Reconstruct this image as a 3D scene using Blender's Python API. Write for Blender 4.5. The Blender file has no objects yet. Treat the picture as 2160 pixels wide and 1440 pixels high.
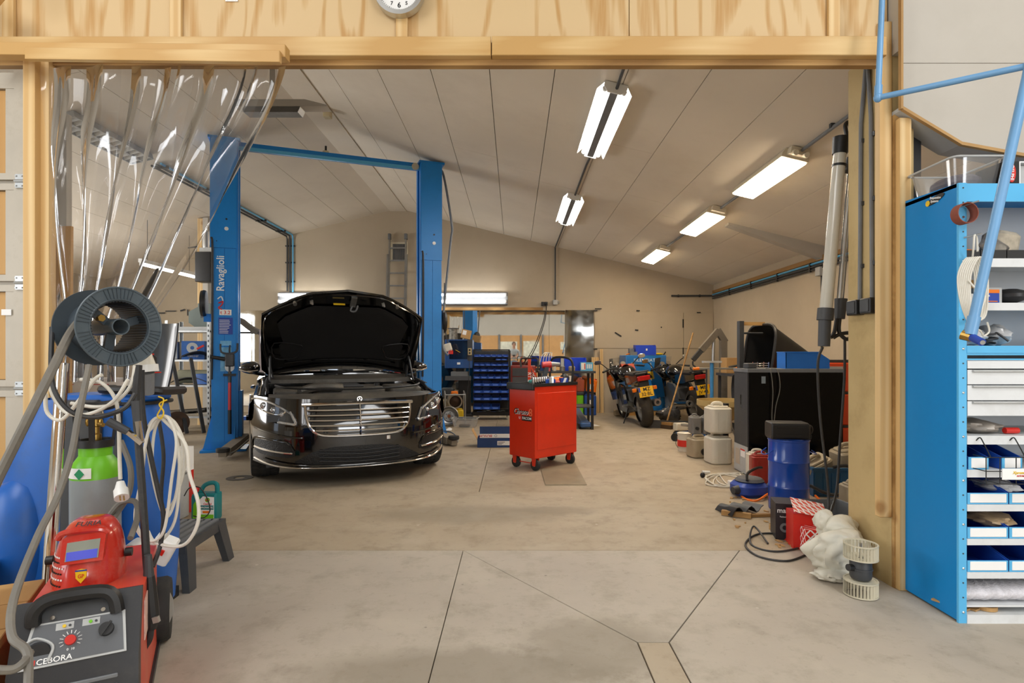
import bpy, bmesh, math, random
from mathutils import Vector, Matrix, Euler, noise

sc = bpy.context.scene
C = sc.collection
PI = math.pi
# ---------------------------------------------------------------- camera
cam = bpy.data.cameras.new('camera'); cam.lens = 20.0; cam.sensor_width = 36.0
cam.shift_x = -5 / 2160; cam.shift_y = 29 / 2160; cam.clip_start = 0.05
co = bpy.data.objects.new('camera', cam); C.objects.link(co)
co.location = (0, 0, 1.2); co.rotation_euler = (PI / 2, 0, 0)
sc.camera = co
# ---------------------------------------------------------------- world, daylight, exposure
wd = bpy.data.worlds.new('sky'); sc.world = wd; wd.use_nodes = True
wd.node_tree.nodes['Background'].inputs[0].default_value = (0.75, 0.85, 1.0, 1)
wd.node_tree.nodes['Background'].inputs[1].default_value = 1.0
sc.view_settings.view_transform = 'Standard'; sc.view_settings.look = 'None'
sc.view_settings.gamma = 1.0; sc.view_settings.use_curve_mapping = False
sc.view_settings.exposure = 0.24


def area(name, loc, rot, sx, sy, power, col):
    l = bpy.data.lights.new(name, 'AREA'); l.shape = 'RECTANGLE'; l.size = sx; l.size_y = sy
    l.energy = power; l.color = col
    o = bpy.data.objects.new(name, l); C.objects.link(o); o.location = loc; o.rotation_euler = rot
    return o


# daylight from an unseen side window, added to brighten the back hall's left
area('unseen_window_daylight', (-8.68, 7.0, 1.75), (0, -PI / 2, 0), 1.5, 3.6, 165, (1.0, 0.97, 0.93))
# daylight through the open door in the far end of the front hall
area('open_door_daylight', (4.6, -6.32, 1.5), (PI / 2, 0, 0), 2.5, 2.9, 210, (0.97, 0.985, 1.0))
# daylight through the two roof lights of the front hall and its tall side window
area('roof_light_daylight', (-2.6, -1.2, 4.42), (0, 0, 0), 1.6, 5.0, 128, (1.0, 0.985, 0.96))
area('roof_light_daylight', (2.6, -1.2, 4.42), (0, 0, 0), 1.6, 5.0, 128, (1.0, 0.985, 0.96))
area('unseen_window_daylight', (-5.9, -1.6, 1.9), (0, -PI / 2, 0), 2.2, 4.0, 105, (0.95, 0.98, 1.0))

# ---------------------------------------------------------------- helpers
R = random.Random(11)
F, CX, CY, H = 1200.0, 1085.0, 749.0, 1.2


def W(x, y, d): return Vector(((x - CX) * d / F, d, H + (CY - y) * d / F))
def G(x, y):
    d = F * H / (y - CY)
    return Vector(((x - CX) * d / F, d, 0))


def catmull(pts, k=5, closed=False):
    P = [Vector(p) for p in pts]
    if len(P) < 3: return P
    out = []; n = len(P)
    rng = range(n) if closed else range(n - 1)
    for i in rng:
        if closed: a, b, c, d = P[i - 1], P[i], P[(i + 1) % n], P[(i + 2) % n]
        else: a, b, c, d = P[max(i - 1, 0)], P[i], P[i + 1], P[min(i + 2, n - 1)]
        for j in range(k):
            t = j / k
            out.append(0.5 * ((2 * b) + (c - a) * t + (2 * a - 5 * b + 4 * c - d) * t * t + (3 * b - 3 * c + d - a) * t ** 3))
    if not closed: out.append(P[-1])
    return out


def rpoly(w, h, r, k=4, cx=0, cy=0):
    """rounded rectangle outline, counter-clockwise"""
    o = []
    for (sx, sy, a0) in ((1, -1, -90), (1, 1, 0), (-1, 1, 90), (-1, -1, 180)):
        for j in range(k + 1):
            a = math.radians(a0 + 90 * j / k)
            o.append((cx + sx * (w / 2 - r) + r * math.cos(a), cy + sy * (h / 2 - r) + r * math.sin(a)))
    return o


def circ(r, n=24, cx=0, cy=0, ry=None):
    ry = ry or r
    return [(cx + r * math.cos(2 * PI * i / n), cy + ry * math.sin(2 * PI * i / n)) for i in range(n)]


def inset(poly, d):
    n = len(poly); out = []
    ar = sum(poly[i - 1][0] * poly[i][1] - poly[i][0] * poly[i - 1][1] for i in range(n))
    s = 1 if ar > 0 else -1
    for i in range(n):
        p, q, r = Vector(poly[i - 1]), Vector(poly[i]), Vector(poly[(i + 1) % n])
        e1, e2 = (q - p), (r - q)
        if e1.length < 1e-9: e1 = e2
        if e2.length < 1e-9: e2 = e1
        e1.normalize(); e2.normalize()
        n1 = Vector((-e1.y, e1.x)) * s; n2 = Vector((-e2.y, e2.x)) * s
        b = n1 + n2
        if b.length < 1e-6: b = n1.copy()
        b.normalize()
        k = min(2.0, 1 / max(0.3, b.dot(n1)))
        out.append((q.x + b.x * d * k, q.y + b.y * d * k))
    return out


AX = {'z': lambda u, v, w: (u, v, w), 'y': lambda u, v, w: (u, w, v), 'x': lambda u, v, w: (w, u, v)}


class B:
    def __init__(s, m=None): s.v = []; s.f = []; s.m = m or Matrix()
    def at(s, loc=(0, 0, 0), rot=(0, 0, 0), sc_=None):
        s.m = Matrix.Translation(loc) @ Euler(rot).to_matrix().to_4x4()
        if sc_: s.m = s.m @ Matrix.Diagonal((*sc_, 1))
        return s
    def add(s, vs, fs):
        o = len(s.v); s.v += [s.m @ Vector(p) for p in vs]
        s.f += [tuple(i + o for i in f) for f in fs]; return s
    def box(s, a, b):
        x0, y0, z0 = a; x1, y1, z1 = b
        return s.add([(x0, y0, z0), (x1, y0, z0), (x1, y1, z0), (x0, y1, z0), (x0, y0, z1), (x1, y0, z1), (x1, y1, z1), (x0, y1, z1)],
                     [(0, 3, 2, 1), (4, 5, 6, 7), (0, 1, 5, 4), (1, 2, 6, 5), (2, 3, 7, 6), (3, 0, 4, 7)])
    def cb(s, c, d): return s.box([c[i] - d[i] / 2 for i in range(3)], [c[i] + d[i] / 2 for i in range(3)])
    def rbox(s, a, b, r=0.01, k=3, ch=None):
        """box with rounded upright edges and chamfered rims"""
        w, h = b[0] - a[0], b[1] - a[1]
        r = min(r, w / 2 * .98, h / 2 * .98)
        ch = r * .6 if ch is None else ch
        return s.slab(rpoly(w, h, r, k, (a[0] + b[0]) / 2, (a[1] + b[1]) / 2), a[2], b[2], min(ch, (b[2] - a[2]) * .45))
    def bar(s, p, q, w, t, up=(0, 0, 1)):
        """square-section bar from p to q, w across, t along up"""
        p, q = Vector(p), Vector(q); d = (q - p).normalized(); u = Vector(up)
        x = d.cross(u)
        if x.length < 1e-5: x = d.cross(Vector((1, 0, 0)))
        x.normalize(); u = x.cross(d)
        vs = []
        for c in (p, q):
            for (i, j) in ((-1, -1), (1, -1), (1, 1), (-1, 1)): vs.append(c + x * (i * w / 2) + u * (j * t / 2))
        return s.add(vs, [(0, 3, 2, 1), (4, 5, 6, 7), (0, 1, 5, 4), (1, 2, 6, 5), (2, 3, 7, 6), (3, 0, 4, 7)])
    def cyl(s, p, q, r, r2=None, n=12, cap=True):
        p, q = Vector(p), Vector(q); r2 = r if r2 is None else r2
        d = (q - p).normalized(); x = d.orthogonal().normalized(); y = d.cross(x)
        vs = []
        for c, rr in ((p, r), (q, r2)):
            for i in range(n):
                a = 2 * PI * i / n; vs.append(c + x * (rr * math.cos(a)) + y * (rr * math.sin(a)))
        fs = [(i, (i + 1) % n, n + (i + 1) % n, n + i) for i in range(n)]
        if cap: fs += [tuple(range(n - 1, -1, -1)), tuple(range(n, 2 * n))]
        return s.add(vs, fs)
    def tube(s, pts, r, n=6, k=0, closed=False, cap=True, flat=None):
        P = catmull(pts, k, closed) if k else [Vector(p) for p in pts]
        m = len(P); x = None; vs = []
        for i, p in enumerate(P):
            if closed: d = P[(i + 1) % m] - P[i - 1]
            else: d = P[min(i + 1, m - 1)] - P[max(i - 1, 0)]
            d = d.normalized() if d.length > 1e-9 else Vector((0, 0, 1))
            if x is None: x = d.orthogonal().normalized()
            else:
                x = x - d * x.dot(d)
                x = x.normalized() if x.length > 1e-6 else d.orthogonal().normalized()
            y = d.cross(x); rr = r(i / max(1, m - 1)) if callable(r) else r
            for j in range(n):
                a = 2 * PI * j / n
                vs.append(p + x * (rr * math.cos(a)) + y * (rr * (flat or 1) * math.sin(a)))
        fs = []
        for i in range(m if closed else m - 1):
            o, o2 = i * n, ((i + 1) % m) * n
            fs += [(o + j, o + (j + 1) % n, o2 + (j + 1) % n, o2 + j) for j in range(n)]
        if cap and not closed: fs += [tuple(range(n - 1, -1, -1)), tuple(range((m - 1) * n, m * n))]
        return s.add(vs, fs)
    def lathe(s, prof, n=24, c=(0, 0, 0), ax='z', sq=1.0):
        """profile [(r, h)] turned about an axis"""
        vs = []; m = len(prof); f = AX[ax]
        for (r, h) in prof:
            for i in range(n):
                a = 2 * PI * i / n
                p = f(r * math.cos(a), r * sq * math.sin(a), h); vs.append((p[0] + c[0], p[1] + c[1], p[2] + c[2]))
        fs = [(i * n + j, i * n + (j + 1) % n, (i + 1) * n + (j + 1) % n, (i + 1) * n + j) for i in range(m - 1) for j in range(n)]
        if prof[0][0] > 1e-4: fs.append(tuple(range(n - 1, -1, -1)))
        if prof[-1][0] > 1e-4: fs.append(tuple(range((m - 1) * n, m * n)))
        return s.add(vs, fs)
    def ring(s, r0, r1, h0, h1, n=28, c=(0, 0, 0), ax='z'):
        f = AX[ax]; vs = []
        for (r, h) in ((r1, h0), (r1, h1), (r0, h1), (r0, h0)):
            for i in range(n):
                a = 2 * PI * i / n; p = f(r * math.cos(a), r * math.sin(a), h); vs.append((p[0] + c[0], p[1] + c[1], p[2] + c[2]))
        fs = [(i * n + j, i * n + (j + 1) % n, ((i + 1) % 4) * n + (j + 1) % n, ((i + 1) % 4) * n + j) for i in range(4) for j in range(n)]
        return s.add(vs, fs)
    def prism(s, poly, h0, h1, ax='z'): return s.slab(poly, h0, h1, 0, ax)
    def slab(s, poly, h0, h1, ch=0, ax='z'):
        f = AX[ax]; n = len(poly)
        if ch > 0:
            ins = inset(poly, ch); rings = [(ins, h0), (poly, h0 + ch), (poly, h1 - ch), (ins, h1)]
        else: rings = [(poly, h0), (poly, h1)]
        vs = [f(p[0], p[1], h) for (q, h) in rings for p in q]; m = len(rings)
        fs = [(i * n + j, i * n + (j + 1) % n, (i + 1) * n + (j + 1) % n, (i + 1) * n + j) for i in range(m - 1) for j in range(n)]
        fs += [tuple(range(n - 1, -1, -1)), tuple(range((m - 1) * n, m * n))]
        return s.add(vs, fs)
    def holed(s, w, h, hw, hh, h0, h1, ax='z', cx=0, cy=0, hx=0, hy=0):
        """rectangular frame: a slab with a rectangular hole"""
        x0, x1, y0, y1 = cx - w / 2, cx + w / 2, cy - h / 2, cy + h / 2
        a0, a1, b0, b1 = hx - hw / 2, hx + hw / 2, hy - hh / 2, hy + hh / 2
        for (p, q, r, t) in ((x0, x1, y0, b0), (x0, x1, b1, y1), (x0, a0, b0, b1), (a1, x1, b0, b1)):
            if q - p > 1e-5 and t - r > 1e-5: s.prism([(p, r), (q, r), (q, t), (p, t)], h0, h1, ax)
        return s
    def grid(s, fn, nu, nv, cu=False, thick=None):
        vs = [fn(i / (nu if cu else nu - 1), j / (nv - 1)) for i in range(nu) for j in range(nv)]
        fs = []
        for i in range(nu if cu else nu - 1):
            i2 = (i + 1) % nu
            for j in range(nv - 1): fs.append((i * nv + j, i2 * nv + j, i2 * nv + j + 1, i * nv + j + 1))
        if thick:
            tv = Vector(thick) if not isinstance(thick, (int, float)) else None
            k = len(vs)
            vs = [Vector(p) for p in vs]
            vs2 = vs + [p + tv for p in vs]
            fs2 = list(fs) + [tuple(reversed([i + k for i in f])) for f in fs]
            edge = [(i * nv, (i + 1) * nv) for i in range(nu - 1)] + [((i + 1) * nv + nv - 1, i * nv + nv - 1) for i in range(nu - 1)]
            edge += [(j + 1, j) for j in range(nv - 1)] + [((nu - 1) * nv + j, (nu - 1) * nv + j + 1) for j in range(nv - 1)]
            fs2 += [(a, b, b + k, a + k) for a, b in edge]
            return s.add(vs2, fs2)
        return s.add(vs, fs)
    def ell(s, c, r, n=14, m=8):
        return s.grid(lambda u, v: (c[0] + r[0] * math.cos(2 * PI * u) * math.sin(PI * v), c[1] + r[1] * math.sin(2 * PI * u) * math.sin(PI * v), c[2] - r[2] * math.cos(PI * v)), n, m, True)


def dress(o, label=None, cat=None, group=None, kind=None):
    if label: o['label'] = label
    if cat: o['category'] = cat
    if group: o['group'] = group
    if kind: o['kind'] = kind
    return o


def mesh(name, b, m, smooth=35, off=None):
    me = bpy.data.meshes.new(name)
    vs = b.v if off is None else [off @ v for v in b.v]
    me.from_pydata([tuple(v) for v in vs], [], b.f)
    bm = bmesh.new(); bm.from_mesh(me)
    bmesh.ops.recalc_face_normals(bm, faces=bm.faces[:])
    bm.to_mesh(me); bm.free()
    if smooth:
        me.shade_smooth(); me.set_sharp_from_angle(angle=math.radians(smooth))
    if m: me.materials.append(m)
    return me


WM = {}


def thing(name, label, cat, loc=(0, 0, 0), rz=0, group=None, rot=None):
    o = bpy.data.objects.new(name, None); C.objects.link(o); o.empty_display_size = .1
    o.location = loc; o.rotation_euler = rot or (0, 0, rz)
    WM[o.name] = (Matrix.Translation(loc) @ Euler(rot or (0, 0, rz)).to_matrix().to_4x4())
    return dress(o, label, cat, group)


def part(name, b, m, parent, label=None, kind=None, smooth=35, world=False):
    """one mesh under a thing; world=True: the builder used world coordinates"""
    off = WM[parent.name].inverted() if world and parent.name in WM else None
    o = bpy.data.objects.new(name, mesh(name, b, m, smooth, off)); C.objects.link(o); o.parent = parent
    if parent.name in WM: WM[o.name] = WM[parent.name]
    return dress(o, label, None, None, kind)


def solo(name, b, m, label, cat, group=None, kind=None, smooth=35):
    """a thing that is one mesh, built in world coordinates; origin set to its base"""
    x = [v.x for v in b.v]; y = [v.y for v in b.v]; z = [v.z for v in b.v]
    c = Vector(((min(x) + max(x)) / 2, (min(y) + max(y)) / 2, min(z)))
    o = bpy.data.objects.new(name, mesh(name, b, m, smooth, Matrix.Translation(-c))); C.objects.link(o); o.location = c
    WM[o.name] = Matrix.Translation(c)
    return dress(o, label, cat, group, kind)


def struct(name, b, m, label=None, smooth=35):
    o = bpy.data.objects.new(name, mesh(name, b, m, smooth)); C.objects.link(o); WM[o.name] = Matrix()
    return dress(o, label, None, None, 'structure')


def copies(root, loc, rz=0, label=None, rot=None):
    def cp(o, par):
        c = o.copy(); C.objects.link(c); c.parent = par
        for ch in list(o.children):
            if ch is not c: cp(ch, c)
        return c
    r = cp(root, None); r.location = loc; r.rotation_euler = rot or (0, 0, rz)
    if label: r['label'] = label
    return r


def text(s, size, m, parent, loc, rot=(PI / 2, 0, 0), sx=1.0, ext=.0006, name='lettering', shear=0, world=False, sp=1.0):
    cu = bpy.data.curves.new('t', 'FONT'); cu.body = s; cu.size = size; cu.align_x = 'CENTER'; cu.align_y = 'CENTER'
    cu.extrude = ext; cu.resolution_u = 2; cu.shear = shear; cu.space_character = sp; cu.offset = size * .012
    o = bpy.data.objects.new('t', cu)
    me = bpy.data.meshes.new_from_object(o); bpy.data.objects.remove(o)
    me.name = name
    M = Matrix.Translation(loc) @ Euler(rot).to_matrix().to_4x4() @ Matrix.Diagonal((sx, 1, 1, 1))
    if world and parent.name in WM: M = WM[parent.name].inverted() @ M
    me.transform(M); me.materials.clear(); me.materials.append(m)
    t = bpy.data.objects.new(name, me); C.objects.link(t); t.parent = parent
    return t


# ---------------------------------------------------------------- materials
def lin(h):
    h = h.lstrip('#'); o = []
    for i in (0, 2, 4):
        c = int(h[i:i + 2], 16) / 255
        o.append(c / 12.92 if c < .04045 else ((c + .055) / 1.055) ** 2.4)
    return o


MC = {}


def nm(name):
    m = bpy.data.materials.new(name); m.use_nodes = True
    t = m.node_tree; b = t.nodes['Principled BSDF']
    return m, t, b


def nd(t, kind, **kw):
    n = t.nodes.new(kind)
    for k, v in kw.items():
        if k in n.inputs.keys() if isinstance(k, str) else False: n.inputs[k].default_value = v
        else: setattr(n, k, v)
    return n


def mat(name, col, rough=.5, metal=0, var=.1, vs=5.0, bump=0.0, bs=60.0, coat=0, emit=0, trans=0, spec=.5, dirt=None, alpha=1):
    """plain procedural surface: noise mottling, optional dust colour and fine bump"""
    if name in MC: return MC[name]
    m, t, b = nm(name); c = lin(col) if isinstance(col, str) else col
    L = t.links.new
    tc = nd(t, 'ShaderNodeTexCoord')
    n = nd(t, 'ShaderNodeTexNoise'); n.inputs['Scale'].default_value = vs; n.inputs['Detail'].default_value = 5
    L(tc.outputs['Object'], n.inputs['Vector'])
    mx = nd(t, 'ShaderNodeMix', data_type='RGBA')
    mr = nd(t, 'ShaderNodeMapRange'); mr.inputs[1].default_value = .3; mr.inputs[2].default_value = .7
    L(n.outputs['Fac'], mr.inputs[0]); L(mr.outputs[0], mx.inputs['Factor'])
    mx.inputs['A'].default_value = (*[x * (1 - var) for x in c], 1); mx.inputs['B'].default_value = (*[min(1, x * (1 + var)) for x in c], 1)
    out = mx.outputs['Result']
    if dirt:
        n2 = nd(t, 'ShaderNodeTexNoise'); n2.inputs['Scale'].default_value = dirt[2] if len(dirt) > 2 else 9.0; n2.inputs['Detail'].default_value = 8
        n2.inputs['Roughness'].default_value = .7
        L(tc.outputs['Object'], n2.inputs['Vector'])
        r2 = nd(t, 'ShaderNodeMapRange'); r2.inputs[1].default_value = .5; r2.inputs[2].default_value = .75; r2.inputs[4].default_value = dirt[1]
        L(n2.outputs['Fac'], r2.inputs[0])
        m2 = nd(t, 'ShaderNodeMix', data_type='RGBA'); L(r2.outputs[0], m2.inputs['Factor']); L(out, m2.inputs['A'])
        m2.inputs['B'].default_value = (*lin(dirt[0]), 1); out = m2.outputs['Result']
    L(out, b.inputs['Base Color'])
    b.inputs['Roughness'].default_value = rough; b.inputs['Metallic'].default_value = metal
    b.inputs['Specular IOR Level'].default_value = spec
    b.inputs['Coat Weight'].default_value = coat
    if trans: b.inputs['Transmission Weight'].default_value = trans
    if alpha < 1: b.inputs['Alpha'].default_value = alpha
    if emit:
        b.inputs['Emission Color'].default_value = (*c, 1); b.inputs['Emission Strength'].default_value = emit
    if bump:
        nb = nd(t, 'ShaderNodeTexNoise'); nb.inputs['Scale'].default_value = bs; nb.inputs['Detail'].default_value = 4
        L(tc.outputs['Object'], nb.inputs['Vector'])
        bp = nd(t, 'ShaderNodeBump'); bp.inputs['Strength'].default_value = bump; bp.inputs['Distance'].default_value = .01
        L(nb.outputs['Fac'], bp.inputs['Height']); L(bp.outputs[0], b.inputs['Normal'])
    MC[name] = m
    return m


def wood(name, c1, c2, sc3=(1, 1, 12), wave=3.0, dist=4.0, rough=.6, knots=0.0):
    """sawn timber: stretched grain, sc3 scales the axes (small along the grain)"""
    m, t, b = nm(name); L = t.links.new
    tc = nd(t, 'ShaderNodeTexCoord'); mp = nd(t, 'ShaderNodeMapping'); mp.inputs['Scale'].default_value = sc3
    L(tc.outputs['Object'], mp.inputs['Vector'])
    n = nd(t, 'ShaderNodeTexNoise'); n.inputs['Scale'].default_value = wave; n.inputs['Detail'].default_value = 6; n.inputs['Distortion'].default_value = dist * .2
    L(mp.outputs[0], n.inputs['Vector'])
    w = nd(t, 'ShaderNodeTexWave'); w.inputs['Scale'].default_value = wave * .6; w.inputs['Distortion'].default_value = dist; w.inputs['Detail'].default_value = 3
    w.inputs['Detail Scale'].default_value = .8
    L(mp.outputs[0], w.inputs['Vector'])
    ad = nd(t, 'ShaderNodeMath', operation='MULTIPLY'); L(n.outputs['Fac'], ad.inputs[0]); L(w.outputs['Fac'], ad.inputs[1])
    rp = nd(t, 'ShaderNodeValToRGB'); rp.color_ramp.elements[0].color = (*lin(c1), 1); rp.color_ramp.elements[1].color = (*lin(c2), 1)
    rp.color_ramp.elements[0].position = .12; rp.color_ramp.elements[1].position = .6
    L(ad.outputs[0], rp.inputs[0])
    out = rp.outputs[0]
    if knots:
        v = nd(t, 'ShaderNodeTexVoronoi'); v.inputs['Scale'].default_value = knots; v.inputs['Randomness'].default_value = 1
        L(tc.outputs['Object'], v.inputs['Vector'])
        r = nd(t, 'ShaderNodeMapRange'); r.inputs[1].default_value = .05; r.inputs[2].default_value = .12; r.inputs[3].default_value = .75; r.inputs[4].default_value = 0
        L(v.outputs['Distance'], r.inputs[0])
        k = nd(t, 'ShaderNodeMix', data_type='RGBA'); L(r.outputs[0], k.inputs['Factor']); L(out, k.inputs['A']); k.inputs['B'].default_value = (*lin('9a6a34'), 1)
        out = k.outputs['Result']
    L(out, b.inputs['Base Color']); b.inputs['Roughness'].default_value = rough
    bp = nd(t, 'ShaderNodeBump'); bp.inputs['Strength'].default_value = .08; L(n.outputs['Fac'], bp.inputs['Height']); L(bp.outputs[0], b.inputs['Normal'])
    MC[name] = m
    return m


def plywood(name, c1, c2, c3):
    """rotary-cut veneer: flame figure from contour lines of a stretched noise, a few knots"""
    m, t, b = nm(name); L = t.links.new
    tc = nd(t, 'ShaderNodeTexCoord'); mp = nd(t, 'ShaderNodeMapping'); mp.inputs['Scale'].default_value = (1.5, 1, .42); L(tc.outputs['Object'], mp.inputs['Vector'])
    n = nd(t, 'ShaderNodeTexNoise'); n.inputs['Scale'].default_value = 1.7; n.inputs['Detail'].default_value = 1.5; n.inputs['Distortion'].default_value = .5; L(mp.outputs[0], n.inputs['Vector'])
    a = nd(t, 'ShaderNodeMath', operation='MULTIPLY'); a.inputs[1].default_value = 52; L(n.outputs['Fac'], a.inputs[0])
    s = nd(t, 'ShaderNodeMath', operation='SINE'); L(a.outputs[0], s.inputs[0])
    f = nd(t, 'ShaderNodeTexNoise'); f.inputs['Scale'].default_value = 3; f.inputs['Detail'].default_value = 6
    m2 = nd(t, 'ShaderNodeMapping'); m2.inputs['Scale'].default_value = (14, 1, .8); L(tc.outputs['Object'], m2.inputs['Vector']); L(m2.outputs[0], f.inputs['Vector'])
    r = nd(t, 'ShaderNodeValToRGB'); e = r.color_ramp.elements; e[0].color = (*lin(c2), 1); e[1].color = (*lin(c1), 1); e[0].position = .55; e[1].position = .95
    ad = nd(t, 'ShaderNodeMath', operation='MULTIPLY_ADD'); ad.inputs[1].default_value = .35; L(s.outputs[0], ad.inputs[0]); L(f.outputs['Fac'], ad.inputs[2]); L(ad.outputs[0], r.inputs[0])
    v = nd(t, 'ShaderNodeTexVoronoi'); v.inputs['Scale'].default_value = 2.1; L(mp.outputs[0], v.inputs['Vector'])
    k = nd(t, 'ShaderNodeMapRange'); k.inputs[1].default_value = .03; k.inputs[2].default_value = .07; k.inputs[3].default_value = .8; k.inputs[4].default_value = 0; L(v.outputs['Distance'], k.inputs[0])
    mx = nd(t, 'ShaderNodeMix', data_type='RGBA'); L(k.outputs[0], mx.inputs['Factor']); L(r.outputs[0], mx.inputs['A']); mx.inputs['B'].default_value = (*lin(c3), 1)
    L(mx.outputs['Result'], b.inputs['Base Color']); b.inputs['Roughness'].default_value = .65
    return m


def emitm(name, col, strength):
    m, t, b = nm(name); b.inputs['Base Color'].default_value = (*col, 1)
    b.inputs['Emission Color'].default_value = (*col, 1); b.inputs['Emission Strength'].default_value = strength
    return m


def clearm(name, tint=(.95, .96, .97), gloss=.12, rough=.06, bump=0.0, haze=0.0):
    """thin clear sheet: mostly see-through, with gloss that grows at grazing angles"""
    m = bpy.data.materials.new(name); m.use_nodes = True; t = m.node_tree; t.nodes.clear(); L = t.links.new
    o = nd(t, 'ShaderNodeOutputMaterial'); tr = nd(t, 'ShaderNodeBsdfTransparent'); tr.inputs[0].default_value = (*tint, 1)
    g = nd(t, 'ShaderNodeBsdfGlossy'); g.inputs['Roughness'].default_value = rough
    fr = nd(t, 'ShaderNodeFresnel'); fr.inputs['IOR'].default_value = 1.5
    mu = nd(t, 'ShaderNodeMath', operation='MULTIPLY_ADD'); mu.inputs[1].default_value = 1.0; mu.inputs[2].default_value = gloss - .04
    L(fr.outputs[0], mu.inputs[0])
    if bump:
        tc = nd(t, 'ShaderNodeTexCoord'); n = nd(t, 'ShaderNodeTexNoise'); n.inputs['Scale'].default_value = 5; n.inputs['Detail'].default_value = 2
        L(tc.outputs['Object'], n.inputs['Vector'])
        bp = nd(t, 'ShaderNodeBump'); bp.inputs['Strength'].default_value = bump; L(n.outputs['Fac'], bp.inputs['Height'])
        L(bp.outputs[0], g.inputs['Normal']); L(bp.outputs[0], fr.inputs['Normal'])
    mx = nd(t, 'ShaderNodeMixShader'); L(mu.outputs[0], mx.inputs[0]); L(tr.outputs[0], mx.inputs[1]); L(g.outputs[0], mx.inputs[2])
    out = mx.outputs[0]
    if haze:
        df = nd(t, 'ShaderNodeBsdfDiffuse'); df.inputs[0].default_value = (.8, .8, .8, 1)
        m2 = nd(t, 'ShaderNodeMixShader'); m2.inputs[0].default_value = haze; L(out, m2.inputs[1]); L(df.outputs[0], m2.inputs[2]); out = m2.outputs[0]
    L(out, o.inputs[0])
    return m


def concrete(name, c1, c2, c3, stain=None):
    m, t, b = nm(name); L = t.links.new
    tc = nd(t, 'ShaderNodeTexCoord')
    def noise(s, d=6, r=.6):
        n = nd(t, 'ShaderNodeTexNoise'); n.inputs['Scale'].default_value = s; n.inputs['Detail'].default_value = d; n.inputs['Roughness'].default_value = r
        L(tc.outputs['Object'], n.inputs['Vector']); return n
    def ramp(src, a, bb, hi=1.0):
        r = nd(t, 'ShaderNodeMapRange'); r.inputs[1].default_value = a; r.inputs[2].default_value = bb; r.inputs[4].default_value = hi
        L(src, r.inputs[0]); return r.outputs[0]
    def mix(f, a, col):
        x = nd(t, 'ShaderNodeMix', data_type='RGBA'); L(f, x.inputs['Factor'])
        if isinstance(a, (list, tuple)): x.inputs['A'].default_value = (*a, 1)
        else: L(a, x.inputs['A'])
        x.inputs['B'].default_value = (*lin(col), 1); return x.outputs['Result']
    n1, n2, n3 = noise(.9), noise(5, 8, .7), noise(38, 4)
    o = mix(ramp(n1.outputs['Fac'], .35, .65), lin(c1), c2)
    o = mix(ramp(n2.outputs['Fac'], .5, .74, .7), o, c3)
    n4 = noise(17, 8, .75); o = mix(ramp(n4.outputs['Fac'], .56, .8, .55), o, '6f6350')
    n5 = noise(2.2, 3, .5); o = mix(ramp(n5.outputs['Fac'], .58, .75, .35), o, 'c6bca9')
    v = nd(t, 'ShaderNodeTexVoronoi'); v.inputs['Scale'].default_value = 5.0; L(tc.outputs['Object'], v.inputs['Vector'])
    o = mix(ramp(v.outputs['Distance'], .045, .02, .55), o, '4a4640')
    v2 = nd(t, 'ShaderNodeTexVoronoi'); v2.inputs['Scale'].default_value = 2.3; L(tc.outputs['Object'], v2.inputs['Vector'])
    o = mix(ramp(v2.outputs['Distance'], .03, .015, .5), o, 'd8d2c6')
    if stain:
        for (sx, sy, rx, ry, amt) in stain:
            mp = nd(t, 'ShaderNodeMapping'); mp.inputs['Location'].default_value = (-sx / rx, -sy / ry, 0); mp.inputs['Scale'].default_value = (1 / rx, 1 / ry, 0)
            L(tc.outputs['Object'], mp.inputs['Vector'])
            ln = nd(t, 'ShaderNodeVectorMath', operation='LENGTH'); L(mp.outputs[0], ln.inputs[0])
            ad = nd(t, 'ShaderNodeMath', operation='MULTIPLY_ADD'); L(n2.outputs['Fac'], ad.inputs[0]); ad.inputs[1].default_value = 1.6; L(ln.outputs['Value'], ad.inputs[2])
            o = mix(ramp(ad.outputs[0], 1.75, 1.35, amt), o, '7d7361')
    L(o, b.inputs['Base Color'])
    rr = nd(t, 'ShaderNodeMapRange'); rr.inputs[3].default_value = .5; rr.inputs[4].default_value = .75; L(n2.outputs['Fac'], rr.inputs[0]); L(rr.outputs[0], b.inputs['Roughness'])
    bp = nd(t, 'ShaderNodeBump'); bp.inputs['Strength'].default_value = .06; bp.inputs['Distance'].default_value = .01; L(n3.outputs['Fac'], bp.inputs['Height']); L(bp.outputs[0], b.inputs['Normal'])
    MC[name] = m
    return m


def mirrorm(name, tint, rough, dirt):
    m, t, b = nm(name); L = t.links.new
    b.inputs['Base Color'].default_value = (*tint, 1); b.inputs['Metallic'].default_value = 1
    tc = nd(t, 'ShaderNodeTexCoord'); n = nd(t, 'ShaderNodeTexNoise'); n.inputs['Scale'].default_value = 3; n.inputs['Detail'].default_value = 8
    L(tc.outputs['Object'], n.inputs['Vector'])
    r = nd(t, 'ShaderNodeMapRange'); r.inputs[1].default_value = .45; r.inputs[2].default_value = .8; r.inputs[3].default_value = rough; r.inputs[4].default_value = rough + dirt
    L(n.outputs['Fac'], r.inputs[0]); L(r.outputs[0], b.inputs['Roughness'])
    return m


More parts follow.
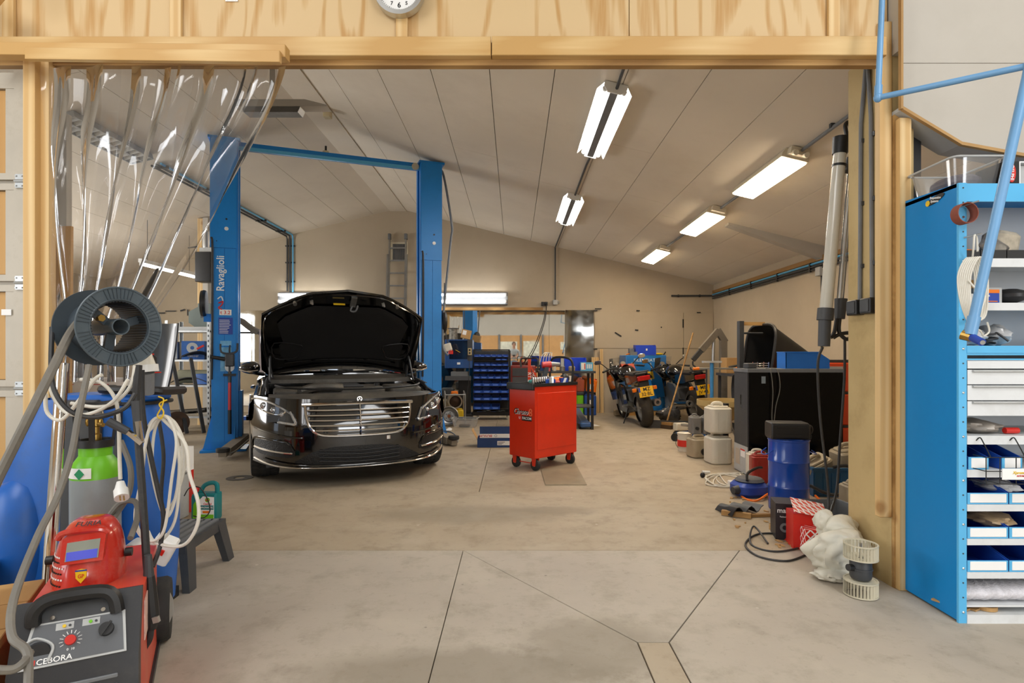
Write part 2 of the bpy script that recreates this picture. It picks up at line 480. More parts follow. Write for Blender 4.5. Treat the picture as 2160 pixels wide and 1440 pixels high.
def checkm(name, c1, c2, s, line=.18, rot=0.0):
    """printed diamond lattice on cardboard"""
    m, t, b = nm(name); L = t.links.new
    tc = nd(t, 'ShaderNodeTexCoord'); mp = nd(t, 'ShaderNodeMapping'); mp.inputs['Scale'].default_value = (s, s, s); mp.inputs['Rotation'].default_value = (0, rot, 0)
    L(tc.outputs['Object'], mp.inputs['Vector'])
    sw = nd(t, 'ShaderNodeSeparateXYZ'); L(mp.outputs[0], sw.inputs[0])
    def mth(op, a, bb):
        n = nd(t, 'ShaderNodeMath', operation=op)
        for k, q in enumerate((a, bb)):
            if isinstance(q, (int, float)): n.inputs[k].default_value = q
            elif q is not None: L(q, n.inputs[k])
        return n.outputs[0]
    p = mth('ADD', sw.outputs[0], sw.outputs[1]); q = mth('MULTIPLY', sw.outputs[2], 1.0)
    f1 = mth('FRACT', mth('ADD', p, q), None); f2 = mth('FRACT', mth('SUBTRACT', p, q), None)
    br = nd(t, 'ShaderNodeMix', data_type='RGBA'); L(mth('GREATER_THAN', mth('MINIMUM', f1, f2), line), br.inputs['Factor'])
    br.inputs['A'].default_value = (*lin(c2), 1); br.inputs['B'].default_value = (*lin(c1), 1)
    L(br.outputs['Result'], b.inputs['Base Color']); b.inputs['Roughness'].default_value = .45
    return m


M = {}
M['floor_dark'] = mat('joint', '4d473e', .9)
M['con_front'] = concrete('concrete_front', 'b6ac9c', 'a99f91', '918877', [(-.2, 2.15, .75, .22, .55), (.35, 2.35, .38, .33, .5)])
M['con_back'] = concrete('concrete_back', 'aea08a', 'a2927a', '857660', [(-.35, 4.3, .9, .3, .45), (-2.0, 5.6, 1.3, .5, .5), (.3, 4.4, .4, .15, .5)])
M['wallp'] = mat('wall_paint', 'beb099', .8, var=.06, vs=1.2, bump=.05, bs=30, dirt=('ab9b82', .35, 1.6))
M['ceilp'] = mat('ceiling_paint', 'e6dccb', .75, var=.05, vs=.8, dirt=('c9bca8', .3, 1.1))
M['white'] = mat('white_paint', 'b9b3a8', .6, var=.03, vs=2, dirt=('aaa396', .25, 3))
M['whitep'] = mat('white_plastic', 'e8e8e4', .35, var=.03)
M['ply'] = plywood('plywood', 'c0965c', 'd6ba8c', 'a8763c')
M['timber'] = wood('pine_timber', 'c59c5e', 'd9b981', (.35, 9, 9), 2.2, 3.0, .55, 0)
M['timberv'] = wood('pine_timber_upright', 'd0aa70', 'e2c693', (5, 5, .3), 2.2, 3.0, .55, 2.6)
M['timberd'] = wood('old_timber', '9a7442', 'c59d62', (.4, 8, 8), 2.2, 3.0, .65)
M['panelwood'] = wood('panel_wood', 'b98d52', 'cfa76c', (1.3, 1, .25), 1.5, 5.0, .6)
M['steel'] = mat('bare_steel', 'a9a9a6', .35, .9, var=.1, dirt=('6d655a', .4))
M['galv'] = mat('galvanised', 'b7b9b8', .4, .8, var=.12, vs=14)
M['beige_steel'] = mat('beige_steel', 'b9b1a2', .5, .2, var=.08, dirt=('8b7f69', .5, 5))
M['chrome'] = mat('chrome', 'e6e6e6', .08, 1, var=.02)
M['alu'] = mat('aluminium', 'c4c5c4', .3, .9, var=.05)
M['blue'] = mat('lift_blue', '0080d2', .42, var=.06, vs=3, dirt=('005a94', .3, 6))
M['blue_shelf'] = mat('shelf_blue', '0082c8', .42, var=.03, vs=2, spec=.3, dirt=('00639c', .2, 4))
M['blue_lt'] = mat('flange_blue', '58b2e3', .3, var=.03)
M['bin'] = mat('bin_blue', '1d4fb0', .45, var=.08, dirt=('17357a', .3, 8))
M['bin_deep'] = mat('bin_blue_bright', '1743c8', .4, var=.05)
M['bluetank'] = mat('tank_blue', '1c5fb4', .38, var=.12, vs=2.5, dirt=('39506f', .45, 4))
M['drum'] = mat('drum_blue', '0f46a6', .25, var=.05, coat=.3)
M['black'] = mat('black_plastic', '1b1b1c', .45, var=.15)
M['blackg'] = mat('black_gloss', '050506', .06, var=.05, coat=1)
M['rubber'] = mat('rubber', '232321', .75, var=.15, dirt=('4a463e', .4, 12))
M['dgrey'] = mat('dark_grey', '3b3d40', .5, var=.1, dirt=('5a554c', .3))
M['mgrey'] = mat('mid_grey', '74777a', .5, var=.1, dirt=('5a554c', .3))
M['lgrey'] = mat('light_grey', 'b4b6b5', .5, var=.06, dirt=('8d877b', .3))
M['red'] = mat('cart_red', 'cf2e10', .33, var=.06, vs=3, dirt=('a3200a', .35, 5))
M['red2'] = mat('red_plastic', 'c8281e', .35, var=.08)
M['orange'] = mat('orange_plastic', 'ee7a12', .4, var=.06)
M['yellow'] = mat('yellow_plastic', 'e7c023', .4, var=.05)
M['green'] = mat('lime_green', '6fc01f', .35, var=.05)
M['cable_w'] = mat('white_cable', 'd9d5c9', .5, var=.06, dirt=('a89f8c', .4, 10))
M['cable_b'] = mat('black_cable', '29292a', .5, var=.1, dirt=('5b564c', .35, 12))
M['cable_g'] = mat('grey_cable', '6f6b63', .55, var=.1, dirt=('918874', .4, 12))
M['cable_o'] = mat('orange_hose', 'f07414', .4, var=.05)
M['card'] = mat('cardboard', 'b58f5c', .8, var=.08, dirt=('8f6c40', .3))
M['brass'] = mat('brass', 'b08d4a', .3, .9, var=.1)
M['pwhite'] = mat('print_white', 'f0f0ee', .5, var=.01)
M['pblack'] = mat('print_black', '151515', .5, var=.01)
M['pred'] = mat('print_red', 'd22a1c', .5, var=.01)
M['pblue'] = mat('print_blue', '2343a0', .5, var=.01)
M['clear'] = clearm('clear_plastic', (.9, .91, .92), .1, .12, .3, .08)
M['jug'] = mat('milky_plastic', 'd8d2c2', .4, var=.06, vs=3, dirt=('a58f66', .4, 3))
M['jugd'] = mat('stained_plastic', 'a89a80', .45, var=.1, vs=3, dirt=('6b5637', .6, 4))
# ================================================================ the setting
def cz(x): return 4.29 - .242 * abs(x + 2.45)


# floor: cast slabs on a dark base, joints left open between them
fl = struct('floor', B().box((-9, -6.4, -.2), (6.2, 12.2, -.03)), M['floor_dark'])
slabs = [([(-9, -6.4), (-.315, -6.4), (-.315, 3.5), (-9, 3.5)], 'con_front'),
         ([(-.315, -6.4), (.515, -6.4), (.515, 2.38), (-.315, 3.5)], 'con_front'),
         ([(.515, 2.38), (.647, 2.38), (1.385, 3.5), (-.315, 3.5)], 'con_front'),
         ([(.647, -6.4), (6.2, -6.4), (6.2, 3.5), (1.385, 3.5), (.647, 2.38)], 'con_front'),
         ([(.515, -6.4), (.647, -6.4), (.647, 2.38), (.515, 2.38)], 'con_back'),
         ([(-9, 3.5), (6.2, 3.5), (6.2, 5.0), (-.31, 5.0), (-.31, 12.2), (-9, 12.2)], 'con_back'),
         ([(-.31, 5.0), (6.2, 5.0), (6.2, 12.2), (-.31, 12.2)], 'con_back')]
for p, m in slabs:
    part('floor_slab', B().slab(inset(p, .0028), -.04, 0, .0015), M[m], fl)

# ceiling of the back hall: painted panels, seams running front to back
cb_ = B()
for (a, b) in ((-8.75, -2.45), (-2.45, 4.35)):
    cb_.add([(a, 2.9, cz(a) + .1), (b, 2.9, cz(b) + .1), (b, 12.2, cz(b) + .1), (a, 12.2, cz(a) + .1), (a, 2.9, cz(a) + .04), (b, 2.9, cz(b) + .04), (b, 12.2, cz(b) + .04), (a, 12.2, cz(a) + .04)],
            [(0, 1, 2, 3), (4, 7, 6, 5), (0, 4, 5, 1), (1, 5, 6, 2), (2, 6, 7, 3), (3, 7, 4, 0)])
ce = struct('ceiling', cb_, M['floor_dark'])


def cpanel(x0, x1, y0, y1):
    g = .0035; x0 += g; x1 -= g; y0 += .002; y1 -= .002
    v = [(x, y, cz(x) + t) for t in (0, .035) for (x, y) in ((x0, y0), (x1, y0), (x1, y1), (x0, y1))]
    part('ceiling_panel', B().add(v, [(0, 1, 2, 3), (4, 7, 6, 5), (0, 4, 5, 1), (1, 5, 6, 2), (2, 6, 7, 3), (3, 7, 4, 0)]), M['ceilp'], ce, smooth=0)


xs = [-2.28] + [-.79 + .567 * k for k in range(-2, 9)] + [4.2]
for s in (0, 1):
    for i in range(len(xs) - 1):
        a, b = (xs[i], xs[i + 1]) if not s else (-4.9 - xs[i + 1], -4.9 - xs[i])
        if b - a < .03 or b < -8.7: continue
        cut = 5.2 + R.random() * 4.6
        cpanel(max(a, -8.6), b, 3.0, cut); cpanel(max(a, -8.6), b, cut, 12.0)
if True:
    a = xs[-1]; cpanel(-8.6, -4.9 - xs[-1] + .0, 3.0, 7.4) if -4.9 - xs[-1] > -8.6 else None
rb = B(); rb.box((-2.62, 3.0, 4.235), (-2.28, 12.0, 4.25)); part('ridge_board', rb, M['ceilp'], ce)

# back wall (gable) with its boarded lower part
wb = struct('wall_back', B().prism([(-8.75, 0), (4.35, 0), (4.35, 2.66), (-2.45, 4.3), (-8.75, 2.78)], 12.0, 12.2, 'y'), M['wallp'])
for (x0, x1, z0, z1) in ((1.69, 3.56, 0, 1.335), (3.57, 4.19, 0, 1.335), (1.69, 3.56, 1.345, 2.1), (3.57, 4.19, 1.345, 2.1)):
    part('wall_board', B().slab([(x0, z0), (x1, z0), (x1, z1), (x0, z1)], 11.982, 12.0, .003, 'y'), M['wallp'], wb)
for (x, y, w, h, a) in ((1304, 705, 16, 2.5, .55), (1343, 696, 7, 2.5, .1), (1395, 690, 2.5, 2.5, 0), (1441, 682, 2.5, 18, 0), (1441, 740, 2, 14, 0), (1296, 832, 8, 2, 0),
                        (1262, 651, 14, 2, 0), (1256, 655, 8, 2, 0), (1256, 736, 8, 2.5, 0), (1346, 655, 7, 2, .05), (360, 656, 22, 2, 0), (385, 654, 10, 3, -.3), (396, 659, 2.5, 13, 0), (338, 660, 20, 2.5, 0), (1474, 659, 8, 2, 0), (1402, 745, 2, 8, .6)):
    p = W(x, y, 11.97)
    part('tape_mark', B().at(p, (0, a, 0)).cb((0, 0, 0), (w / 100, .006, h / 100)), M['pblack'], wb)
wr = struct('wall_right', B().box((4.2, 2.95, 0), (4.35, 12.0, 2.75)), M['wallp'])
lw = B(); lw.box((-8.75, 2.95, 0), (-8.6, 12.0, .95)); lw.box((-8.75, 2.95, 2.55), (-8.6, 12.0, 2.85)); lw.box((-8.75, 2.95, .95), (-8.6, 5.1, 2.55)); lw.box((-8.75, 8.9, .95), (-8.6, 12.0, 2.55))
wl = struct('wall_left', lw, M['wallp'])
lw = B().box((-8.66, 5.1, .95), (-8.6, 8.9, .99)); lw.box((-8.66, 5.1, 2.51), (-8.6, 8.9, 2.55))
for k in range(4): lw.box((-8.66, 5.1 + 1.253 * k, .99), (-8.6, 5.14 + 1.253 * k, 2.51))
struct('window_added', lw, M['whitep'])  # frame of the unseen window added to light the left side

# partition between the halls: plywood header, battens, timber beam
hw = struct('wall_partition', B().box((-6.0, 2.99, 2.79), (1.95, 3.03, 4.62)), M['floor_dark'])
ed = [-6.0, -4.4, -2.93, -1.79, -.61, .6, 1.65, 1.95]
for i in range(len(ed) - 1):
    part('plywood_sheet', B().slab([(ed[i] + .002, 2.78), (ed[i + 1] - .002, 2.78), (ed[i + 1] - .002, 4.6), (ed[i] + .002, 4.6)], 2.972, 2.99, .001, 'y'), M['ply'], hw)
for x in (-2.63, -1.76, -.585, 1.66):
    part('batten', B().slab([(x - .03, 2.83), (x + .03, 2.83), (x + .03, 4.6), (x - .03, 4.6)], 2.95, 2.971, .002, 'y'), M['timberv'], hw)
part('sticker', B().cb((-1.475, 2.968, 3.06), (.065, .003, .03)), M['pwhite'], hw)
text('BN 636-2', .012, M['pblack'], hw, (-1.475, 2.966, 3.055))
wbm = struct('trim_1', B().box((-6.0, 2.94, 2.735), (1.9, 2.97, 2.815)), M['timberd'])
part('beam', B().slab([(-6, 2.728), (-.12, 2.728), (-.12, 2.826), (-6, 2.826)], 2.90, 2.945, .003, 'y'), M['timber'], wbm)
part('beam', B().slab([(-.115, 2.73), (1.9, 2.73), (1.9, 2.828), (-.115, 2.828)], 2.90, 2.945, .003, 'y'), M['timber'], wbm)
part('beam_underlay', B().box((-6, 2.945, 2.70), (1.9, 2.985, 2.735)), M['timberd'], wbm)
part('brace', B().bar((-3.1, 2.45, 3.32), (-2.52, 2.80, 2.96), .07, .095), M['timber'], wbm)

# left jamb post and the lath that carries the curtain
tp = struct('trim_2', B().slab([(-2.492, 2.885), (-2.432, 2.885), (-2.432, 2.96), (-2.492, 2.96)], 0, 2.727, .003), M['timberv'])
part('post_plank', B().box((-2.432, 2.92, 0), (-2.39, 2.965, 2.727)), M['timberv'], tp)
ln = thing('curtain_lath', 'double pine lath nailed under the beam holding the clear curtain', 'lath', (-1.75, 2.80, 2.66))
part('upper_lath', B().at((0, 0, .035), (0, .008, 0)).rbox((-.86, -.02, -.032), (.63, .04, .03), .003, 1), M['timber'], ln)
part('lower_lath', B().at((0, -.035, 0), (0, .012, 0)).rbox((-.62, -.014, -.035), (.615, .014, .022), .003, 1), M['timber'], ln)

# sectional door left of the opening
d1 = struct('door_1', B().box((-4.6, 2.94, 0), (-2.495, 2.96, 2.66)), M['beige_steel'])
part('stile', B().box((-2.565, 2.915, 0), (-2.497, 2.94, 2.66)), M['beige_steel'], d1)
for k, (za, zb) in enumerate(((.02, .58), (.6, 1.02), (1.04, 1.56), (1.58, 2.08), (2.1, 2.6))):
    mm = M['panelwood'] if k else M['lgrey']
    part('door_panel', B().slab([(-4.5, za + .035), (-2.61, za + .035), (-2.61, zb - .035), (-4.5, zb - .035)], 2.93, 2.94, .003, 'y'), mm, d1)
    f = B(); f.box((-4.55, 2.915, za), (-2.565, 2.94, za + .033)); f.box((-4.55, 2.915, zb - .033), (-2.565, 2.94, zb)); f.box((-2.61, 2.918, za + .033), (-2.565, 2.94, zb - .033))
    part('panel_frame', f, M['beige_steel'], d1)
    if k:
        hb = B(); hb.box((-2.55, 2.905, za - .045), (-2.5, 2.915, za + .025)); hb.cyl((-2.55, 2.903, za - .01), (-2.5, 2.903, za - .01), .008, n=8)
        for (dx, dz) in ((-.04, -.035), (-.01, -.035), (-.04, .015), (-.01, .015)): hb.cyl((-2.505 + dx, 2.9, za + dz), (-2.505 + dx, 2.906, za + dz), .004, n=6)
        part('hinge', hb, M['galv'], d1)
part('sticker', B().cb((-2.6, 2.912, 1.42), (.05, .003, .03)), M['pwhite'], d1)
# white pier seen through the curtain
struct('wall_pier', B().prism([(-3.85, 0), (-3.15, 0), (-3.15, 2.9), (-3.85, 3.25)], 4.0, 4.05, 'y'), M['white'])

# right pier with its timber post
ws = struct('wall_stub', B().box((1.955, 2.95, 0), (2.07, 3.33, 2.86)), mat('pier_paint', 'bda574', .8, var=.07, vs=2, dirt=('8d7444', .45, 3), bump=.1, bs=25))
part('pier_edge', B().box((1.957, 2.93, 0), (2.0, 2.95, 2.44)), M['timberd'], ws)
part('timber_post', B().slab([(1.892, 2.945), (1.953, 2.945), (1.953, 2.985), (1.892, 2.985)], .36, 2.93, .004), M['timberv'], ws)
part('timber_post', B().slab([(1.962, 2.895), (2.02, 2.895), (2.02, 2.929), (1.962, 2.929)], 0, 2.41, .003), M['timberv'], ws)
struct('wall_shelf_back', B().box((2.07, 3.0, 0), (6.1, 3.06, 1.93)), M['white'])
struct('trim_3', B().box((2.10, 3.0, 1.93), (2.145, 3.06, 2.5)), M['black'])
# boxed-in bulkhead, white chipboard
bk = struct('wall_bulkhead', B().box((1.956, 2.885, 2.75), (6.1, 3.0, 4.6)), M['white'])
pl = [(1.956, 2.44), (2.252, 2.262), (2.56, 2.205), (3.4, 2.16), (6.1, 2.16)]
part('upper_board', B().prism([(1.956, 2.67), (6.1, 2.67), (6.1, 4.6), (1.956, 4.6)], 2.862, 2.88, 'y'), M['white'], bk)
part('lower_board', B().prism(pl + [(6.1, 2.667), (1.956, 2.667)], 2.862, 2.88, 'y'), M['white'], bk)
part('board_edge', B().box((1.945, 2.86, 2.44), (1.956, 2.882, 4.6)), M['card'], bk)
for i in range(3):
    (x0, z0), (x1, z1) = pl[i], pl[i + 1]
    part('soffit_board', B().add([(x0, 2.88, z0), (x1, 2.88, z1), (x1, 3.02, z1), (x0, 3.02, z0), (x0, 2.88, z0 + .018), (x1, 2.88, z1 + .018), (x1, 3.02, z1 + .018), (x0, 3.02, z0 + .018)],
                                 [(0, 3, 2, 1), (4, 5, 6, 7), (0, 1, 5, 4), (1, 2, 6, 5), (2, 3, 7, 6), (3, 0, 4, 7)]), M['lgrey'], bk)
    part('soffit_edge', B().add([(x0, 2.860, z0 - .004), (x1, 2.860, z1 - .004), (x1, 2.88, z1 - .004), (x0, 2.88, z0 - .004), (x0, 2.860, z0 + .012), (x1, 2.860, z1 + .012), (x1, 2.88, z1 + .012), (x0, 2.88, z0 + .012)],
                                [(0, 3, 2, 1), (4, 5, 6, 7), (0, 1, 5, 4), (1, 2, 6, 5), (2, 3, 7, 6), (3, 0, 4, 7)]), M['card'], bk)

# front hall (behind the camera, seen in the mirror)
fh = M['white']
fc = B()
for (x0, x1) in ((-6, -3.4), (-1.8, 1.8), (3.4, 6.2)): fc.box((x0, -6.4, 4.6), (x1, 3.0, 4.7))
for (x0, x1) in ((-3.4, -1.8), (1.8, 3.4)): fc.box((x0, -6.4, 4.6), (x1, -3.7, 4.7)); fc.box((x0, 1.3, 4.6), (x1, 3.0, 4.7))
struct('ceiling_front', fc, fh)
wlf = B(); wlf.box((-6.1, -6.4, 0), (-6.0, 3.0, .8)); wlf.box((-6.1, -6.4, 3.0), (-6.0, 3.0, 4.7)); wlf.box((-6.1, -6.4, .8), (-6, -3.6, 3)); wlf.box((-6.1, .4, .8), (-6, 3, 3))
struct('wall_left_front', wlf, fh)
wf = B()
for k in range(5): wf.box((-6.02, -3.6 + k - .02, .8), (-5.96, -3.6 + k + .02, 3.0))
wf.box((-6.02, -3.6, .78), (-5.96, .4, .84)); wf.box((-6.02, -3.6, 2.96), (-5.96, .4, 3.02))
struct('window_1', wf, M['whitep'])
struct('wall_right_front', B().box((6.1, -6.4, 0), (6.2, 3.0, 4.7)), fh)
wq = B(); wq.box((-6, -6.4, 0), (3.3, -6.3, 4.7)); wq.box((3.3, -6.4, 3.0), (5.9, -6.3, 4.7)); wq.box((5.9, -6.4, 0), (6.1, -6.3, 4.7))
we = struct('wall_end', wq, fh)
struct('door_2', B().holed(2.64, 3.02, 2.5, 2.95, -6.36, -6.29, 'y', 4.6, 1.51, 4.6, 1.475), M['mgrey'])
for k in range(7):
    x = -5.4 + 1.16 * k
    part('infill_panel', B().slab([(x, .05), (x + 1.06, .05), (x + 1.06, 2.25), (x, 2.25)], -6.3, -6.28, .004, 'y'), mat('hardboard', 'c99a63', .6, var=.06), we)
    part('steel_stud', B().box((x - .09, -6.3, 0), (x - .01, -6.22, 2.3)), M['mgrey'], we)
for (x, z, w, h) in ((-.3, 1.55, .9, .75), (.9, 1.5, .85, .9), (-3.2, 1.6, .6, .8), (2.7, 1.7, .5, .4)):
    part('poster', B().cb((x, -6.27, z), (w, .006, h)), mat('poster_print', 'dcdccb', .5, var=.25, vs=9), we)
# ================================================================ lamps, conduits, mirror, curtain
sc.cycles.transparent_max_bounces = 24
SL = math.atan(.242)
E_TUBE = emitm('tube_glow', (1.0, .97, .93), 72.0)
E_WARM = emitm('diffuser_glow', (1.0, .80, .55), 27.0)
E_WALL = emitm('wall_tube_glow', (1.0, .98, .96), 9.0)


def open_fixture(y, label):
    """twin tubes in a winged white reflector, following the slope"""
    x = .86; t = thing('fluorescent_lamp', label, 'lamp', (x, y, cz(x) - .004), rot=(0, SL, 0), group='twin tube lamps with winged reflectors')
    L = .77
    part('spine', B().prism([(-.035, -.075), (.035, -.075), (.045, 0), (-.045, 0)], -L, L, 'y'), M['mgrey'], t)
    for s in (-1, 1):
        part('reflector', B().prism([(s * .045, -.002), (s * .1, -.006), (s * .15, -.075), (s * .153, -.073), (s * .104, 0), (s * .045, .0)], -L, L, 'y'), M['whitep'], t)
        part('tube', B().cyl((s * .082, -L + .02, -.05), (s * .082, L - .02, -.05), .019, n=10), E_TUBE, t)
    for s in (-1, 1):
        e = B(); e.prism([(-.06, -.085), (.06, -.085), (.1, -.04), (.1, 0), (-.1, 0), (-.1, -.04)], s * L, s * (L + .02), 'y')
        for k in (-1, 1): e.cyl((k * .082, s * L, -.05), (k * .082, s * (L - .03), -.05), .024, n=8)
        part('end_cap', e, M['whitep'], t)
    return t


open_fixture(5.565, 'large lit twin tube ceiling lamp with winged reflector nearest the timber beam')
open_fixture(8.85, 'smaller lit twin tube ceiling lamp with winged reflector nearer the back wall')


def closed_fixture(y, label, plugs):
    x = 2.58; t = thing('diffuser_lamp', label, 'lamp', (x, y, cz(x) - .003), rot=(0, SL, 0), group='warm enclosed lamps along the right slope')
    hm = mat('lamp_housing', 'd8cdb4', .5, var=.05)
    h = B(); h.prism([(-.1, 0), (.1, 0), (.125, -.05), (.125, -.085), (-.125, -.085), (-.125, -.05)], -.6, .6, 'y')
    part('housing', h, hm, t)
    for s in (-1, 1): part('diffuser', B().prism([(s * .004, -.0855), (s * .12, -.0855), (s * .115, -.098), (s * .006, -.1)], -.575, .575, 'y'), E_WARM, t)
    e = B(); e.prism([(-.085, -.005), (.085, -.005), (.085, -.07), (-.085, -.07)], -.68, -.6, 'y'); part('end_box', e, hm, t)
    if plugs:
        for s in (-1, 1): part('cable_gland', B().cyl((s * .05, -.66, -.05), (s * .05, -.72, -.075), .026, .024, n=10), hm, t)


closed_fixture(5.79, 'nearest and largest of the warm enclosed ceiling lamps, with two glands', True)
closed_fixture(7.81, 'middle one of the three warm enclosed ceiling lamps', False)
closed_fixture(10.35, 'farthest and smallest of the warm enclosed ceiling lamps', False)

# louvred lamp that is switched off, behind the curtain
x = -4.75; t = thing('louvre_lamp', 'unlit louvred ceiling lamp seen through the clear curtain', 'lamp', (x, 6.6, cz(x) - .005), rot=(0, -SL, 0))
b = B(); b.box((-.14, -.64, -.07), (-.13, .64, 0)); b.box((.13, -.64, -.07), (.14, .64, 0)); b.box((-.14, -.65, -.07), (.14, -.64, 0)); b.box((-.14, .64, -.07), (.14, .65, 0)); b.box((-.13, -.64, -.006), (.13, .64, 0)); b.box((-.012, -.64, -.07), (.012, .64, -.01))
part('housing', b, M['lgrey'], t)
for k in range(13): part('louvre', B().at((0, -.58 + .097 * k, -.045), (.35, 0, 0)).cb((0, 0, 0), (.26, .012, .05)), M['whitep'], t)
# lamp under the ridge near the header
t = thing('ridge_lamp', 'small unlit lamp box under a white board below the ridge', 'lamp', (-1.72, 4.25, 3.05))
part('board', B().prism([(-.35, .04), (.17, .04), (.33, 0), (.34, -.012), (-.35, -.012)], -.05, .05, 'y'), M['white'], t)
b = B(); b.prism([(-.3, -.013), (.14, -.013), (.12, -.055), (-.28, -.055)], -.05, .05, 'y'); part('lamp_box', b, M['steel'], t)
part('hanger', B().box((-.1, -.02, .04), (-.06, .02, 1.0)), M['white'], t)
solo('detector_box', B().rbox((-2.36, 7.0, 4.14), (-2.27, 7.1, 4.235), .01), mat('old_plastic', 'd2c5a2', .5), 'small yellowed sensor box under the ridge', 'sensor')

# twin tube fixtures on the back wall
def wall_fixture(x0, x1, label):
    t = thing('wall_lamp', label, 'lamp', ((x0 + x1) / 2, 11.97, 2.25), group='twin tube lamps on the back wall'); w = (x1 - x0) / 2
    part('tray', B().prism([(-.03, 0), (-.055, .02), (-.055, .24), (-.03, .27), (.03, .27), (.03, 0)], -w, w, 'x'), M['mgrey'], t)
    for z in (.075, .21): part('tube', B().cyl((-w + .03, -.11, z), (w - .03, -.11, z), .024, n=10), E_WALL, t)
    for s in (-1, 1):
        for z in (.075, .21): part('lamp_holder', B().box((s * (w - .03) - .012, -.14, z - .03), (s * (w - .03) + .012, -.05, z + .03)), M['whitep'], t)


wall_fixture(-1.56, -.14, 'lit twin tube lamp above the mirror, right of the lift post')
wall_fixture(-4.95, -3.5, 'lit twin tube lamp half hidden behind the open bonnet')

# conduits
def conduit(name, pts, r, label, m='mgrey', clips=()):
    t = solo(name, B().tube(pts, r, 8), M[m], label, 'conduit')
    if clips:
        for c in clips: part('pipe_clip', B().cb(c, (.035, .03, .035)), M['dgrey'], t, world=True)
    return t


pr = [(2.5, y, cz(2.5) - .02) for y in (11.9, 10.9)]
conduit('ceiling_conduit', [(2.58, 5.1, cz(2.58) - .035), (2.56, 3.35, cz(2.56) - .035)], .016, 'grey conduit between the timber beam and the nearest warm lamp', clips=[(2.57, y, cz(2.57) - .02) for y in (3.9, 4.6)])
conduit('ceiling_conduit', [(2.58, 7.1, cz(2.58) - .035), (2.58, 6.4, cz(2.58) - .035)], .016, 'short grey conduit between nearest and middle warm lamps')
conduit('ceiling_conduit', [(2.58, 9.6, cz(2.58) - .035), (2.58, 8.42, cz(2.58) - .035)], .016, 'grey conduit between middle and farthest warm lamps')
conduit('ceiling_conduit', [(.86, 3.1, cz(.86) - .02), (.86, 4.2, cz(.86) - .02), (.86, 4.77, cz(.86) - .05)], .014, 'grey conduit from timber beam to the large winged lamp', 'dgrey')
conduit('ceiling_conduit', [(.86, 6.36, cz(.86) - .05), (.86, 6.8, cz(.86) - .02), (.86, 8.05, cz(.86) - .02)], .014, 'grey conduit linking the two winged lamps', 'dgrey')
conduit('ceiling_conduit', [(.86, 9.65, cz(.86) - .04), (.86, 11.96, cz(.86) - .02), (.86, 11.97, 2.36)], .014, 'grey conduit from far winged lamp down the back wall', 'dgrey')
t = thing('conduit_bundle', 'bundle of grey and blue pipes along the left ceiling slope', 'conduit', (-4.72, 9.0, cz(-4.72) - .06))
for k, (dx, m, z1) in enumerate(((-.06, 'dgrey', 2.55), (0, 'dgrey', 2.5), (.06, 'blue_lt', 2.4))):
    X = -4.72 + dx
    part('pipe', B().tube([(X, 7.5, cz(X) - .03), (X, 11.93, cz(X) - .03), (X, 11.97, cz(X) - .09), (X, 11.97, z1)], .016, 8), M[m], t, world=True)
for y in (7.6, 8.6, 9.6, 10.6, 11.5): part('pipe_clip', B().cb((-4.72, y, cz(-4.72) - .03), (.2, .025, .04)), M['black'], t, world=True)
for z in (3.5, 3.15, 2.75): part('pipe_clip', B().cb((-4.72, 11.98, z), (.2, .03, .025)), M['black'], t, world=True)

# cable run along the right wall
t = thing('cable_run', 'timber rail with pipes along the right wall below the ceiling', 'conduit', (4.15, 8.5, 2.4))
part('rail', B().box((4.17, 5.0, 2.5), (4.2, 11.98, 2.56)), M['timberd'], t, world=True)
for k, (m, r) in enumerate((('blue_lt', .014), ('dgrey', .016), ('dgrey', .014))):
    part('pipe', B().tube([(4.165, 5.0, 2.47 - .04 * k), (4.165, 11.95, 2.47 - .04 * k)], r, 8), M[m], t, world=True)
part('pipe', B().tube([(4.15, 11.96, 2.45), (3.3, 11.96, 2.45)], .018, 8), M['dgrey'], t, world=True)
for y in (6, 7, 8, 9, 10, 11): part('pipe_clip', B().cb((4.16, y, 2.43), (.03, .03, .13)), M['black'], t, world=True)
for x in (3.45, 3.9): part('pipe_clip', B().cb((x, 11.975, 2.45), (.03, .04, .05)), M['black'], t, world=True)
part('junction_box', B().rbox((4.12, 7.68, 2.28), (4.2, 7.8, 2.4), .008), M['lgrey'], t, world=True)
part('pipe', B().tube([(4.18, 7.74, 2.28), (4.18, 7.74, 1.3)], .014, 8), M['dgrey'], t, world=True)
# haunch beam at the right eaves
struct('trim_4', B().add([(2.9, 7.7, cz(2.9)), (4.2, 7.7, cz(4.2)), (4.2, 7.7, 2.5), (2.9, 7.7, cz(2.9) - .03), (2.9, 7.84, cz(2.9)), (4.2, 7.84, cz(4.2)), (4.2, 7.84, 2.5), (2.9, 7.84, cz(2.9) - .03)],
                         [(0, 1, 2, 3), (4, 7, 6, 5), (0, 4, 5, 1), (1, 5, 6, 2), (2, 6, 7, 3), (3, 7, 4, 0)]), M['white'])
struct('trim_5', B().box((-5.46, 9.8, 0), (-5.37, 9.92, cz(-5.4) - .02)), M['timberv'])
struct('trim_6', B().box((-5.37, 9.8, 0), (-5.28, 9.92, cz(-5.3) - .03)), M['white'])
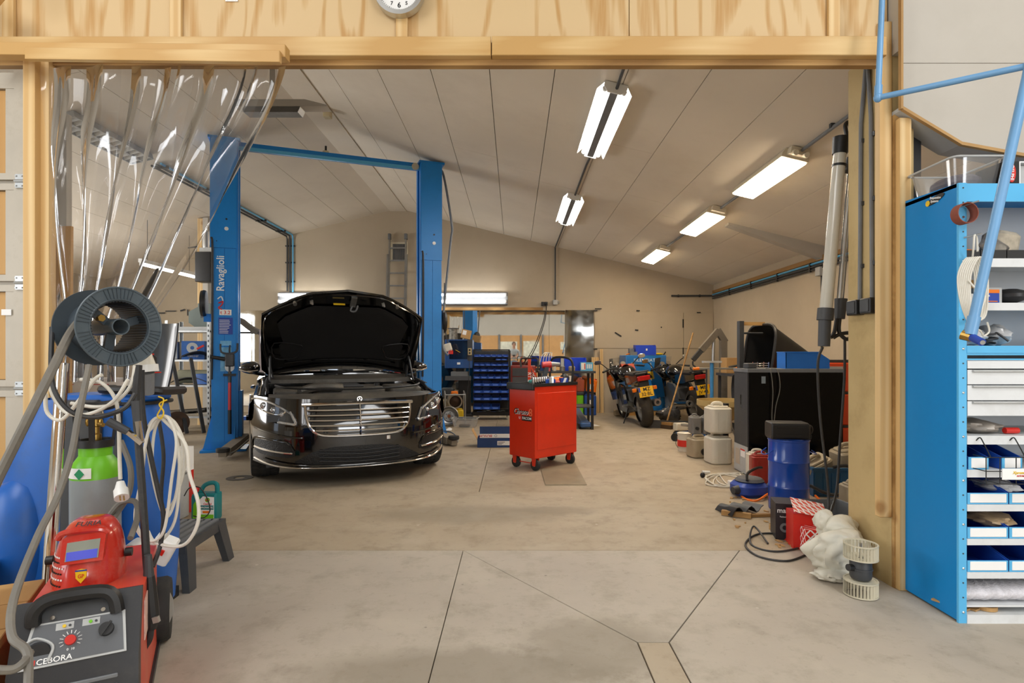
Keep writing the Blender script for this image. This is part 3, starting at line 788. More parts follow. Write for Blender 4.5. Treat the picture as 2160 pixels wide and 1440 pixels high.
# socket, junction box and hanging cable on the back wall
t = thing('wall_socket', 'black double wall socket with a hanging black cable', 'socket', (.63, 11.96, 2.24))
b = B(); b.rbox((-.065, -.04, 0), (.0, .03, .08), .006); b.rbox((.003, -.04, 0), (.068, .03, .08), .006); part('socket_body', b, M['black'], t)
part('plug', B().cyl((.035, -.04, .04), (.035, -.09, .03), .022, n=10), M['black'], t)
part('cord', B().tube([(.67, 11.86, 2.25), (.62, 11.6, 1.9), (.42, 11.3, 1.35), (.2, 11.0, 1.02), (-.02, 10.8, .86), (-.1, 10.75, .55)], .009, 6, 5), M['cable_b'], t, world=True)
t = thing('junction_box', 'grey junction box at the foot of the wall conduit', 'junction box', (.86, 11.96, 2.26))
part('box_body', B().rbox((-.05, -.04, 0), (.05, .035, .1), .008), M['lgrey'], t)
for z in (.035, .07): part('gland', B().cyl((.05, 0, z), (.085, 0, z), .014, n=8), M['lgrey'], t)

# mirror wall
t = thing('wall_mirror', 'wide mirror panes along the back wall reflecting the workshop', 'mirror', (-2.4, 11.97, .12))
MIR = mirrorm('mirror', (.86, .87, .85), .015, .05); MIRD = mirrorm('mirror_dusty', (.42, .42, .40), .05, .14)
for (a, b_) in ((-5.9, -3.72), (-3.71, -1.6), (-1.59, .728), (.734, 1.062)):
    part('mirror_pane', B().box((a, 11.975, .14), (b_, 11.985, 2.14)), MIR, t, world=True, smooth=0)
part('mirror_pane', B().box((1.075, 11.97, .14), (1.67, 11.982, 2.15)), MIRD, t, label='dark dusty mirror pane', world=True, smooth=0)
part('top_rail', B().box((-1.6, 11.95, 2.145), (.6, 11.985, 2.205)), M['timberd'], t, world=True)

# ladder and grille on the back wall
t = thing('ladder', 'grey aluminium two section ladder leaning on back wall', 'ladder', (-2.44, 11.86, 0))
for s in (-1, 1):
    part('stile', B().bar((s * .17, -.25, 0), (s * .17, .05, 3.66), .03, .06, (0, 1, 0)), M['steel'], t)
    part('stile', B().bar((s * .2, -.32, 0), (s * .2, 0, 3.3), .03, .06, (0, 1, 0)), M['steel'], t)
    part('end_hook', B().rbox((s * .17 - .03, .0, 3.62), (s * .17 + .03, .09, 3.74), .01), M['mgrey'], t)
for k in range(13): z = .26 + .265 * k; part('rung', B().bar((-.17, -.25 + .3 * z / 3.66, z), (.17, -.25 + .3 * z / 3.66, z), .035, .03), M['steel'], t)
t = thing('vent_grille', 'cream framed ventilation grille behind the ladder top', 'grille', (-2.42, 11.985, 3.17))
part('frame', B().holed(.36, .42, .28, .34, -.02, .012, 'y', 0, .2, 0, .2), mat('cream', 'd2c8ae', .6), t)
for k in range(12): part('slat', B().at((-.13 + .0235 * k, 0, .2), (0, 0, .5)).cb((0, 0, 0), (.018, .004, .34)), M['mgrey'], t)

# clear strip curtain drawn to the left
PVC = clearm('clear_pvc', (.975, .975, .98), .05, .03, .15, .02)
t = thing('strip_curtain', 'clear plastic strip curtain gathered towards the left jamb', 'curtain', (-1.9, 2.84, 1.06))
NS = 10


def curt(u, v):
    X0 = -2.375 + 1.235 * u; z = 2.645 - 1.58 * v
    q = min(1, v / .84); s = q ** 1.25
    X = X0 * (1 - s) + (-2.33 + .42 * u) * s
    amp = .006 + .014 * math.sin(PI * min(1, q)) + .03 * s
    Y = 2.845 + amp * math.sin(2 * PI * 6.5 * u + .8 * math.sin(5 * v)) + .010 * math.sin(17 * u + 7 * v) + .006 * math.sin(41 * u - 12 * v) + .05 * s
    X += .012 * s * math.cos(2 * PI * 6.5 * u)
    return Vector((X, Y, z))


for k in range(NS):
    a = max(0, k / NS - .03); c = min(1, (k + 1) / NS + .03)
    part('strip', B().grid(lambda u, v: curt(a + (c - a) * u, v) + Vector((0, .006 * (k % 2), 0)), 14, 40), PVC, t, world=True, smooth=180)
# ================================================================ car on the lift
CP = mat('black_car_paint', '030304', .12, var=.0, coat=1.0, spec=.6)
GL = mat('dark_glass', '0b0f12', .03, var=0, coat=1.0, spec=.8)
MESHM = mat('black_mesh', '0c0c0d', .55, var=.3, vs=60, bump=.6, bs=90)
BAY = mat('engine_plastic', '4a4741', .5, var=.15, dirt=('7d766a', .55, 6))
LENS = mat('lamp_lens', 'c8ced4', .06, .75, var=.45, vs=14, coat=1)
LENSD = mat('lamp_dark', '4c5056', .12, .7, var=.55, vs=9, coat=1)
car = thing('saloon_car', 'black luxury saloon car with open bonnet and chrome grille', 'car', (-1.405, 5.208, 0), math.radians(23))


def yf(x, z):
    a = min(1.0, abs(x) / .95)
    y = .02 + .10 * a * a + .50 * a ** 5
    if z > .55: y += .35 * (z - .55)
    if z < .30: y += .22 * (.30 - z)
    return y


def lerp(tab, x):
    for i in range(len(tab) - 1):
        if x <= tab[i + 1][0]:
            t = (x - tab[i][0]) / (tab[i + 1][0] - tab[i][0]); t = max(0, t)
            return [tab[i][k] * (1 - t) + tab[i + 1][k] * t for k in range(1, len(tab[i]))]
    return list(tab[-1][1:])


def fpatch(tab, s, off, nu=16, nv=6, thick=.02):
    """patch lying on the front fascia; table rows: |x|, low z, high z"""
    x0, x1 = tab[0][0], tab[-1][0]
    def fn(u, v):
        x = x0 + (x1 - x0) * u; lo, hi = lerp(tab, x); z = lo + (hi - lo) * v
        return (s * x, yf(x, z) - off, z)
    return B().grid(fn, nu, nv, thick=(0, thick, 0))


def fline(pts, off, r, k=4, flat=None, closed=False):
    return B().tube([(x, yf(x, z) - off, z) for (x, z) in [tuple(p[:2]) for p in catmull([(a, b, 0) for a, b in pts], k, closed)]], r, 8, flat=flat, closed=closed)


def fas(u, v):
    x = -.95 + 1.9 * u; zt = .795 + .025 * (abs(x) / .95) ** 2; zb = .17 + .05 * (abs(x) / .95) ** 3
    z = zb + (zt - zb) * v
    return (x, yf(x, z), z)


part('front_bumper', B().grid(fas, 41, 16, thick=(0, .05, 0)), CP, car)
# side shells
def arch(y):
    for c in (.87, 3.90):
        if abs(y - c) < .37: return .33 + math.sqrt(.37 ** 2 - (y - c) ** 2)
    return .22


ys = [.60, .66, .72, .80, .87, .94, 1.02, 1.10, 1.18, 1.24, 1.35, 1.5, 1.72, 1.7201, 2.0, 2.5, 3.0, 3.45, 3.53, 3.6, 3.7, 3.8, 3.9, 4.0, 4.1, 4.2, 4.27, 4.4, 4.7, 4.95, 5.1]
def prof(y, s):
    b = arch(y); g = min(1, (y - .6) / 1.2); tp = 1 - .10 * max(0, (y - 4.3) / .8) ** 2
    zt = .82 + .13 * g
    P = [(.85, b - .01), (.945, max(b, .32)), (.957, max(b + .03, .55)), (.945, max(b + .05, .74)), (.905, zt - .02), (.86, zt)]
    if y <= 1.72: P += [(.83, zt - .005), (.80, zt - .05), (.78, .64)]
    else: P += [(.76, zt + .02), (.4, zt + .045), (0, zt + .05)]
    return [(s * x * tp, y, z) for x, z in P]


for s in (-1, 1):
    nn = 9; b = B(); vs = [p for y in ys for p in prof(y, s)]
    b.add(vs, [(i * nn + j, (i + 1) * nn + j, (i + 1) * nn + j + 1, i * nn + j + 1) for i in range(len(ys) - 1) for j in range(nn - 1)])
    part('side_body', b, CP, car, smooth=50)
    part('sill', B().rbox((s * .86 - .04, 1.3, .17), (s * .86 + .04, 3.5, .26), .02), CP, car)
    # door handle and crease trims
    part('door_handle', B().tube([(s * .955, 2.35, .80), (s * .985, 2.42, .805), (s * .985, 2.52, .81), (s * .955, 2.58, .81)], .014, 6, 3), M['chrome'], car)
    part('fender_vent', B().bar((s * .952, 1.35, .62), (s * .952, 1.62, .64), .012, .02), M['chrome'], car)
part('rear_bumper', B().grid(lambda u, v: ((-.86 + 1.72 * u), 5.1 + .06 * math.sin(PI * u), .25 + .74 * v), 13, 8, thick=(0, -.05, 0)), CP, car)
for s in (-1, 1): part('tail_lamp', B().rbox((s * .62 - .2, 5.13, .72), (s * .62 + .2, 5.17, .9), .02), M['red2'], car)
# greenhouse
gs = [(1.74, .72, .985), (1.95, .70, 1.12), (2.2, .675, 1.26), (2.5, .64, 1.39), (2.8, .62, 1.455), (3.2, .61, 1.475), (3.6, .61, 1.45), (4.0, .63, 1.35), (4.3, .66, 1.22), (4.6, .70, 1.03)]
def ghs(i, j):
    y, w, z = gs[i]; t = j / 10
    ang = (t - .5) * 2
    if abs(ang) > .8: k = (abs(ang) - .8) / .2; x = w + (.84 - w) * k; zz = z - (z - .97) * k; zz = min(zz, z)
    else: x = w * abs(ang) / .8; zz = z + .05 * (1 - (ang / .8) ** 2)
    return (math.copysign(x, ang) if ang else 0, y, zz)


def gpart(name, i0, i1, j0, j1, m, off=0):
    vs = [ghs(i, j) for i in range(i0, i1 + 1) for j in range(j0, j1 + 1)]; n = j1 - j0 + 1
    vs = [(x, y, z + off) for x, y, z in vs]
    part(name, B().add(vs, [(i * n + j, (i + 1) * n + j, (i + 1) * n + j + 1, i * n + j + 1) for i in range(i1 - i0) for j in range(n - 1)]), m, car, smooth=50)


gpart('windscreen', 0, 3, 1, 9, GL); gpart('roof', 3, 6, 1, 9, CP); gpart('rear_window', 6, 9, 1, 9, GL)
gpart('side_window', 0, 9, 0, 1, GL); gpart('side_window', 0, 9, 9, 10, GL)
for s in (-1, 1):
    part('windscreen_pillar', B().tube([(s * .76, 1.74, .97), (s * .70, 2.2, 1.25), (s * .655, 2.5, 1.40), (s * .63, 2.8, 1.46)], .028, 6, 3), CP, car)
    part('wiper', B().tube([(s * .05 - .25, 1.62, .975), (s * .05 + .1, 1.68, 1.005), (s * .3 + .15, 1.76, 1.015)], .011, 6, 4), M['black'], car)
part('screen_sensor', B().rbox((-.16, 2.0, 1.19), (-.06, 2.02, 1.24), .01), M['whitep'], car)
# mirrors
for s in (-1, 1):
    mr = part('door_mirror', B().grid(lambda u, v: (s * (.99 + .115 * math.cos(2 * PI * u) * math.sin(PI * v)), 1.93 + .10 * math.cos(PI * v), 1.055 + .075 * math.sin(2 * PI * u) * math.sin(PI * v) * (1 - .25 * math.cos(2 * PI * u) * s * s)), 20, 9, True), CP, car)
    part('mirror_arm', B().tube([(s * .84, 1.98, .975), (s * .92, 1.95, .99), (s * .98, 1.93, 1.01)], .022, 6, 3), CP, mr)
    part('indicator_strip', B().tube([(s * .90, 1.86, 1.022), (s * .99, 1.832, 1.012), (s * 1.095, 1.9, 1.035)], .011, 6, 4), M['chrome'], mr)
# wheels
def tyre(cx, cy, s):
    def fn(u, v):
        a = 2 * PI * u; w = (v - .5)
        if abs(w) < .36:
            r = .337 - .01 * (abs(w) / .36) ** 4
            q = (u * 44 + abs(w) * 2.2) % 1
            if q < .3 or abs(abs(w) - .12) < .025: r -= .008
            x = w / .36 * .122
        else:
            k = (abs(w) - .36) / .14; r = .325 - .085 * k; x = math.copysign(.122 + .012 * math.sin(PI * k) - .012 * k, w)
        return (cx + x, cy + r * math.cos(a), .337 + r * math.sin(a))
    o = part('tyre', B().grid(fn, 176, 23, True), M['rubber'], car, smooth=30)
    return o


for cy in (.87, 3.9):
    for s in (-1, 1):
        tyre(s * .81, cy, s)
        rim = part('rim', B().lathe([(.24, -.1), (.235, .085), (.22, .1), (.2, .085), (.19, -.06), (.05, -.03), (.05, .03), (0.0, .03)] if s > 0 else [(.24, .1), (.235, -.085), (.22, -.1), (.2, -.085), (.19, .06), (.05, .03), (.05, -.03), (0.0, -.03)], 32, (s * .81, cy, .337), 'x'), M['alu'], car)
        for k in range(10):
            a = 2 * PI * k / 10
            part('spoke', B().bar((s * .84, cy + .04 * math.cos(a), .337 + .04 * math.sin(a)), (s * .895, cy + .215 * math.cos(a), .337 + .215 * math.sin(a)), .018, .03), M['alu'], rim)
        part('wheel_arch', B().grid(lambda u, v: (s * (.60 + .27 * v), cy + .362 * math.cos(PI * u), .335 + .362 * math.sin(PI * u)), 16, 2), M['black'], car)
# under tray
part('under_tray', B().box((-.8, .35, .17), (.8, 4.9, .2)), M['black'], car)
# grille
gt = [(0, .478, .742), (.28, .482, .742), (.38, .505, .742), (.44, .56, .74), (.475, .65, .738)]
g2 = [(-x, a, b) for x, a, b in reversed(gt)] + gt[1:]
gr = part('grille', fpatch(g2, 1, .004, 31, 7, .03), M['blackg'], car)
fr_ = [(-.475, .745), (-.47, .66), (-.44, .56), (-.38, .5), (-.28, .474), (0, .468), (.28, .474), (.38, .5), (.44, .56), (.47, .66), (.475, .745)]
part('chrome_frame', fline(fr_, .014, .013, 4), M['chrome'], gr)
part('chrome_bar', fline([(-.5, .752), (-.25, .758), (0, .76), (.25, .758), (.5, .752)], .016, .017, 4), M['chrome'], gr)
for z, hx in ((.70, .46), (.655, .455), (.61, .45), (.565, .43), (.522, .39)):
    part('slat', fline([(-hx, z + .004), (-hx / 2, z), (0, z - .001), (hx / 2, z), (hx, z + .004)], .022, .0085, 4, .6), M['chrome'], gr)
part('centre_rib', fline([(0, .472), (0, .6), (0, .75)], .028, .006), M['chrome'], gr)
star = part('bonnet_badge', B().ring(.018, .024, -.003, .003, 20, (0, .085, .795), 'y'), M['chrome'], car)
for k in range(3): a = PI / 2 + k * 2 * PI / 3; part('badge_ray', B().bar((0, .085, .795), (.02 * math.cos(a), .085, .795 + .02 * math.sin(a)), .004, .004), M['chrome'], star)
part('bumper_glint', B().rbox((.235, .018, .415), (.275, .035, .455), .006), M['chrome'], car)  # small chrome square stands in for a bright reflection on the bumper
# headlamps
ht = [(.545, .565, .59), (.60, .575, .69), (.68, .60, .74), (.78, .635, .785), (.87, .68, .808), (.925, .72, .80)]
for s in (-1, 1):
    hl = part('headlamp', fpatch(ht, s, .006, 18, 8), LENSD, car)
    part('lamp_brow', fline([(s * x, hi - .012) for x, lo, hi in ht[1:]], .012, .009, 4), LENS, hl)
    part('lamp_strip', fline([(s * .60, .69), (s * .575, .64), (s * .555, .585), (s * .62, .588), (s * .70, .60)], .012, .012, 4), LENS, hl)
    part('lamp_strip', fline([(s * .63, .70), (s * .67, .665), (s * .76, .67), (s * .84, .70), (s * .9, .735)], .010, .007, 4), M['chrome'], hl)
    for (x, z, r) in ((.82, .735, .034), (.735, .70, .030), (.665, .665, .022)):
        part('projector', B().lathe([(r, .012), (r * .9, -.004), (r * .5, -.012), (0, -.016)], 16, (s * x, yf(x, z) - .006, z), 'y'), LENS, hl)
    it = [(.56, .30, .34), (.62, .285, .41), (.75, .29, .425), (.86, .30, .43), (.90, .33, .42)]
    ik = part('side_intake', fpatch(it, s, .004, 12, 5, .02), MESHM, car)
    part('intake_blade', fline([(s * .58, .325), (s * .7, .333), (s * .82, .345), (s * .9, .36)], .016, .011, 4, .5), M['chrome'], ik)
    part('intake_rim', fline([(s * .57, .345), (s * .63, .42), (s * .76, .437), (s * .9, .437), (s * .92, .33)], .008, .009, 4), CP, ik)
    part('bumper_crease', fline([(s * .5, .46), (s * .62, .47), (s * .78, .5), (s * .9, .53)], .004, .009, 4), CP, car)
lt = [(-.56, .235, .25), (-.42, .22, .33), (-.25, .21, .372), (0, .205, .375), (.25, .21, .372), (.42, .22, .33), (.56, .235, .25)]
li = part('lower_intake', fpatch(lt, 1, .003, 25, 6, .02), MESHM, car)
for z in (.25, .285, .32, .35):
    part('intake_rib', fline([(-.36, z), (0, z - .02), (.36, z)], .012, .006, 5), M['black'], li)
part('chrome_lip', fline([(-.9, .25), (-.72, .205), (-.4, .19), (0, .182), (.4, .19), (.72, .205), (.9, .25)], .012, .010, 5, .7), M['chrome'], car)
part('upper_lip', fline([(-.82, .262), (-.6, .225), (-.3, .205), (0, .2), (.3, .205), (.6, .225), (.82, .262)], .018, .006, 5), CP, car)
# engine bay
part('bay_floor', B().box((-.79, .2, .60), (.79, 1.72, .66)), M['black'], car)
def rad(u, v):
    x = -.78 + 1.56 * u; y = yf(x, .79) + .02 + (.36 - .1 * abs(x)) * v
    return (x, y, .79 + .045 * math.sin(min(1, v * 1.6) * PI / 2) - .012 * (abs(x) / .78) ** 2)
part('radiator_cover', B().grid(rad, 25, 8, thick=(0, 0, -.03)), BAY, car)
part('seal', B().tube([(-.72, .75, .90), (-.62, .56, .885), (-.35, .5, .87), (0, .48, .865), (.35, .5, .87), (.62, .56, .885), (.72, .75, .90)], .011, 6, 5), M['black'], car)
part('engine_cover', B().rbox((-.33, .72, .70), (.36, 1.38, .87), .06, 4, .03), BAY, car)
part('cover_plate', B().rbox((-.12, .74, .87), (.14, 1.3, .888), .02), M['dgrey'], car)
part('intake_duct', B().tube([(-.5, .62, .84), (-.36, .68, .875), (-.22, .66, .88), (-.1, .72, .87)], .045, 8, 4), BAY, car)
part('air_box', B().rbox((-.74, .72, .68), (-.38, 1.3, .86), .04), BAY, car)
part('fuse_box', B().rbox((.40, .70, .68), (.74, 1.3, .87), .04), BAY, car)
part('filler_cap', B().lathe([(.03, .87), (.03, .895), (.022, .9), (0, .9)], 14, (.3, .95, 0)), M['black'], car)
part('cowl', B().grid(lambda u, v: (-.78 + 1.56 * u, 1.42 + .36 * v - .06 * math.cos(PI * (u - .5)), .93 + .045 * v), 12, 4, thick=(0, 0, -.04)), BAY, car)
for s in (-1, 1):
    part('bay_edge', B().tube([(s * .79, .68, .84), (s * .8, .9, .885), (s * .80, 1.3, .93), (s * .78, 1.68, .955)], .016, 6, 4), M['black'], car)
    for k in range(6): part('drain_slot', B().cb((s * .815, .85 + .07 * k, .897 + .006 * k), (.022, .05, .01)), M['dgrey'], car)
# bonnet, raised
HA = math.radians(48)
bn = B()
ho = [(.0, .78), (.1, .86), (.5, .865), (.88, .85), (1.06, .58), (1.16, .40), (1.2, .2), (1.215, 0)]
def hm_(t, x, n):
    y = 1.72 - t * math.cos(HA) - n * math.sin(HA); z = .985 + t * math.sin(HA) - n * math.cos(HA)
    return (x, y, z)
def hood(off, sc_=1.0, t0=0, t1=1.215, crown=.05):
    def fn(u, v):
        t0_ = t0 + .13 * (1 - (2 * u - 1) ** 2); t = t0_ + (t1 - t0_) * v; w = lerp(ho, t)[0] * sc_; x = -w + 2 * w * u
        return hm_(t, x, off - crown * (1 - (x / .86) ** 2) * math.sin(PI * min(.9, t / 1.25)))
    return fn
hd = part('bonnet', B().grid(hood(0), 21, 26, thick=hm_(0, 0, .02) - Vector(hm_(0, 0, 0)) if False else (0, -.0, -.022)), CP, car)
ho2 = [(.12, .50), (.3, .66), (.45, .68), (.5, .64), (.75, .70), (.85, .62), (.98, .40), (1.0, .34)]
def liner(u, v):
    t = .2 + .8 * v; w = lerp(ho2, t)[0]; x = -w + 2 * w * u
    e = min(1, min(v, 1 - v) * 12, min(u, 1 - u) * 12)
    return hm_(t, x, .03 + .014 * e - .03 * (1 - (x / .86) ** 2) * math.sin(PI * t / 1.25))
part('insulation_mat', B().grid(liner, 33, 33, thick=(0, .006, .006)), mat('matte_felt', '0d0d0d', .95, var=.3, vs=3), hd)
for pts in ([(.14, .78), (.5, .82), (.86, .80), (1.04, .55), (1.14, .36), (1.17, 0), (1.14, -.36), (1.04, -.55), (.86, -.80), (.5, -.82), (.14, -.78)],
            [(.2, -.62), (.25, -.3), (.26, 0), (.25, .3), (.2, .62)], [(.06, -.74), (.14, -.3), (.16, 0), (.14, .3), (.06, .74)]):
    part('bonnet_rib', B().tube([hm_(t, x, .03) for t, x in pts], .013, 6, 4), CP, hd)
for s in (-1, 1):
    part('pocket_rim', B().tube([hm_(t, s * x, .04) for t, x in ((.28, .72), (.28, .52), (.36, .47), (.47, .45), (.5, .73))], .006, 5, 3, True), M['black'], hd)
    part('hinge_arm', B().bar((s * .74, 1.5, .92), hm_(.15, s * .78, .02), .02, .04), M['black'], hd)
    part('gas_strut', B().cyl((s * .77, 1.25, .91), hm_(.3, s * .77, .03), .011, n=8), M['dgrey'], hd)
    sp = [hm_(1.09 + .002 * math.cos(k * 1.05), s * .37 + .018 * math.sin(k * 1.05), .03 + .0022 * k) for k in range(34)]
    part('buffer_spring', B().tube(sp, .004, 5), M['steel'], hd)
    part('bump_stop', B().lathe([(.022, 0), (.022, .02), (.012, .03), (0, .03)], 10).at() if False else B().cyl(hm_(1.05, s * .53, .02), hm_(1.05, s * .53, .06), .02, n=10), M['steel'], hd)
lb = B(); lb.m = Matrix(); part('latch', B().bar(hm_(1.04, .05, .045), hm_(1.16, .06, .045), .06, .03, (0, -1, 0)), M['steel'], hd)
part('latch_hook', B().tube([hm_(1.06, .05, .05), hm_(1.0, .03, .07), hm_(1.01, .08, .09), hm_(1.07, .1, .07)], .01, 6, 3), M['mgrey'], hd)
part('yellow_label', B().bar(hm_(1.065, -.15, .048), hm_(1.065, -.03, .048), .002, .03, (0, .74, .67)), M['yellow'], hd)
# ================================================================ two-post lift
LA = math.radians(20.5)
lift = thing('two_post_lift', 'blue two post car lift with overhead crossbeam', 'car lift', (-2.45, 7.71, 0), LA)
HLF = 2.63 / 2
for s in (-1, 1):
    ox = s * HLF
    c = B(); c.prism([(ox - s * .16, -.15), (ox + s * .14, -.15), (ox + s * .14, .15), (ox - s * .16, .15), (ox - s * .16, .06), (ox - s * .06, .06), (ox - s * .06, -.06), (ox - s * .16, -.06)], .02, 3.9)
    col = part('column', c, M['blue'], lift)
    part('cover_upper', B().box((ox - .155, -.165, 2.54), (ox + .145, -.15, 3.92)), M['blue'], col)
    part('cover_lower', B().box((ox - .13, -.158, .12), (ox + .005, -.15, 2.535)), M['blue'], col)
    part('cover_lower', B().box((ox + .01, -.158, .12), (ox + .135, -.15, 2.535)), M['blue'], col)
    part('top_plate', B().box((ox - .18, -.17, 3.90), (ox + .18, .17, 3.93)), M['blue'], col)
    part('base_plate', B().prism([(ox - .26, -.22), (ox + .26, -.22), (ox + .26, .2), (ox - .26, .2)], 0, .025), M['blue'], lift)
    part('gusset', B().prism([(-.28, .025), (-.15, .025), (-.15, .35)], ox - .01 - s * .12, ox + .01 - s * .12, 'x'), M['blue'], lift)
    part('gusset', B().prism([(ox + s * .14, .025), (ox + s * .24, .025), (ox + s * .14, .45)], -.12, -.1, 'y'), M['blue'], lift)
    part('carriage', B().box((ox - s * .2, -.1, .08), (ox - s * .06, .1, .75)), M['blue'], lift)
    for (dx, z, r, m) in ((.03, 2.9, .012, 'black'), (.03, 2.78, .024, 'whitep'), (-.08, 2.62, .006, 'black')):
        part('bolt', B().cyl((ox + dx, -.164, z), (ox + dx, -.172, z), r, n=12), M[m], col)
    part('hose', B().tube([(ox - .14, -.16, 2.66), (ox - .125, -.17, 2.5), (ox - .128, -.17, 1.4), (ox - .135, -.17, .9)], .014, 6, 3), M['cable_b'], col)
    # chain pulley cover on the outer side
    part('pulley_cover', B().lathe([(0, -.03), (.16, -.03), (.17, 0), (.16, .03), (0, .03)], 24, (ox + (-.24 if s < 0 else .19), -.02, 1.85 if s < 0 else 1.68), 'x'), M['black'], lift)
    part('pulley_bracket', B().box((min(ox + s * .14, ox + s * .24), -.05, 1.62), (max(ox + s * .14, ox + s * .24), .0, 1.72)), M['blue'], lift)
part('crossbeam', B().prism([(-.05, 3.84), (.05, 3.84), (.05, 3.92), (-.05, 3.92)], -HLF + .16, HLF - .16, 'x'), M['blue'], lift)
part('crossbeam_flange', B().box((-HLF + .16, -.075, 3.815), (HLF - .16, -.05, 3.86)), M['blue_lt'], lift)
part('limit_switch', B().cyl((-.1, 0, 3.92), (-.1, 0, 4.02), .014, n=8), M['black'], lift)
part('switch_collar', B().cyl((-.1, 0, 3.925), (-.1, 0, 3.95), .04, n=10), mat('old_plastic2', 'd2c5a2', .5), lift)
part('pulley', B().cyl((HLF - .22, -.09, 3.86), (HLF - .22, -.07, 3.86), .05, n=16), mat('old_plastic3', 'c9bfa2', .5), lift)
part('supply_hose', B().tube([(HLF + .13, 0, 3.86), (HLF + .2, -.02, 3.8), (HLF + .32, -.03, 3.1), (HLF + .3, -.05, 2.85), (HLF + .19, -.1, 1.9), (HLF + .16, -.14, 1.35), (HLF + .22, -.2, 1.2)], .017, 8, 5), M['mgrey'], lift)
# lettering on the left column
ox = -HLF
text('Ravaglioli', .125, M['pwhite'], lift, (ox - .035, -.1595, 2.22), (PI / 2, -PI / 2, 0), sx=.95)
part('logo_swirl', B().tube([(ox - .06, -.16, 1.85), (ox - .01, -.16, 1.87), (ox - .03, -.16, 1.82), (ox - .06, -.16, 1.79), (ox - .02, -.16, 1.77)], .008, 5, 4), M['pred'], lift)
part('logo_swirl', B().tube([(ox - .07, -.16, 1.9), (ox - .03, -.16, 1.93), (ox - .01, -.16, 1.88)], .007, 5, 4), M['pwhite'], lift)
pl = part('load_plate', B().box((ox - .05, -.1615, 1.915 - .16 + .19), (ox + .085, -.158, 1.995 - .16 + .19)), M['pwhite'], lift) if False else part('load_plate', B().box((ox - .05, -.1625, 1.70), (ox + .085, -.158, 1.77)), M['pwhite'], lift)
text('t 3.2', .062, M['pred'], pl, (ox + .017, -.163, 1.732))
lb = part('instruction_label', B().box((ox - .06, -.162, 1.46), (ox + .1, -.158, 1.67)), M['pblue'], lift)
for k in range(9): part('print_line', B().box((ox - .05, -.1635, 1.475 + .02 * k), (ox + .04 + .045 * R.random(), -.1615, 1.481 + .02 * k)), M['pwhite'], lb)
wl_ = mat('worn_print', '6fb0da', .5, var=.2, vs=20)
for (z0, z1) in ((1.32, 1.38), (1.0, 1.30)):
    lb = part('worn_label', B().box((ox - .04, -.1615, z0), (ox + .085, -.158, z1)), wl_, lift)
# swing arms lying on the floor
def arm(p, q, label):
    a = part('swing_arm', B().bar(p, q, .12, .09), mat('arm_grey', '8a7f6e', .6, var=.15, dirt=('8d7a58', .5, 8)), lift, world=True)
    p, q = Vector(p), Vector(q); d = (q - p).normalized(); n = Vector((-d.y, d.x, 0))
    m = MC['arm_grey']
    part('arm_extension', B().bar(q - d * .2, q + d * .12, .085, .06), m, a, world=True)
    e = q + d * .1
    part('lift_pad', B().lathe([(0, .02), (.07, .02), (.075, .04), (.07, .065), (0, .065)], 14, (e.x, e.y, .07)), M['rubber'], a, world=True)
    part('guard_rod', B().tube([p + n * .1 + Vector((0, 0, .02)), p + d * .3 + n * .14 + Vector((0, 0, .05)), q + n * .12 + Vector((0, 0, .02)), q + d * .1 + n * .06], .008, 6, 4), M['steel'], a, world=True)


arm((-3.50, 7.40, .14), (-3.36, 6.62, .075), 1)
arm((-1.15, 8.0, .12), (-.86, 7.6, .06), 1)
# tool hanging on the left column
def LW(x, y, z): return WM[lift.name] @ Vector((x, y, z))
t = thing('hanging_press_tool', 'black clamp tool with red handle hanging on the lift column', 'tool', LW(-HLF + .05, -.2, .22), LA)
part('red_handle', B().cyl((.02, 0, .27), (.02, 0, .66), .018, n=10), M['red2'], t)
part('grip', B().cyl((.02, 0, .0), (.02, 0, .3), .021, n=10), M['black'], t)
part('collar', B().box((-.05, -.02, .72), (.09, .02, .75)), M['black'], t)
part('shaft', B().cyl((.02, 0, .64), (.02, 0, .88), .02, n=10), M['dgrey'], t)
part('washer', B().lathe([(0, -.015), (.055, -.015), (.055, .01), (0, .01)], 16, (.02, 0, .83), 'y'), M['galv'], t)
part('gear_head', B().rbox((-.03, -.055, .84), (.075, .03, 1.0), .02), M['dgrey'], t)
part('side_grip', B().cyl((-.02, -.02, .93), (-.19, -.03, .96), .026, .02, n=10), M['black'], t)
part('cradle', B().tube([(-.08, -.03, 1.12), (-.07, -.03, 1.02), (.02, -.03, 1.0), (.1, -.03, 1.03), (.11, -.03, 1.13)], .012, 6, 3), M['dgrey'], t)
part('hook', B().tube([(.02, 0, 1.0), (.02, -.02, 1.06), (.02, .03, 1.1)], .01, 6, 3), M['dgrey'], t)

# ================================================================ far left, behind the curtain
t = thing('storage_rack', 'galvanised slotted angle rack beside the left lift column', 'rack', (-5.25, 9.35, 0))
RW, RD = .36, .22
for sx in (-1, 1):
    for sy in (-1, 1):
        b = B(); b.prism([(sx * RW, sy * RD), (sx * (RW - .045), sy * RD), (sx * (RW - .045), sy * (RD - .004)), (sx * (RW - .004), sy * (RD - .004)), (sx * (RW - .004), sy * (RD - .045)), (sx * RW, sy * (RD - .045))], 0, 1.76)
        u = part('upright', b, M['galv'], t)
        if sy < 0:
            for k in range(20): part('slot', B().cb((sx * (RW - .022), -RD - .002, .1 + .083 * k), (.012, .004, .035)), M['black'], u)
for z in (.22, .72, 1.13, 1.6): part('shelf_board', B().box((-RW, -RD + .004, z - .03), (RW, RD - .004, z)), M['galv'], t)
g = 'parts stored on the slotted rack'
X0, Y0 = -5.25, 9.35
t = thing('brake_disc_box', 'blue carton printed with a brake disc on rack', 'box', (X0 + .03, Y0 - .08, 1.13), .2, g)
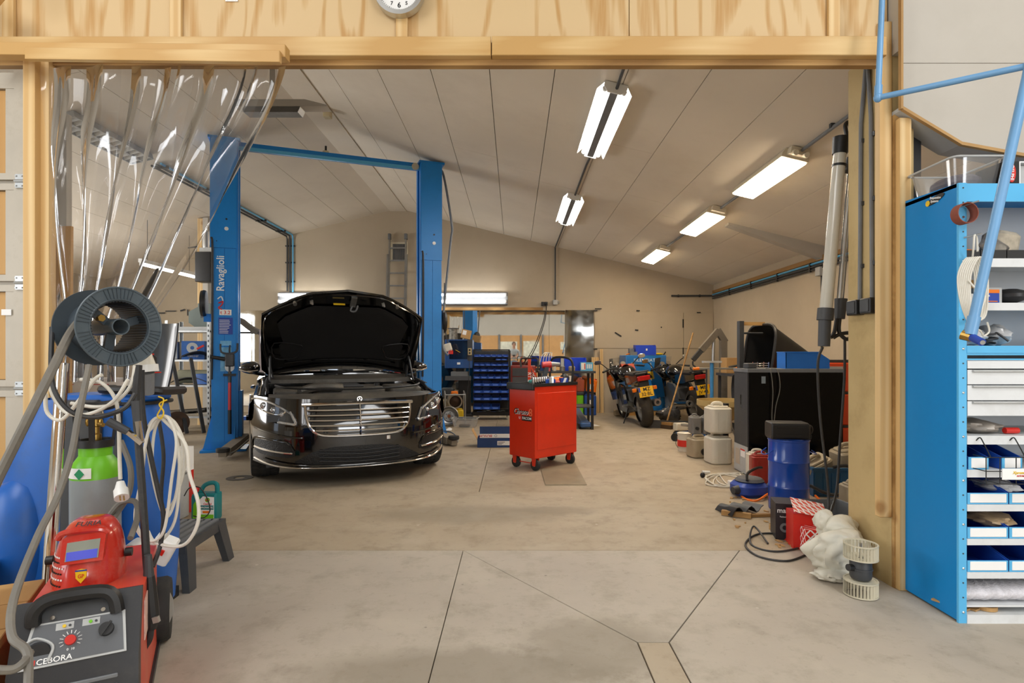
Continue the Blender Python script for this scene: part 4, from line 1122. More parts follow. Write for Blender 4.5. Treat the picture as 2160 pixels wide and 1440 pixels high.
part('carton', B().box((-.16, -.08, 0), (.18, .1, .3)), mat('carton_blue', '2a5fa8', .5, var=.2, vs=4), t)
part('disc_print', B().ring(.03, .085, -.082, -.08, 24, (.0, 0, .19), 'y'), M['lgrey'], t)
part('flash_print', B().at((.12, -.082, .2), (0, -.5, 0)).cb((0, 0, 0), (.12, .003, .03)), M['pred'], t)
text('BREMBO', .045, M['pwhite'], t, (0.01, -.0825, .055)) if False else text('REMSCHIJF', .035, M['pwhite'], t, (0.01, -.0825, .055))
solo('stacked_manifolds', B().rbox((X0 - .34, Y0 - .15, 1.13), (X0 - .2, Y0 + .1, 1.42), .02), M['steel'], 'grey castings stacked beside the brake disc carton', 'engine part', g)
def sheet(name, c, w, d, bend, m, label, cat, rz=0, grp=None):
    b = B().at(c, (0, 0, rz)).grid(lambda u, v: ((u - .5) * w, (v - .5) * d, bend * math.sin(PI * u) + .03 * math.sin(6 * v + 3 * u)), 14, 8, thick=(0, 0, .01))
    return solo(name, b, M[m], label, cat, grp)
sheet('trim_panel', (X0 + .15, Y0 - .1, 1.16), .5, .3, .07, 'black', 'black bent plastic trim lying before the brake carton', 'trim panel', .3, g)
sheet('trim_panel', (X0, Y0, .75), .6, .34, .06, 'black', 'black plastic trim on the third rack level', 'trim panel', 0, g)
solo('cloth_roll', B().cyl((X0 - .28, Y0 + .05, .85), (X0 + .28, Y0 + .05, .85), .11, n=16), mat('canvas', '8b8a74', .8), 'rolled grey green canvas on the rack', 'roll', g)
solo('blue_carton', B().rbox((X0 + .1, Y0 - .16, .73), (X0 + .34, Y0 + .02, .9), .01), mat('carton_blue2', '2458a0', .5, var=.2), 'small blue carton at the rack end', 'box', g)
solo('pipe_bundle', B().tube([(X0 - .4, Y0 - .2, .27), (X0 + .1, Y0 - .16, .3), (X0 + .5, Y0 - .12, .34)], .04, 8), M['blackg'], 'black pipe lying on the lowest rack level', 'pipe', g)
solo('white_ruler', B().box((X0 - .2, Y0 - .18, 1.605), (X0 + .3, Y0 - .06, 1.66)), M['lgrey'], 'flat perforated rail on the rack top', 'rail', g)
for k, (x0, x1) in enumerate((((-5.38, 8.95, 1.12), (-4.95, 8.6, .02)), ((-5.12, 9.0, 1.15), (-4.72, 8.65, .02)))):
    solo('steel_bar', B().bar(x0, x1, .05, .03), M['dgrey'], ['flat steel bar leaning on the rack, left one', 'flat steel bar leaning on the rack, right one'][k], 'bar')
t = thing('brake_drum_axle', 'rusty brake disc on an axle stub on the floor', 'car part', (-5.1, 8.6, 0), .7)
part('disc', B().lathe([(0, -.02), (.07, -.03), (.075, 0), (.17, 0), (.175, .012), (.17, .025), (0, .025)], 28, (0, 0, .178), 'y'), mat('rust', '5b4636', .6, .5, var=.25), t)
part('stub_axle', B().cyl((0, .03, .17), (.1, .42, .12), .07, .085, n=14), M['dgrey'], t)
# dark body panel standing on end
b = B().at((-4.86, 7.6, 0), (0, 0, -.3)).grid(lambda u, v: (.04 * math.sin(PI * v) - .16 * (1 - v) ** 2 + (u - .5) * (.44 - .08 * (1 - v)), .08 * math.sin(PI * u) + .25 * v - .03 * (u > .9), 1.62 * v + .02), 14, 20, thick=(.0, .02, .0))
solo('car_door_skin', b, mat('grey_gloss', '3f4347', .3, 0, var=.1, coat=.3), 'dark grey glossy car body panel standing on end by the rack', 'car panel')
# things on the timber column
t = thing('control_box', 'black control box with silver motor high on the column', 'machine', (-5.2, 9.62, 2.43))
part('box_body', B().rbox((-.14, -.12, 0), (.13, .1, .5), .015), M['black'], t); part('bracket', B().box((-.1, -.05, .5), (.1, .12, .58)), M['galv'], t)
part('motor', B().lathe([(0, .58), (.07, .58), (.075, .62), (.075, .85), (.06, .87), (0, .87)], 16), M['alu'], t)
part('arm', B().cyl((-.14, -.03, .6), (-.3, -.03, .58), .012, n=8), M['dgrey'], t)
t = thing('press_head', 'grey green machine head on the column below the black box', 'machine', (-5.2, 9.55, 1.62))
part('casting', B().prism([(-.03, 0), (.12, 0), (.16, .05), (.16, .44), (-.05, .44), (-.05, .38), (-.2, .3), (-.2, .12)], -.12, .1, 'y'), mat('machine_green', '64706a', .5, var=.1), t)
part('recess', B().box((0.0, -.125, .2), (.06, -.118, .36)), M['dgrey'], t)
t = thing('switch_cabinet', 'cream electrical cabinet between rack and lift column', 'cabinet', (-5.0, 9.78, .55))
part('cabinet_body', B().rbox((-.09, -.1, .35), (.12, .1, .98), .01), mat('cream2', 'c8c0ab', .5), t); part('conduit', B().cyl((.0, .0, 0), (0, 0, .36), .02, n=8), M['mgrey'], t); part('stand', B().box((-.05, -.05, -.55), (.05, .05, .0)), M['dgrey'], t)
t = thing('hanging_tube_lamp', 'single lit tube lamp hung behind the curtain at left', 'lamp', (-6.0, 9.9, 2.66))
part('batten_body', B().box((-.03, -.78, .03), (.03, .78, .09)), M['whitep'], t); part('tube', B().cyl((0, -.75, 0), (0, .75, 0), .018, n=8), E_WALL, t)
for s in (-1, 1): part('lamp_holder', B().box((-.02, s * .76 - .01, -.02), (.02, s * .76 + .01, .04)), M['whitep'], t); part('wire', B().cyl((0, s * .6, .09), (0, s * .6, .75), .004, n=5), M['cable_b'], t)
part('cord', B().tube([(0, .75, .05), (.1, .8, -.1), (.2, .7, -.35), (.4, .3, -.7), (.75, -.2, -.9)], .008, 6, 5), M['cable_w'], t)
# behind the car, in front of the mirror
t = thing('leaning_louvre_panel', 'white louvre lamp panel leaning against the mirror behind the car', 'lamp panel', (-4.95, 11.3, 0), rot=(-.28, 0.13, 0))
part('frame', B().holed(.24, 1.2, .22, 1.18, -.02, .02, 'y', 0, .62, 0, .62), M['whitep'], t)
part('divider', B().box((-.008, -.018, .03), (.008, .018, 1.21)), M['whitep'], t)
for k in range(9): part('louvre', B().at((0, 0, .1 + .13 * k), (.5, 0, 0)).cb((0, 0, 0), (.22, .006, .05)), M['alu'], t)
solo('blue_floor_beam', B().rbox((-5.4, 10.5, 0), (-4.5, 10.62, .07), .006), mat('blue_beam', '1d4f9c', .4), 'blue steel beam lying on floor behind the car', 'beam')
t = thing('panel_stand', 'pale board on a trestle with a grey plastic bumper on it', 'trestle', (-4.75, 10.6, 0))
part('board', B().box((.0, -.02, .1), (.16, .02, 1.68)), mat('pale_board', 'b9aeb0', .6), t); part('leg', B().box((-.75, -.02, 0), (-.7, .03, 1.6)), M['galv'], t); part('foot', B().box((-.2, -.1, 0), (.2, .1, .1)), M['dgrey'], t)
part('rail', B().box((-.75, -.03, 1.6), (.0, .03, 1.64)), M['dgrey'], t)
b = B().at((-5.08, 10.5, 1.75), (0, .12, .1)).grid(lambda u, v: ((u - .5) * .75, .14 * math.cos(3 * v), .12 * math.sin(3 * v) + .05 * math.sin(5 * u) - .25 * max(0, u - .6)), 16, 12, thick=(0, .012, 0))
solo('plastic_bumper', b, mat('bumper_grey', '6d6a66', .5), 'crumpled grey plastic bumper lying on the trestle rail', 'bumper')
# ================================================================ left foreground: welding set
WZ = math.radians(28)
wd_ = thing('mig_welder', 'red and black wheeled welding machine in the left foreground', 'welding machine', (-1.255, 1.62, -.065), WZ)
wr_ = mat('welder_red', 'c8442c', .4, var=.08, dirt=('a58d74', .4, 5))
wk = mat('welder_black', '26272a', .45, var=.1, dirt=('5c5750', .25, 8))
wg = mat('welder_grey', '5d6064', .35, var=.05)
# body
part('cabinet', B().prism([(.03, .1), (.70, .1), (.70, .505), (.10, .505), (.03, .40)], -.14, .15, 'x'), wr_, wd_)
part('bezel', B().prism([(-.0, .08), (.06, .08), (.06, .385), (.135, .535), (.10, .545), (0, .38)], -.15, .155, 'x'), wk, wd_)
# sloping control panel: local frame on the bezel slope
pa = math.atan2(.16, .10)      # slope
def CPn(x, t, n=0):            # t along the slope from the lower edge
    return (x, .0 + t * math.cos(pa) - n * math.sin(pa), .385 + t * math.sin(pa) + n * math.cos(pa))
def cpoly(poly, n0, n1): 
    vs = [CPn(x, t, n) for n in (n0, n1) for (x, t) in poly]; k = len(poly)
    return B().add(vs, [(i, (i + 1) % k, k + (i + 1) % k, k + i) for i in range(k)] + [tuple(range(k - 1, -1, -1)), tuple(range(k, 2 * k))])
cp = part('control_panel', cpoly([(-.125, .008), (.125, .008), (.115, .125), (-.105, .125)], -.002, .004), M['lgrey'], wd_)
part('panel_face', cpoly([(-.118, .014), (.118, .014), (.108, .12), (-.098, .12)], .003, .0055), wg, cp)
RT = (pa, 0, 0)
text('CEBORA', .021, M['pwhite'], cp, CPn(-.045, .022, .006), RT)
part('logo_stripe', cpoly([(-.112, .016), (-.088, .016), (-.088, .03), (-.112, .026)], .005, .0065), M['pred'], cp)
for (x0, m1) in ((-.05, 'yellow'), (.012, 'green')):
    ip = part('indicator_plate', cpoly([(x0 - .0, .098), (x0 + .042, .098), (x0 + .042, .117), (x0, .117)], .005, .0065), M['lgrey'], cp)
    c0 = CPn(x0 + .02, .107, .006); c1 = CPn(x0 + .02, .107, .011)
    part('lamp', B().cyl(c0, c1, .0045, n=10), M[m1], ip)
    part('lamp', B().cyl(CPn(x0 + .033, .107, .006), CPn(x0 + .033, .107, .009), .0035, n=8), M['dgrey'], ip)
part('red_knob', B().cyl(CPn(-.012, .066, .005), CPn(-.012, .066, .016), .014, .013, n=20), M['red2'], cp)
for k in range(11):
    a = math.radians(-30 + 24 * k)
    part('dial_tick', B().bar(CPn(-.012 + .018 * math.cos(a), .066 + .018 * math.sin(a), .006), CPn(-.012 + .027 * math.cos(a), .066 + .027 * math.sin(a), .006), .0018, .001), M['pwhite'], cp)
kb = part('black_knob', B().cyl(CPn(.072, .078, .005), CPn(.072, .078, .02), .0195, .018, n=22), M['black'], cp)
part('knob_fin', B().bar(CPn(.06, .06, .023), CPn(.084, .096, .023), .006, .007, (0, -.85, .5)), M['black'], kb)
text('0  10', .009, M['pwhite'], cp, CPn(-.01, .042, .006), RT)
part('gun_socket', B().lathe([(.03, -.004), (.03, .01), (.022, .014), (.02, 0), (0, 0)], 20, CPn(-.085, .045, .004), 'y'), wk, cp)
sq = catmull([CPn(-.118, .075, .007), CPn(-.09, .086, .007), (CPn(-.052, .06, .007)), CPn(-.06, .02, .007)], 5)
part('socket_ring', B().tube(sq, .004, 6), M['lgrey'], cp)
# handle over the panel
hdl = part('handle', B().tube([CPn(-.105, .125, .0), CPn(-.1, .16, .02), CPn(-.06, .185, .03), CPn(.05, .185, .03), CPn(.085, .165, .02), CPn(.095, .125, .0)], .02, 8, 4), M['black'], wd_)
for x in (-.06, .06): part('screw', B().cyl(CPn(x, .135, .004), CPn(x, .135, .01), .006, n=8), M['chrome'], wd_)
part('upper_plate', cpoly([(-.1, .126), (.105, .126), (.1, .17), (-.085, .17)], -.03, .002), M['dgrey'], wd_)
# louvres below the panel
for k in range(5): part('louvre', B().at((.03, -.002, .33 - .03 * k), (0, 0, 0)).rbox((-.08, -.004, -.006), (.075, .004, .006), .004, 2), M['mgrey'], wd_)
part('scratched_sticker', B().box((.151, .2, .33), (.154, .32, .46)), mat('torn_sticker', 'd8b5a8', .6, var=.2, vs=30), wd_)
# chassis and wheels
part('chassis', B().box((-.15, .0, .07), (.16, .97, .1)), wk, wd_)
for s in (-1, 1):
    w = part('rear_wheel', B().lathe([(0, -.03), (.085, -.03), (.12, -.035), (.13, -.02), (.13, .02), (.12, .035), (.085, .03), (0, .03)], 24, (s * .15 + .01, .80, .195), 'x'), M['rubber'], wd_)
    part('hub_cap', B().lathe([(0, -.042), (.03, -.042), (.06, -.03), (.06, .03), (.03, .042), (0, .042)], 16, (s * .15 + .01, .80, .195), 'x'), M['galv'], w)
    part('castor', B().lathe([(0, -.015), (.035, -.015), (.035, .015), (0, .015)], 14, (s * .11, .08, .1), 'x'), M['rubber'], wd_)
part('pole', B().cyl((-.215, .71, .1), (-.16, .74, 1.235), .021, n=14), M['chrome'], wd_)
part('pole_foot', B().box((-.24, .68, .09), (-.12, .76, .12)), wk, wd_)
part('bottle_tray', B().box((-.2, .72, .1), (.05, .975, .154)), wk, wd_)
# wire spool on the pole
sp = thing('wire_spool', 'empty dark grey ribbed wire spool on the chrome pole', 'spool', tuple(W(228, 690, 2.12)), math.radians(60))
spm = mat('spool_grey', '4e5a62', .4, var=.06, dirt=('7d8183', .25, 10)); spd = mat('spool_dark', '39434b', .45, var=.08)
part('front_flange', B().ring(.098, .143, -.09, -.083, 56, (0, 0, 0), 'y'), spm, sp)
part('flange_rim', B().tube([(.142 * math.cos(2 * PI * k / 48), -.09, .142 * math.sin(2 * PI * k / 48)) for k in range(48)], .004, 6, closed=True), spm, sp)
part('flange_rim', B().tube([(.1 * math.cos(2 * PI * k / 48), -.09, .1 * math.sin(2 * PI * k / 48)) for k in range(48)], .003, 6, closed=True), spm, sp)
for k in range(60):
    if k % 10 in (0, 1): continue
    a = 2 * PI * k / 60
    part('flange_rib', B().bar((.1 * math.cos(a), -.0915, .1 * math.sin(a)), (.14 * math.cos(a), -.0915, .14 * math.sin(a)), .002, .004, (0, 1, 0)), spd, sp)
part('back_flange', B().ring(.095, .143, .082, .089, 48, (0, 0, 0), 'y'), spd, sp)
core = part('core', B().ring(.093, .098, -.085, .085, 56, (0, 0, 0), 'y'), spd, sp)
for k in range(56): a = 2 * PI * k / 56; part('core_rib', B().bar((.092 * math.cos(a), -.085, .092 * math.sin(a)), (.092 * math.cos(a), .084, .092 * math.sin(a)), .003, .004), M['black'], core)
part('hub', B().ring(.026, .03, -.092, .09, 28, (0, 0, 0), 'y'), spm, sp)
for k in range(3):
    a = math.radians(20 + 120 * k); part('hub_spoke', B().bar((.028 * math.cos(a), -.03, .028 * math.sin(a)), (.095 * math.cos(a), -.03, .095 * math.sin(a)), .03, .014, (0, 1, 0)), spd, sp)
part('brass_bolt', B().cyl((-.045, -.03, .03), (-.045, -.055, .03), .013, n=6), M['brass'], sp)
part('spindle', B().cyl((-.0, .085, 0), (.0, .2, -.02), .02, n=10), M['dgrey'], sp)

# welding helmet on the machine
hx = thing('welding_helmet', 'red welding helmet with tinted visor lying on the welder', 'helmet', tuple(WM[wd_.name] @ Vector((-.02, .38, .506))), math.radians(22))
hx.scale = (.86, .86, .86)
hr = mat('helmet_red', 'c02a1c', .22, var=.08, coat=.5, dirt=('c08a7c', .35, 9))
def hel(u, v):
    a = PI * (-.08 + 1.16 * u) ; z = .235 * math.sin(v * PI / 2) ** .85
    k = math.cos(v * PI / 2) ** .55
    x = -.118 * math.cos(a) * (k * .96 + .04 * (1 - v)); y = -.135 * math.sin(a) * k
    if v < .35: y -= .012 * math.sin(a) * (1 - v / .35)
    return (x, y + .05 * v, z)
shell = part('shell', B().grid(hel, 33, 16, thick=(0, .004, 0)), hr, hx)
# visor block: frame leaning back
def vis(poly, n0, n1): 
    f = lambda x, t, n: (x + .012, -.125 + t * .30 - n, .105 + t - n * .25)
    vs = [f(x, t, n) for n in (n0, n1) for (x, t) in poly]; k = len(poly)
    return B().add(vs, [(i, (i + 1) % k, k + (i + 1) % k, k + i) for i in range(k)] + [tuple(range(k - 1, -1, -1)), tuple(range(k, 2 * k))])
vf = part('visor_frame', vis([(-.072, -.004), (.062, .0), (.066, .09), (.05, .105), (-.055, .1), (-.07, .085)], -.03, .008), hr, hx)
part('visor_glass', vis([(-.057, .008), (.047, .012), (.05, .078), (-.054, .072)], .008, .0105), mat('visor_glass', '8f9488', .1, var=.08), vf)
part('filter', vis([(-.053, .01), (.043, .014), (.044, .044), (-.053, .04)], .0105, .012), mat('filter_violet', '5b63d8', .15, var=.05), vf)
part('brow', B().tube([(-.075, -.1, .19), (-.05, -.105, .213), (.05, -.098, .213), (.078, -.09, .195)], .012, 8, 4), hr, hx)
text('FURIA', .024, M['pblack'], hx, (.01, -.062, .229), (.95, 0, 0), sx=1.3, shear=.25)
def hs(a, v): p = hel((a + .08 * PI) / (1.16 * PI), v); return Vector(p)
bd = part('shield_badge', B().at((.012, -.1535, .058), (-.09, 0, 0)).prism([(-.018, .022), (0, .026), (.018, .022), (.016, -.006), (0, -.026), (-.016, -.006)], -.003, .003, 'y'), M['yellow'], hx)
text('GP', .02, M['pred'], bd, (.012, -.1568, .058), (PI / 2 - .09, 0, 0), sx=.8)
part('badge_band', B().at((.012, -.1535, .058), (-.09, 0, 0)).box((-.018, -.004, .018), (.018, -.001, .023)), M['pblue'], bd)
dk = B(); k2 = 0
for i in range(9):
    for j in range(6):
        p = hs(math.radians(8 + 6.2 * i + 3 * (j % 2)), .03 + .05 * j); o = Vector((p.x, p.y, 0)).normalized()
        if (i + j) % 1 == 0: part('print_dot', B().bar(p + o * .001, p + o * .003, .006, .006), M['pwhite'] if (j % 2) else M['pblack'], hx)
for s in (-1, 1):
    part('pivot_knob', B().cyl((s * .118, .0, .085), (s * .142, .0, .085), .017, n=14), M['black'], hx)

# gas bottle
gb = thing('gas_bottle', 'grey gas bottle with lime green shoulder behind the welder', 'gas cylinder', tuple(WM[wd_.name] @ Vector((-.075, .86, .155))))
gb.scale = (.88, .88, 1)
gm = mat('bottle_grey', '8d9598', .4, var=.05, dirt=('7b7a72', .3))
part('body', B().lathe([(0, 0), (.09, 0), (.1, .02), (.1, .585), (.099, .61)], 32), gm, gb)
part('shoulder', B().lathe([(.099, .61), (.098, .625), (.088, .67), (.066, .70), (.066, .735), (0, .735)], 32), M['green'], gb)
part('label', B().grid(lambda u, v: (.1005 * math.cos(-2.6 + 1.5 * u), .1005 * math.sin(-2.6 + 1.5 * u), .618 + .042 * v) if v < 2 else 0, 14, 3, thick=(0, -.001, 0)), M['pwhite'], gb)
part('hazard_diamond', B().at((-.0, -.1025, .637), (0, PI / 4, 0)).cb((0, 0, 0), (.03, .004, .03)), mat('print_green', '14905a', .5), gb)
part('guard_ring', B().ring(.058, .076, .735, .765, 28), M['black'], gb)
part('guard_ring', B().tube([(.088 * math.cos(2 * PI * k / 24), .088 * math.sin(2 * PI * k / 24), .905 + .006 * math.sin(4 * PI * k / 24)) for k in range(24)], .013, 8, closed=True), M['black'], gb)
for k in range(4): a = math.radians(25 + 90 * k); part('guard_post', B().bar((.068 * math.cos(a), .068 * math.sin(a), .75), (.086 * math.cos(a), .086 * math.sin(a), .905), .022, .012), M['black'], gb)
vv = part('valve', B().lathe([(0, .75), (.024, .75), (.024, .785), (.017, .79), (.017, .815), (.022, .82), (.022, .85), (.0, .85)], 12), M['brass'], gb)
part('hand_wheel', B().lathe([(0, .855), (.03, .855), (.034, .865), (.03, .88), (0, .88)], 18), M['alu'], vv)
part('outlet', B().cyl((0, 0, .83), (.05, -.02, .825), .009, n=8), M['brass'], vv)
for s in (-1, 1): part('wing_nut', B().ell((s * .032, -.01, .835), (.01, .006, .018), 10, 6), M['brass'], vv)

# blue tank machine
bt = thing('blue_tank_machine', 'large blue plastic tank machine with dark centre strip at left', 'machine', (-1.99, 2.69, 0), math.radians(3))
def tank(u, v):
    a = 2 * PI * u; n_ = 3.2
    cx_ = abs(math.cos(a)) ** (2 / n_) * math.copysign(1, math.cos(a)); sy_ = abs(math.sin(a)) ** (2 / n_) * math.copysign(1, math.sin(a))
    z = 1.0 * v
    k = 1 - .42 * max(0, (v - .55) / .45) ** 2.4 if cx_ < 0 else 1 - .10 * max(0, (v - .7) / .3) ** 2
    k *= .93 + .07 * math.sin(PI * min(1, v * 1.2))
    return (.37 * cx_ * k, .165 * sy_ * (1 - .12 * v), .03 + z * .97)
part('tank', B().grid(tank, 48, 22, True), M['bluetank'], bt, smooth=60)
part('tank_lid', B().at((.09, 0, 0)).slab(rpoly(.46, .26, .08, 5), .985, 1.02, .012), M['bluetank'], bt)
part('lid_rim', B().at((.09, 0, 0)).slab(rpoly(.48, .28, .09, 5), .972, .988, .004), M['black'], bt)
part('lobe', B().at((-.25, -.10, 0)).grid(lambda u, v: (.14 * math.cos(2 * PI * u) * math.sin(PI * v) ** .35, .12 * math.sin(2 * PI * u) * math.sin(PI * v) ** .35, .04 + .62 * v), 24, 14, True), M['bluetank'], bt, smooth=60)
part('centre_strip', B().at((.05, -.155, 0)).slab(rpoly(.17, .05, .02), .12, 1.0, .01), M['dgrey'], bt)
part('panel_seam', B().box((.20, -.175, .1), (.215, -.12, .95)), M['dgrey'], bt)
part('push_handle', B().tube([(.1, .0, 1.04), (.12, -.12, 1.045), (.34, -.13, 1.04), (.37, -.08, 1.035), (.37, .08, 1.03)], .02, 8, 4), M['black'], bt)
part('foot', B().box((-.3, -.14, 0), (.32, .14, .05)), M['black'], bt)
part('hose_coupling', B().cyl((.30, -.15, .35), (.30, -.22, .34), .035, n=12), M['whitep'], bt)

# hoses and cables
def cable(name, pts, r, m, label, k=6, cat='cable', grp=None):
    pts = [Vector((q[0], q[1], max(q[2], r + .001))) for q in pts]
    return solo(name, B().tube(pts, r, 8, k), M[m] if isinstance(m, str) else m, label, cat, grp)
cable('welding_hose', [W(215, 640, 2.2), W(190, 655, 2.12), W(150, 700, 2.0), W(110, 780, 1.85), W(60, 880, 1.75), W(0, 1000, 1.7), W(-60, 1120, 1.65), (-1.72, 1.63, .47), (-1.88, 1.64, .418), (-2.0, 1.68, .418)], .014, 'cable_g', 'thick pale hose falling from the spool to the left edge', 8)
cable('welding_hose', [W(188, 770, 1.95), W(180, 810, 1.92), W(165, 880, 1.87), W(150, 960, 1.82), W(120, 1050, 1.75), W(80, 1130, 1.62), W(30, 1260, 1.48), W(25, 1340, 1.40), W(58, 1378, 1.38), W(58, 1470, 1.32)], .010, 'cable_g', 'long grey torch hose hanging in front of the blue tank', 8)
cable('welding_hose', [W(62, 1376, 1.40), W(52, 1395, 1.36), W(25, 1412, 1.34), W(-30, 1410, 1.32)], .010, 'cable_g', 'grey hose stub leaving the welder socket to the left', 6)
cable('torch_cable', [W(292, 770, 2.1), W(287, 850, 2.08), W(292, 930, 2.06), W(298, 1010, 2.04), W(305, 1110, 2.02), W(310, 1190, 2.0), W(315, 1225, 1.98)], .013, 'cable_b', 'thick black torch cable hanging right of the gas bottle', 6)
t = thing('welding_torch', 'black welding torch handle hanging beside the welder', 'torch', tuple(W(318, 1395, 1.96)))
def TW(x, y, d=1.97): return W(x, y, d)
part('grip', B().tube([TW(314, 1215), TW(317, 1260), TW(320, 1300), TW(318, 1325)], lambda q: .018 + .006 * math.sin(3 * q), 10, 4), M['black'], t, world=True)
part('boot', B().tube([TW(312, 1170), TW(313, 1195), TW(314, 1220)], lambda q: .012 + .006 * q, 10, 2), M['dgrey'], t, world=True)
part('trigger', B().bar(TW(328, 1300, 1.95), TW(331, 1312, 1.95), .012, .02), M['galv'], t, world=True)
part('swan_neck', B().tube([TW(318, 1322), TW(316, 1345), TW(308, 1360), TW(302, 1368)], .011, 8, 4), M['cable_b'], t, world=True)
part('nozzle', B().cyl(TW(303, 1366), TW(298, 1376), .014, n=10), M['dgrey'], t, world=True)
cable('black_lead', [W(110, 690, 2.05), W(108, 780, 2.0), W(118, 830, 1.98), W(150, 868, 1.98), W(200, 880, 2.0), W(260, 862, 2.02), W(285, 830, 2.05)], .008, 'cable_b', 'thin black lead looping under the spool')
cable('black_lead', [W(300, 780, 2.2), W(302, 870, 2.2), W(318, 960, 2.2), W(335, 1040, 2.2), W(345, 1090, 2.2), W(338, 1150, 2.2), W(322, 1195, 2.15)], .0085, 'cable_b', 'black lead crossing the hanging white cable coil')
cable('black_lead', [W(335, 885, 2.3), W(345, 960, 2.3), W(340, 1040, 2.3), W(345, 1100, 2.3), W(345, 1125, 2.32)], .0075, 'cable_b', 'thin black lead behind the white cable coil')
cable('earth_lead', [W(255, 930, 2.18), W(275, 985, 2.15), W(272, 1040, 2.15), W(245, 1085, 2.12), W(225, 1110, 2.0)], .010, 'cable_g', 'grey gas hose looping right of the gas bottle')
cable('earth_lead', [W(232, 1085, 2.1), W(255, 1060, 2.12), W(285, 1058, 2.12), W(290, 1090, 2.1), W(275, 1135, 2.0)], .010, 'cable_g', 'short grey hose arc above the welding helmet')
t = thing('earth_clamp', 'silver earth clamp with black grips clipped on the cable', 'clamp', tuple(W(300, 935, 2.06)))
part('grip', B().cyl(W(228, 888, 2.0), W(270, 910, 2.02), .016, .014, n=10), M['dgrey'], t, world=True); part('grip', B().cyl(W(287, 845, 2.04), W(290, 890, 2.04), .017, .014, n=10), M['dgrey'], t, world=True)
part('jaw', B().bar(W(268, 909, 2.02), W(300, 935, 2.03), .02, .014), M['chrome'], t, world=True); part('jaw', B().bar(W(291, 888, 2.03), W(297, 930, 2.03), .014, .014), M['chrome'], t, world=True)
cw = 'loops of white mains cable'
for k, pts in enumerate(([(96, 830), (100, 870), (130, 885), (170, 840), (200, 800), (215, 790)], [(105, 780), (110, 830), (140, 870), (190, 872), (240, 845), (270, 800)], [(170, 800), (210, 805), (240, 835), (250, 880), (252, 960), (254, 1010)], [(150, 850), (200, 858), (240, 850), (275, 815), (285, 770)])):
    cable('white_flex', [W(x, y, 2.03 + .02 * k) for x, y in pts], .0065, 'cable_w', ['white flex in a small loop at the left under the spool', 'white flex in a wide loop under the spool', 'white flex ending in the hanging white plug', 'white flex draped flat across the blue tank'][k], 6, 'cable', cw)
t = thing('mains_plug', 'white three pin plug hanging beside the gas bottle', 'plug', tuple(W(255, 1052, 2.08)))
part('plug_body', B().cyl(W(254, 1015, 2.09), W(255, 1035, 2.08), .012, .022, n=12), M['whitep'], t, world=True); part('plug_face', B().cyl(W(255, 1034, 2.08), W(257, 1050, 2.06), .024, .024, n=14), M['whitep'], t, world=True)
for dx in (-4, 4): part('pin', B().cyl(W(257 + dx, 1046, 2.05), W(258 + dx, 1054, 2.02), .003, n=6), M['brass'], t, world=True)
cl = thing('cable_coil', 'long coil of white cable hanging from a yellow tie', 'cable coil', tuple(W(350, 1150, 2.25)))
LP = [[(338, 878), (318, 896), (303, 960), (292, 1060), (290, 1110), (312, 1140), (345, 1120), (362, 1010), (372, 930), (356, 884)],
      [(338, 880), (322, 900), (310, 930), (330, 1040), (352, 1090), (372, 1040), (378, 960), (362, 890)],
      [(336, 878), (312, 905), (300, 1000), (285, 1085), (296, 1128), (330, 1146), (368, 1100), (380, 1000), (384, 930), (362, 885)],
      [(340, 882), (325, 915), (322, 990), (340, 1070), (365, 1060), (388, 990), (390, 940), (368, 890)]]
for k, pts in enumerate(LP): part('loop', B().tube([W(x, y, 2.19 + .018 * k) for x, y in pts], .0058, 7, 7, True), M['cable_w'], cl, world=True)
part('loop', B().tube([W(x, y, 2.2) for x, y in ((338, 878), (390, 935), (400, 1000), (418, 1060), (415, 1110), (385, 1150), (330, 1145), (312, 1120))], .0068, 7, 8), M['cable_w'], cl, world=True)
part('yellow_tie', B().tube([W(x, y, 2.18) for x, y in ((334, 836), (345, 842), (340, 860), (332, 876), (340, 882), (345, 868), (336, 852), (352, 843))], .003, 5, 5), M['yellow'], cl, world=True)
t = thing('cable_connector', 'dirty white industrial connector hanging right of the spool', 'connector', tuple(W(308, 790, 2.35)))
part('socket_shell', B().cyl(W(300, 738, 2.35), W(308, 780, 2.35), .028, .042, n=14), M['jug'], t, world=True); part('locking_ring', B().cyl(W(307, 770, 2.35), W(309, 785, 2.35), .046, .046, n=16), M['whitep'], t, world=True); part('tail', B().cyl(W(309, 785, 2.35), W(313, 830, 2.38), .03, .022, n=10), M['mgrey'], t, world=True)
t = thing('extension_block', 'white extension socket block resting against the step stool', 'socket block', tuple(W(340, 1180, 2.45)))
part('block', B().at(W(343, 1158, 2.42), (.3, .5, .3)).rbox((-.045, -.03, -.06), (.045, .03, .06), .012), M['whitep'], t, world=True); part('switch', B().at(W(340, 1165, 2.385), (.3, .5, .3)).cb((0, 0, 0), (.02, .006, .025)), M['red2'], t, world=True)

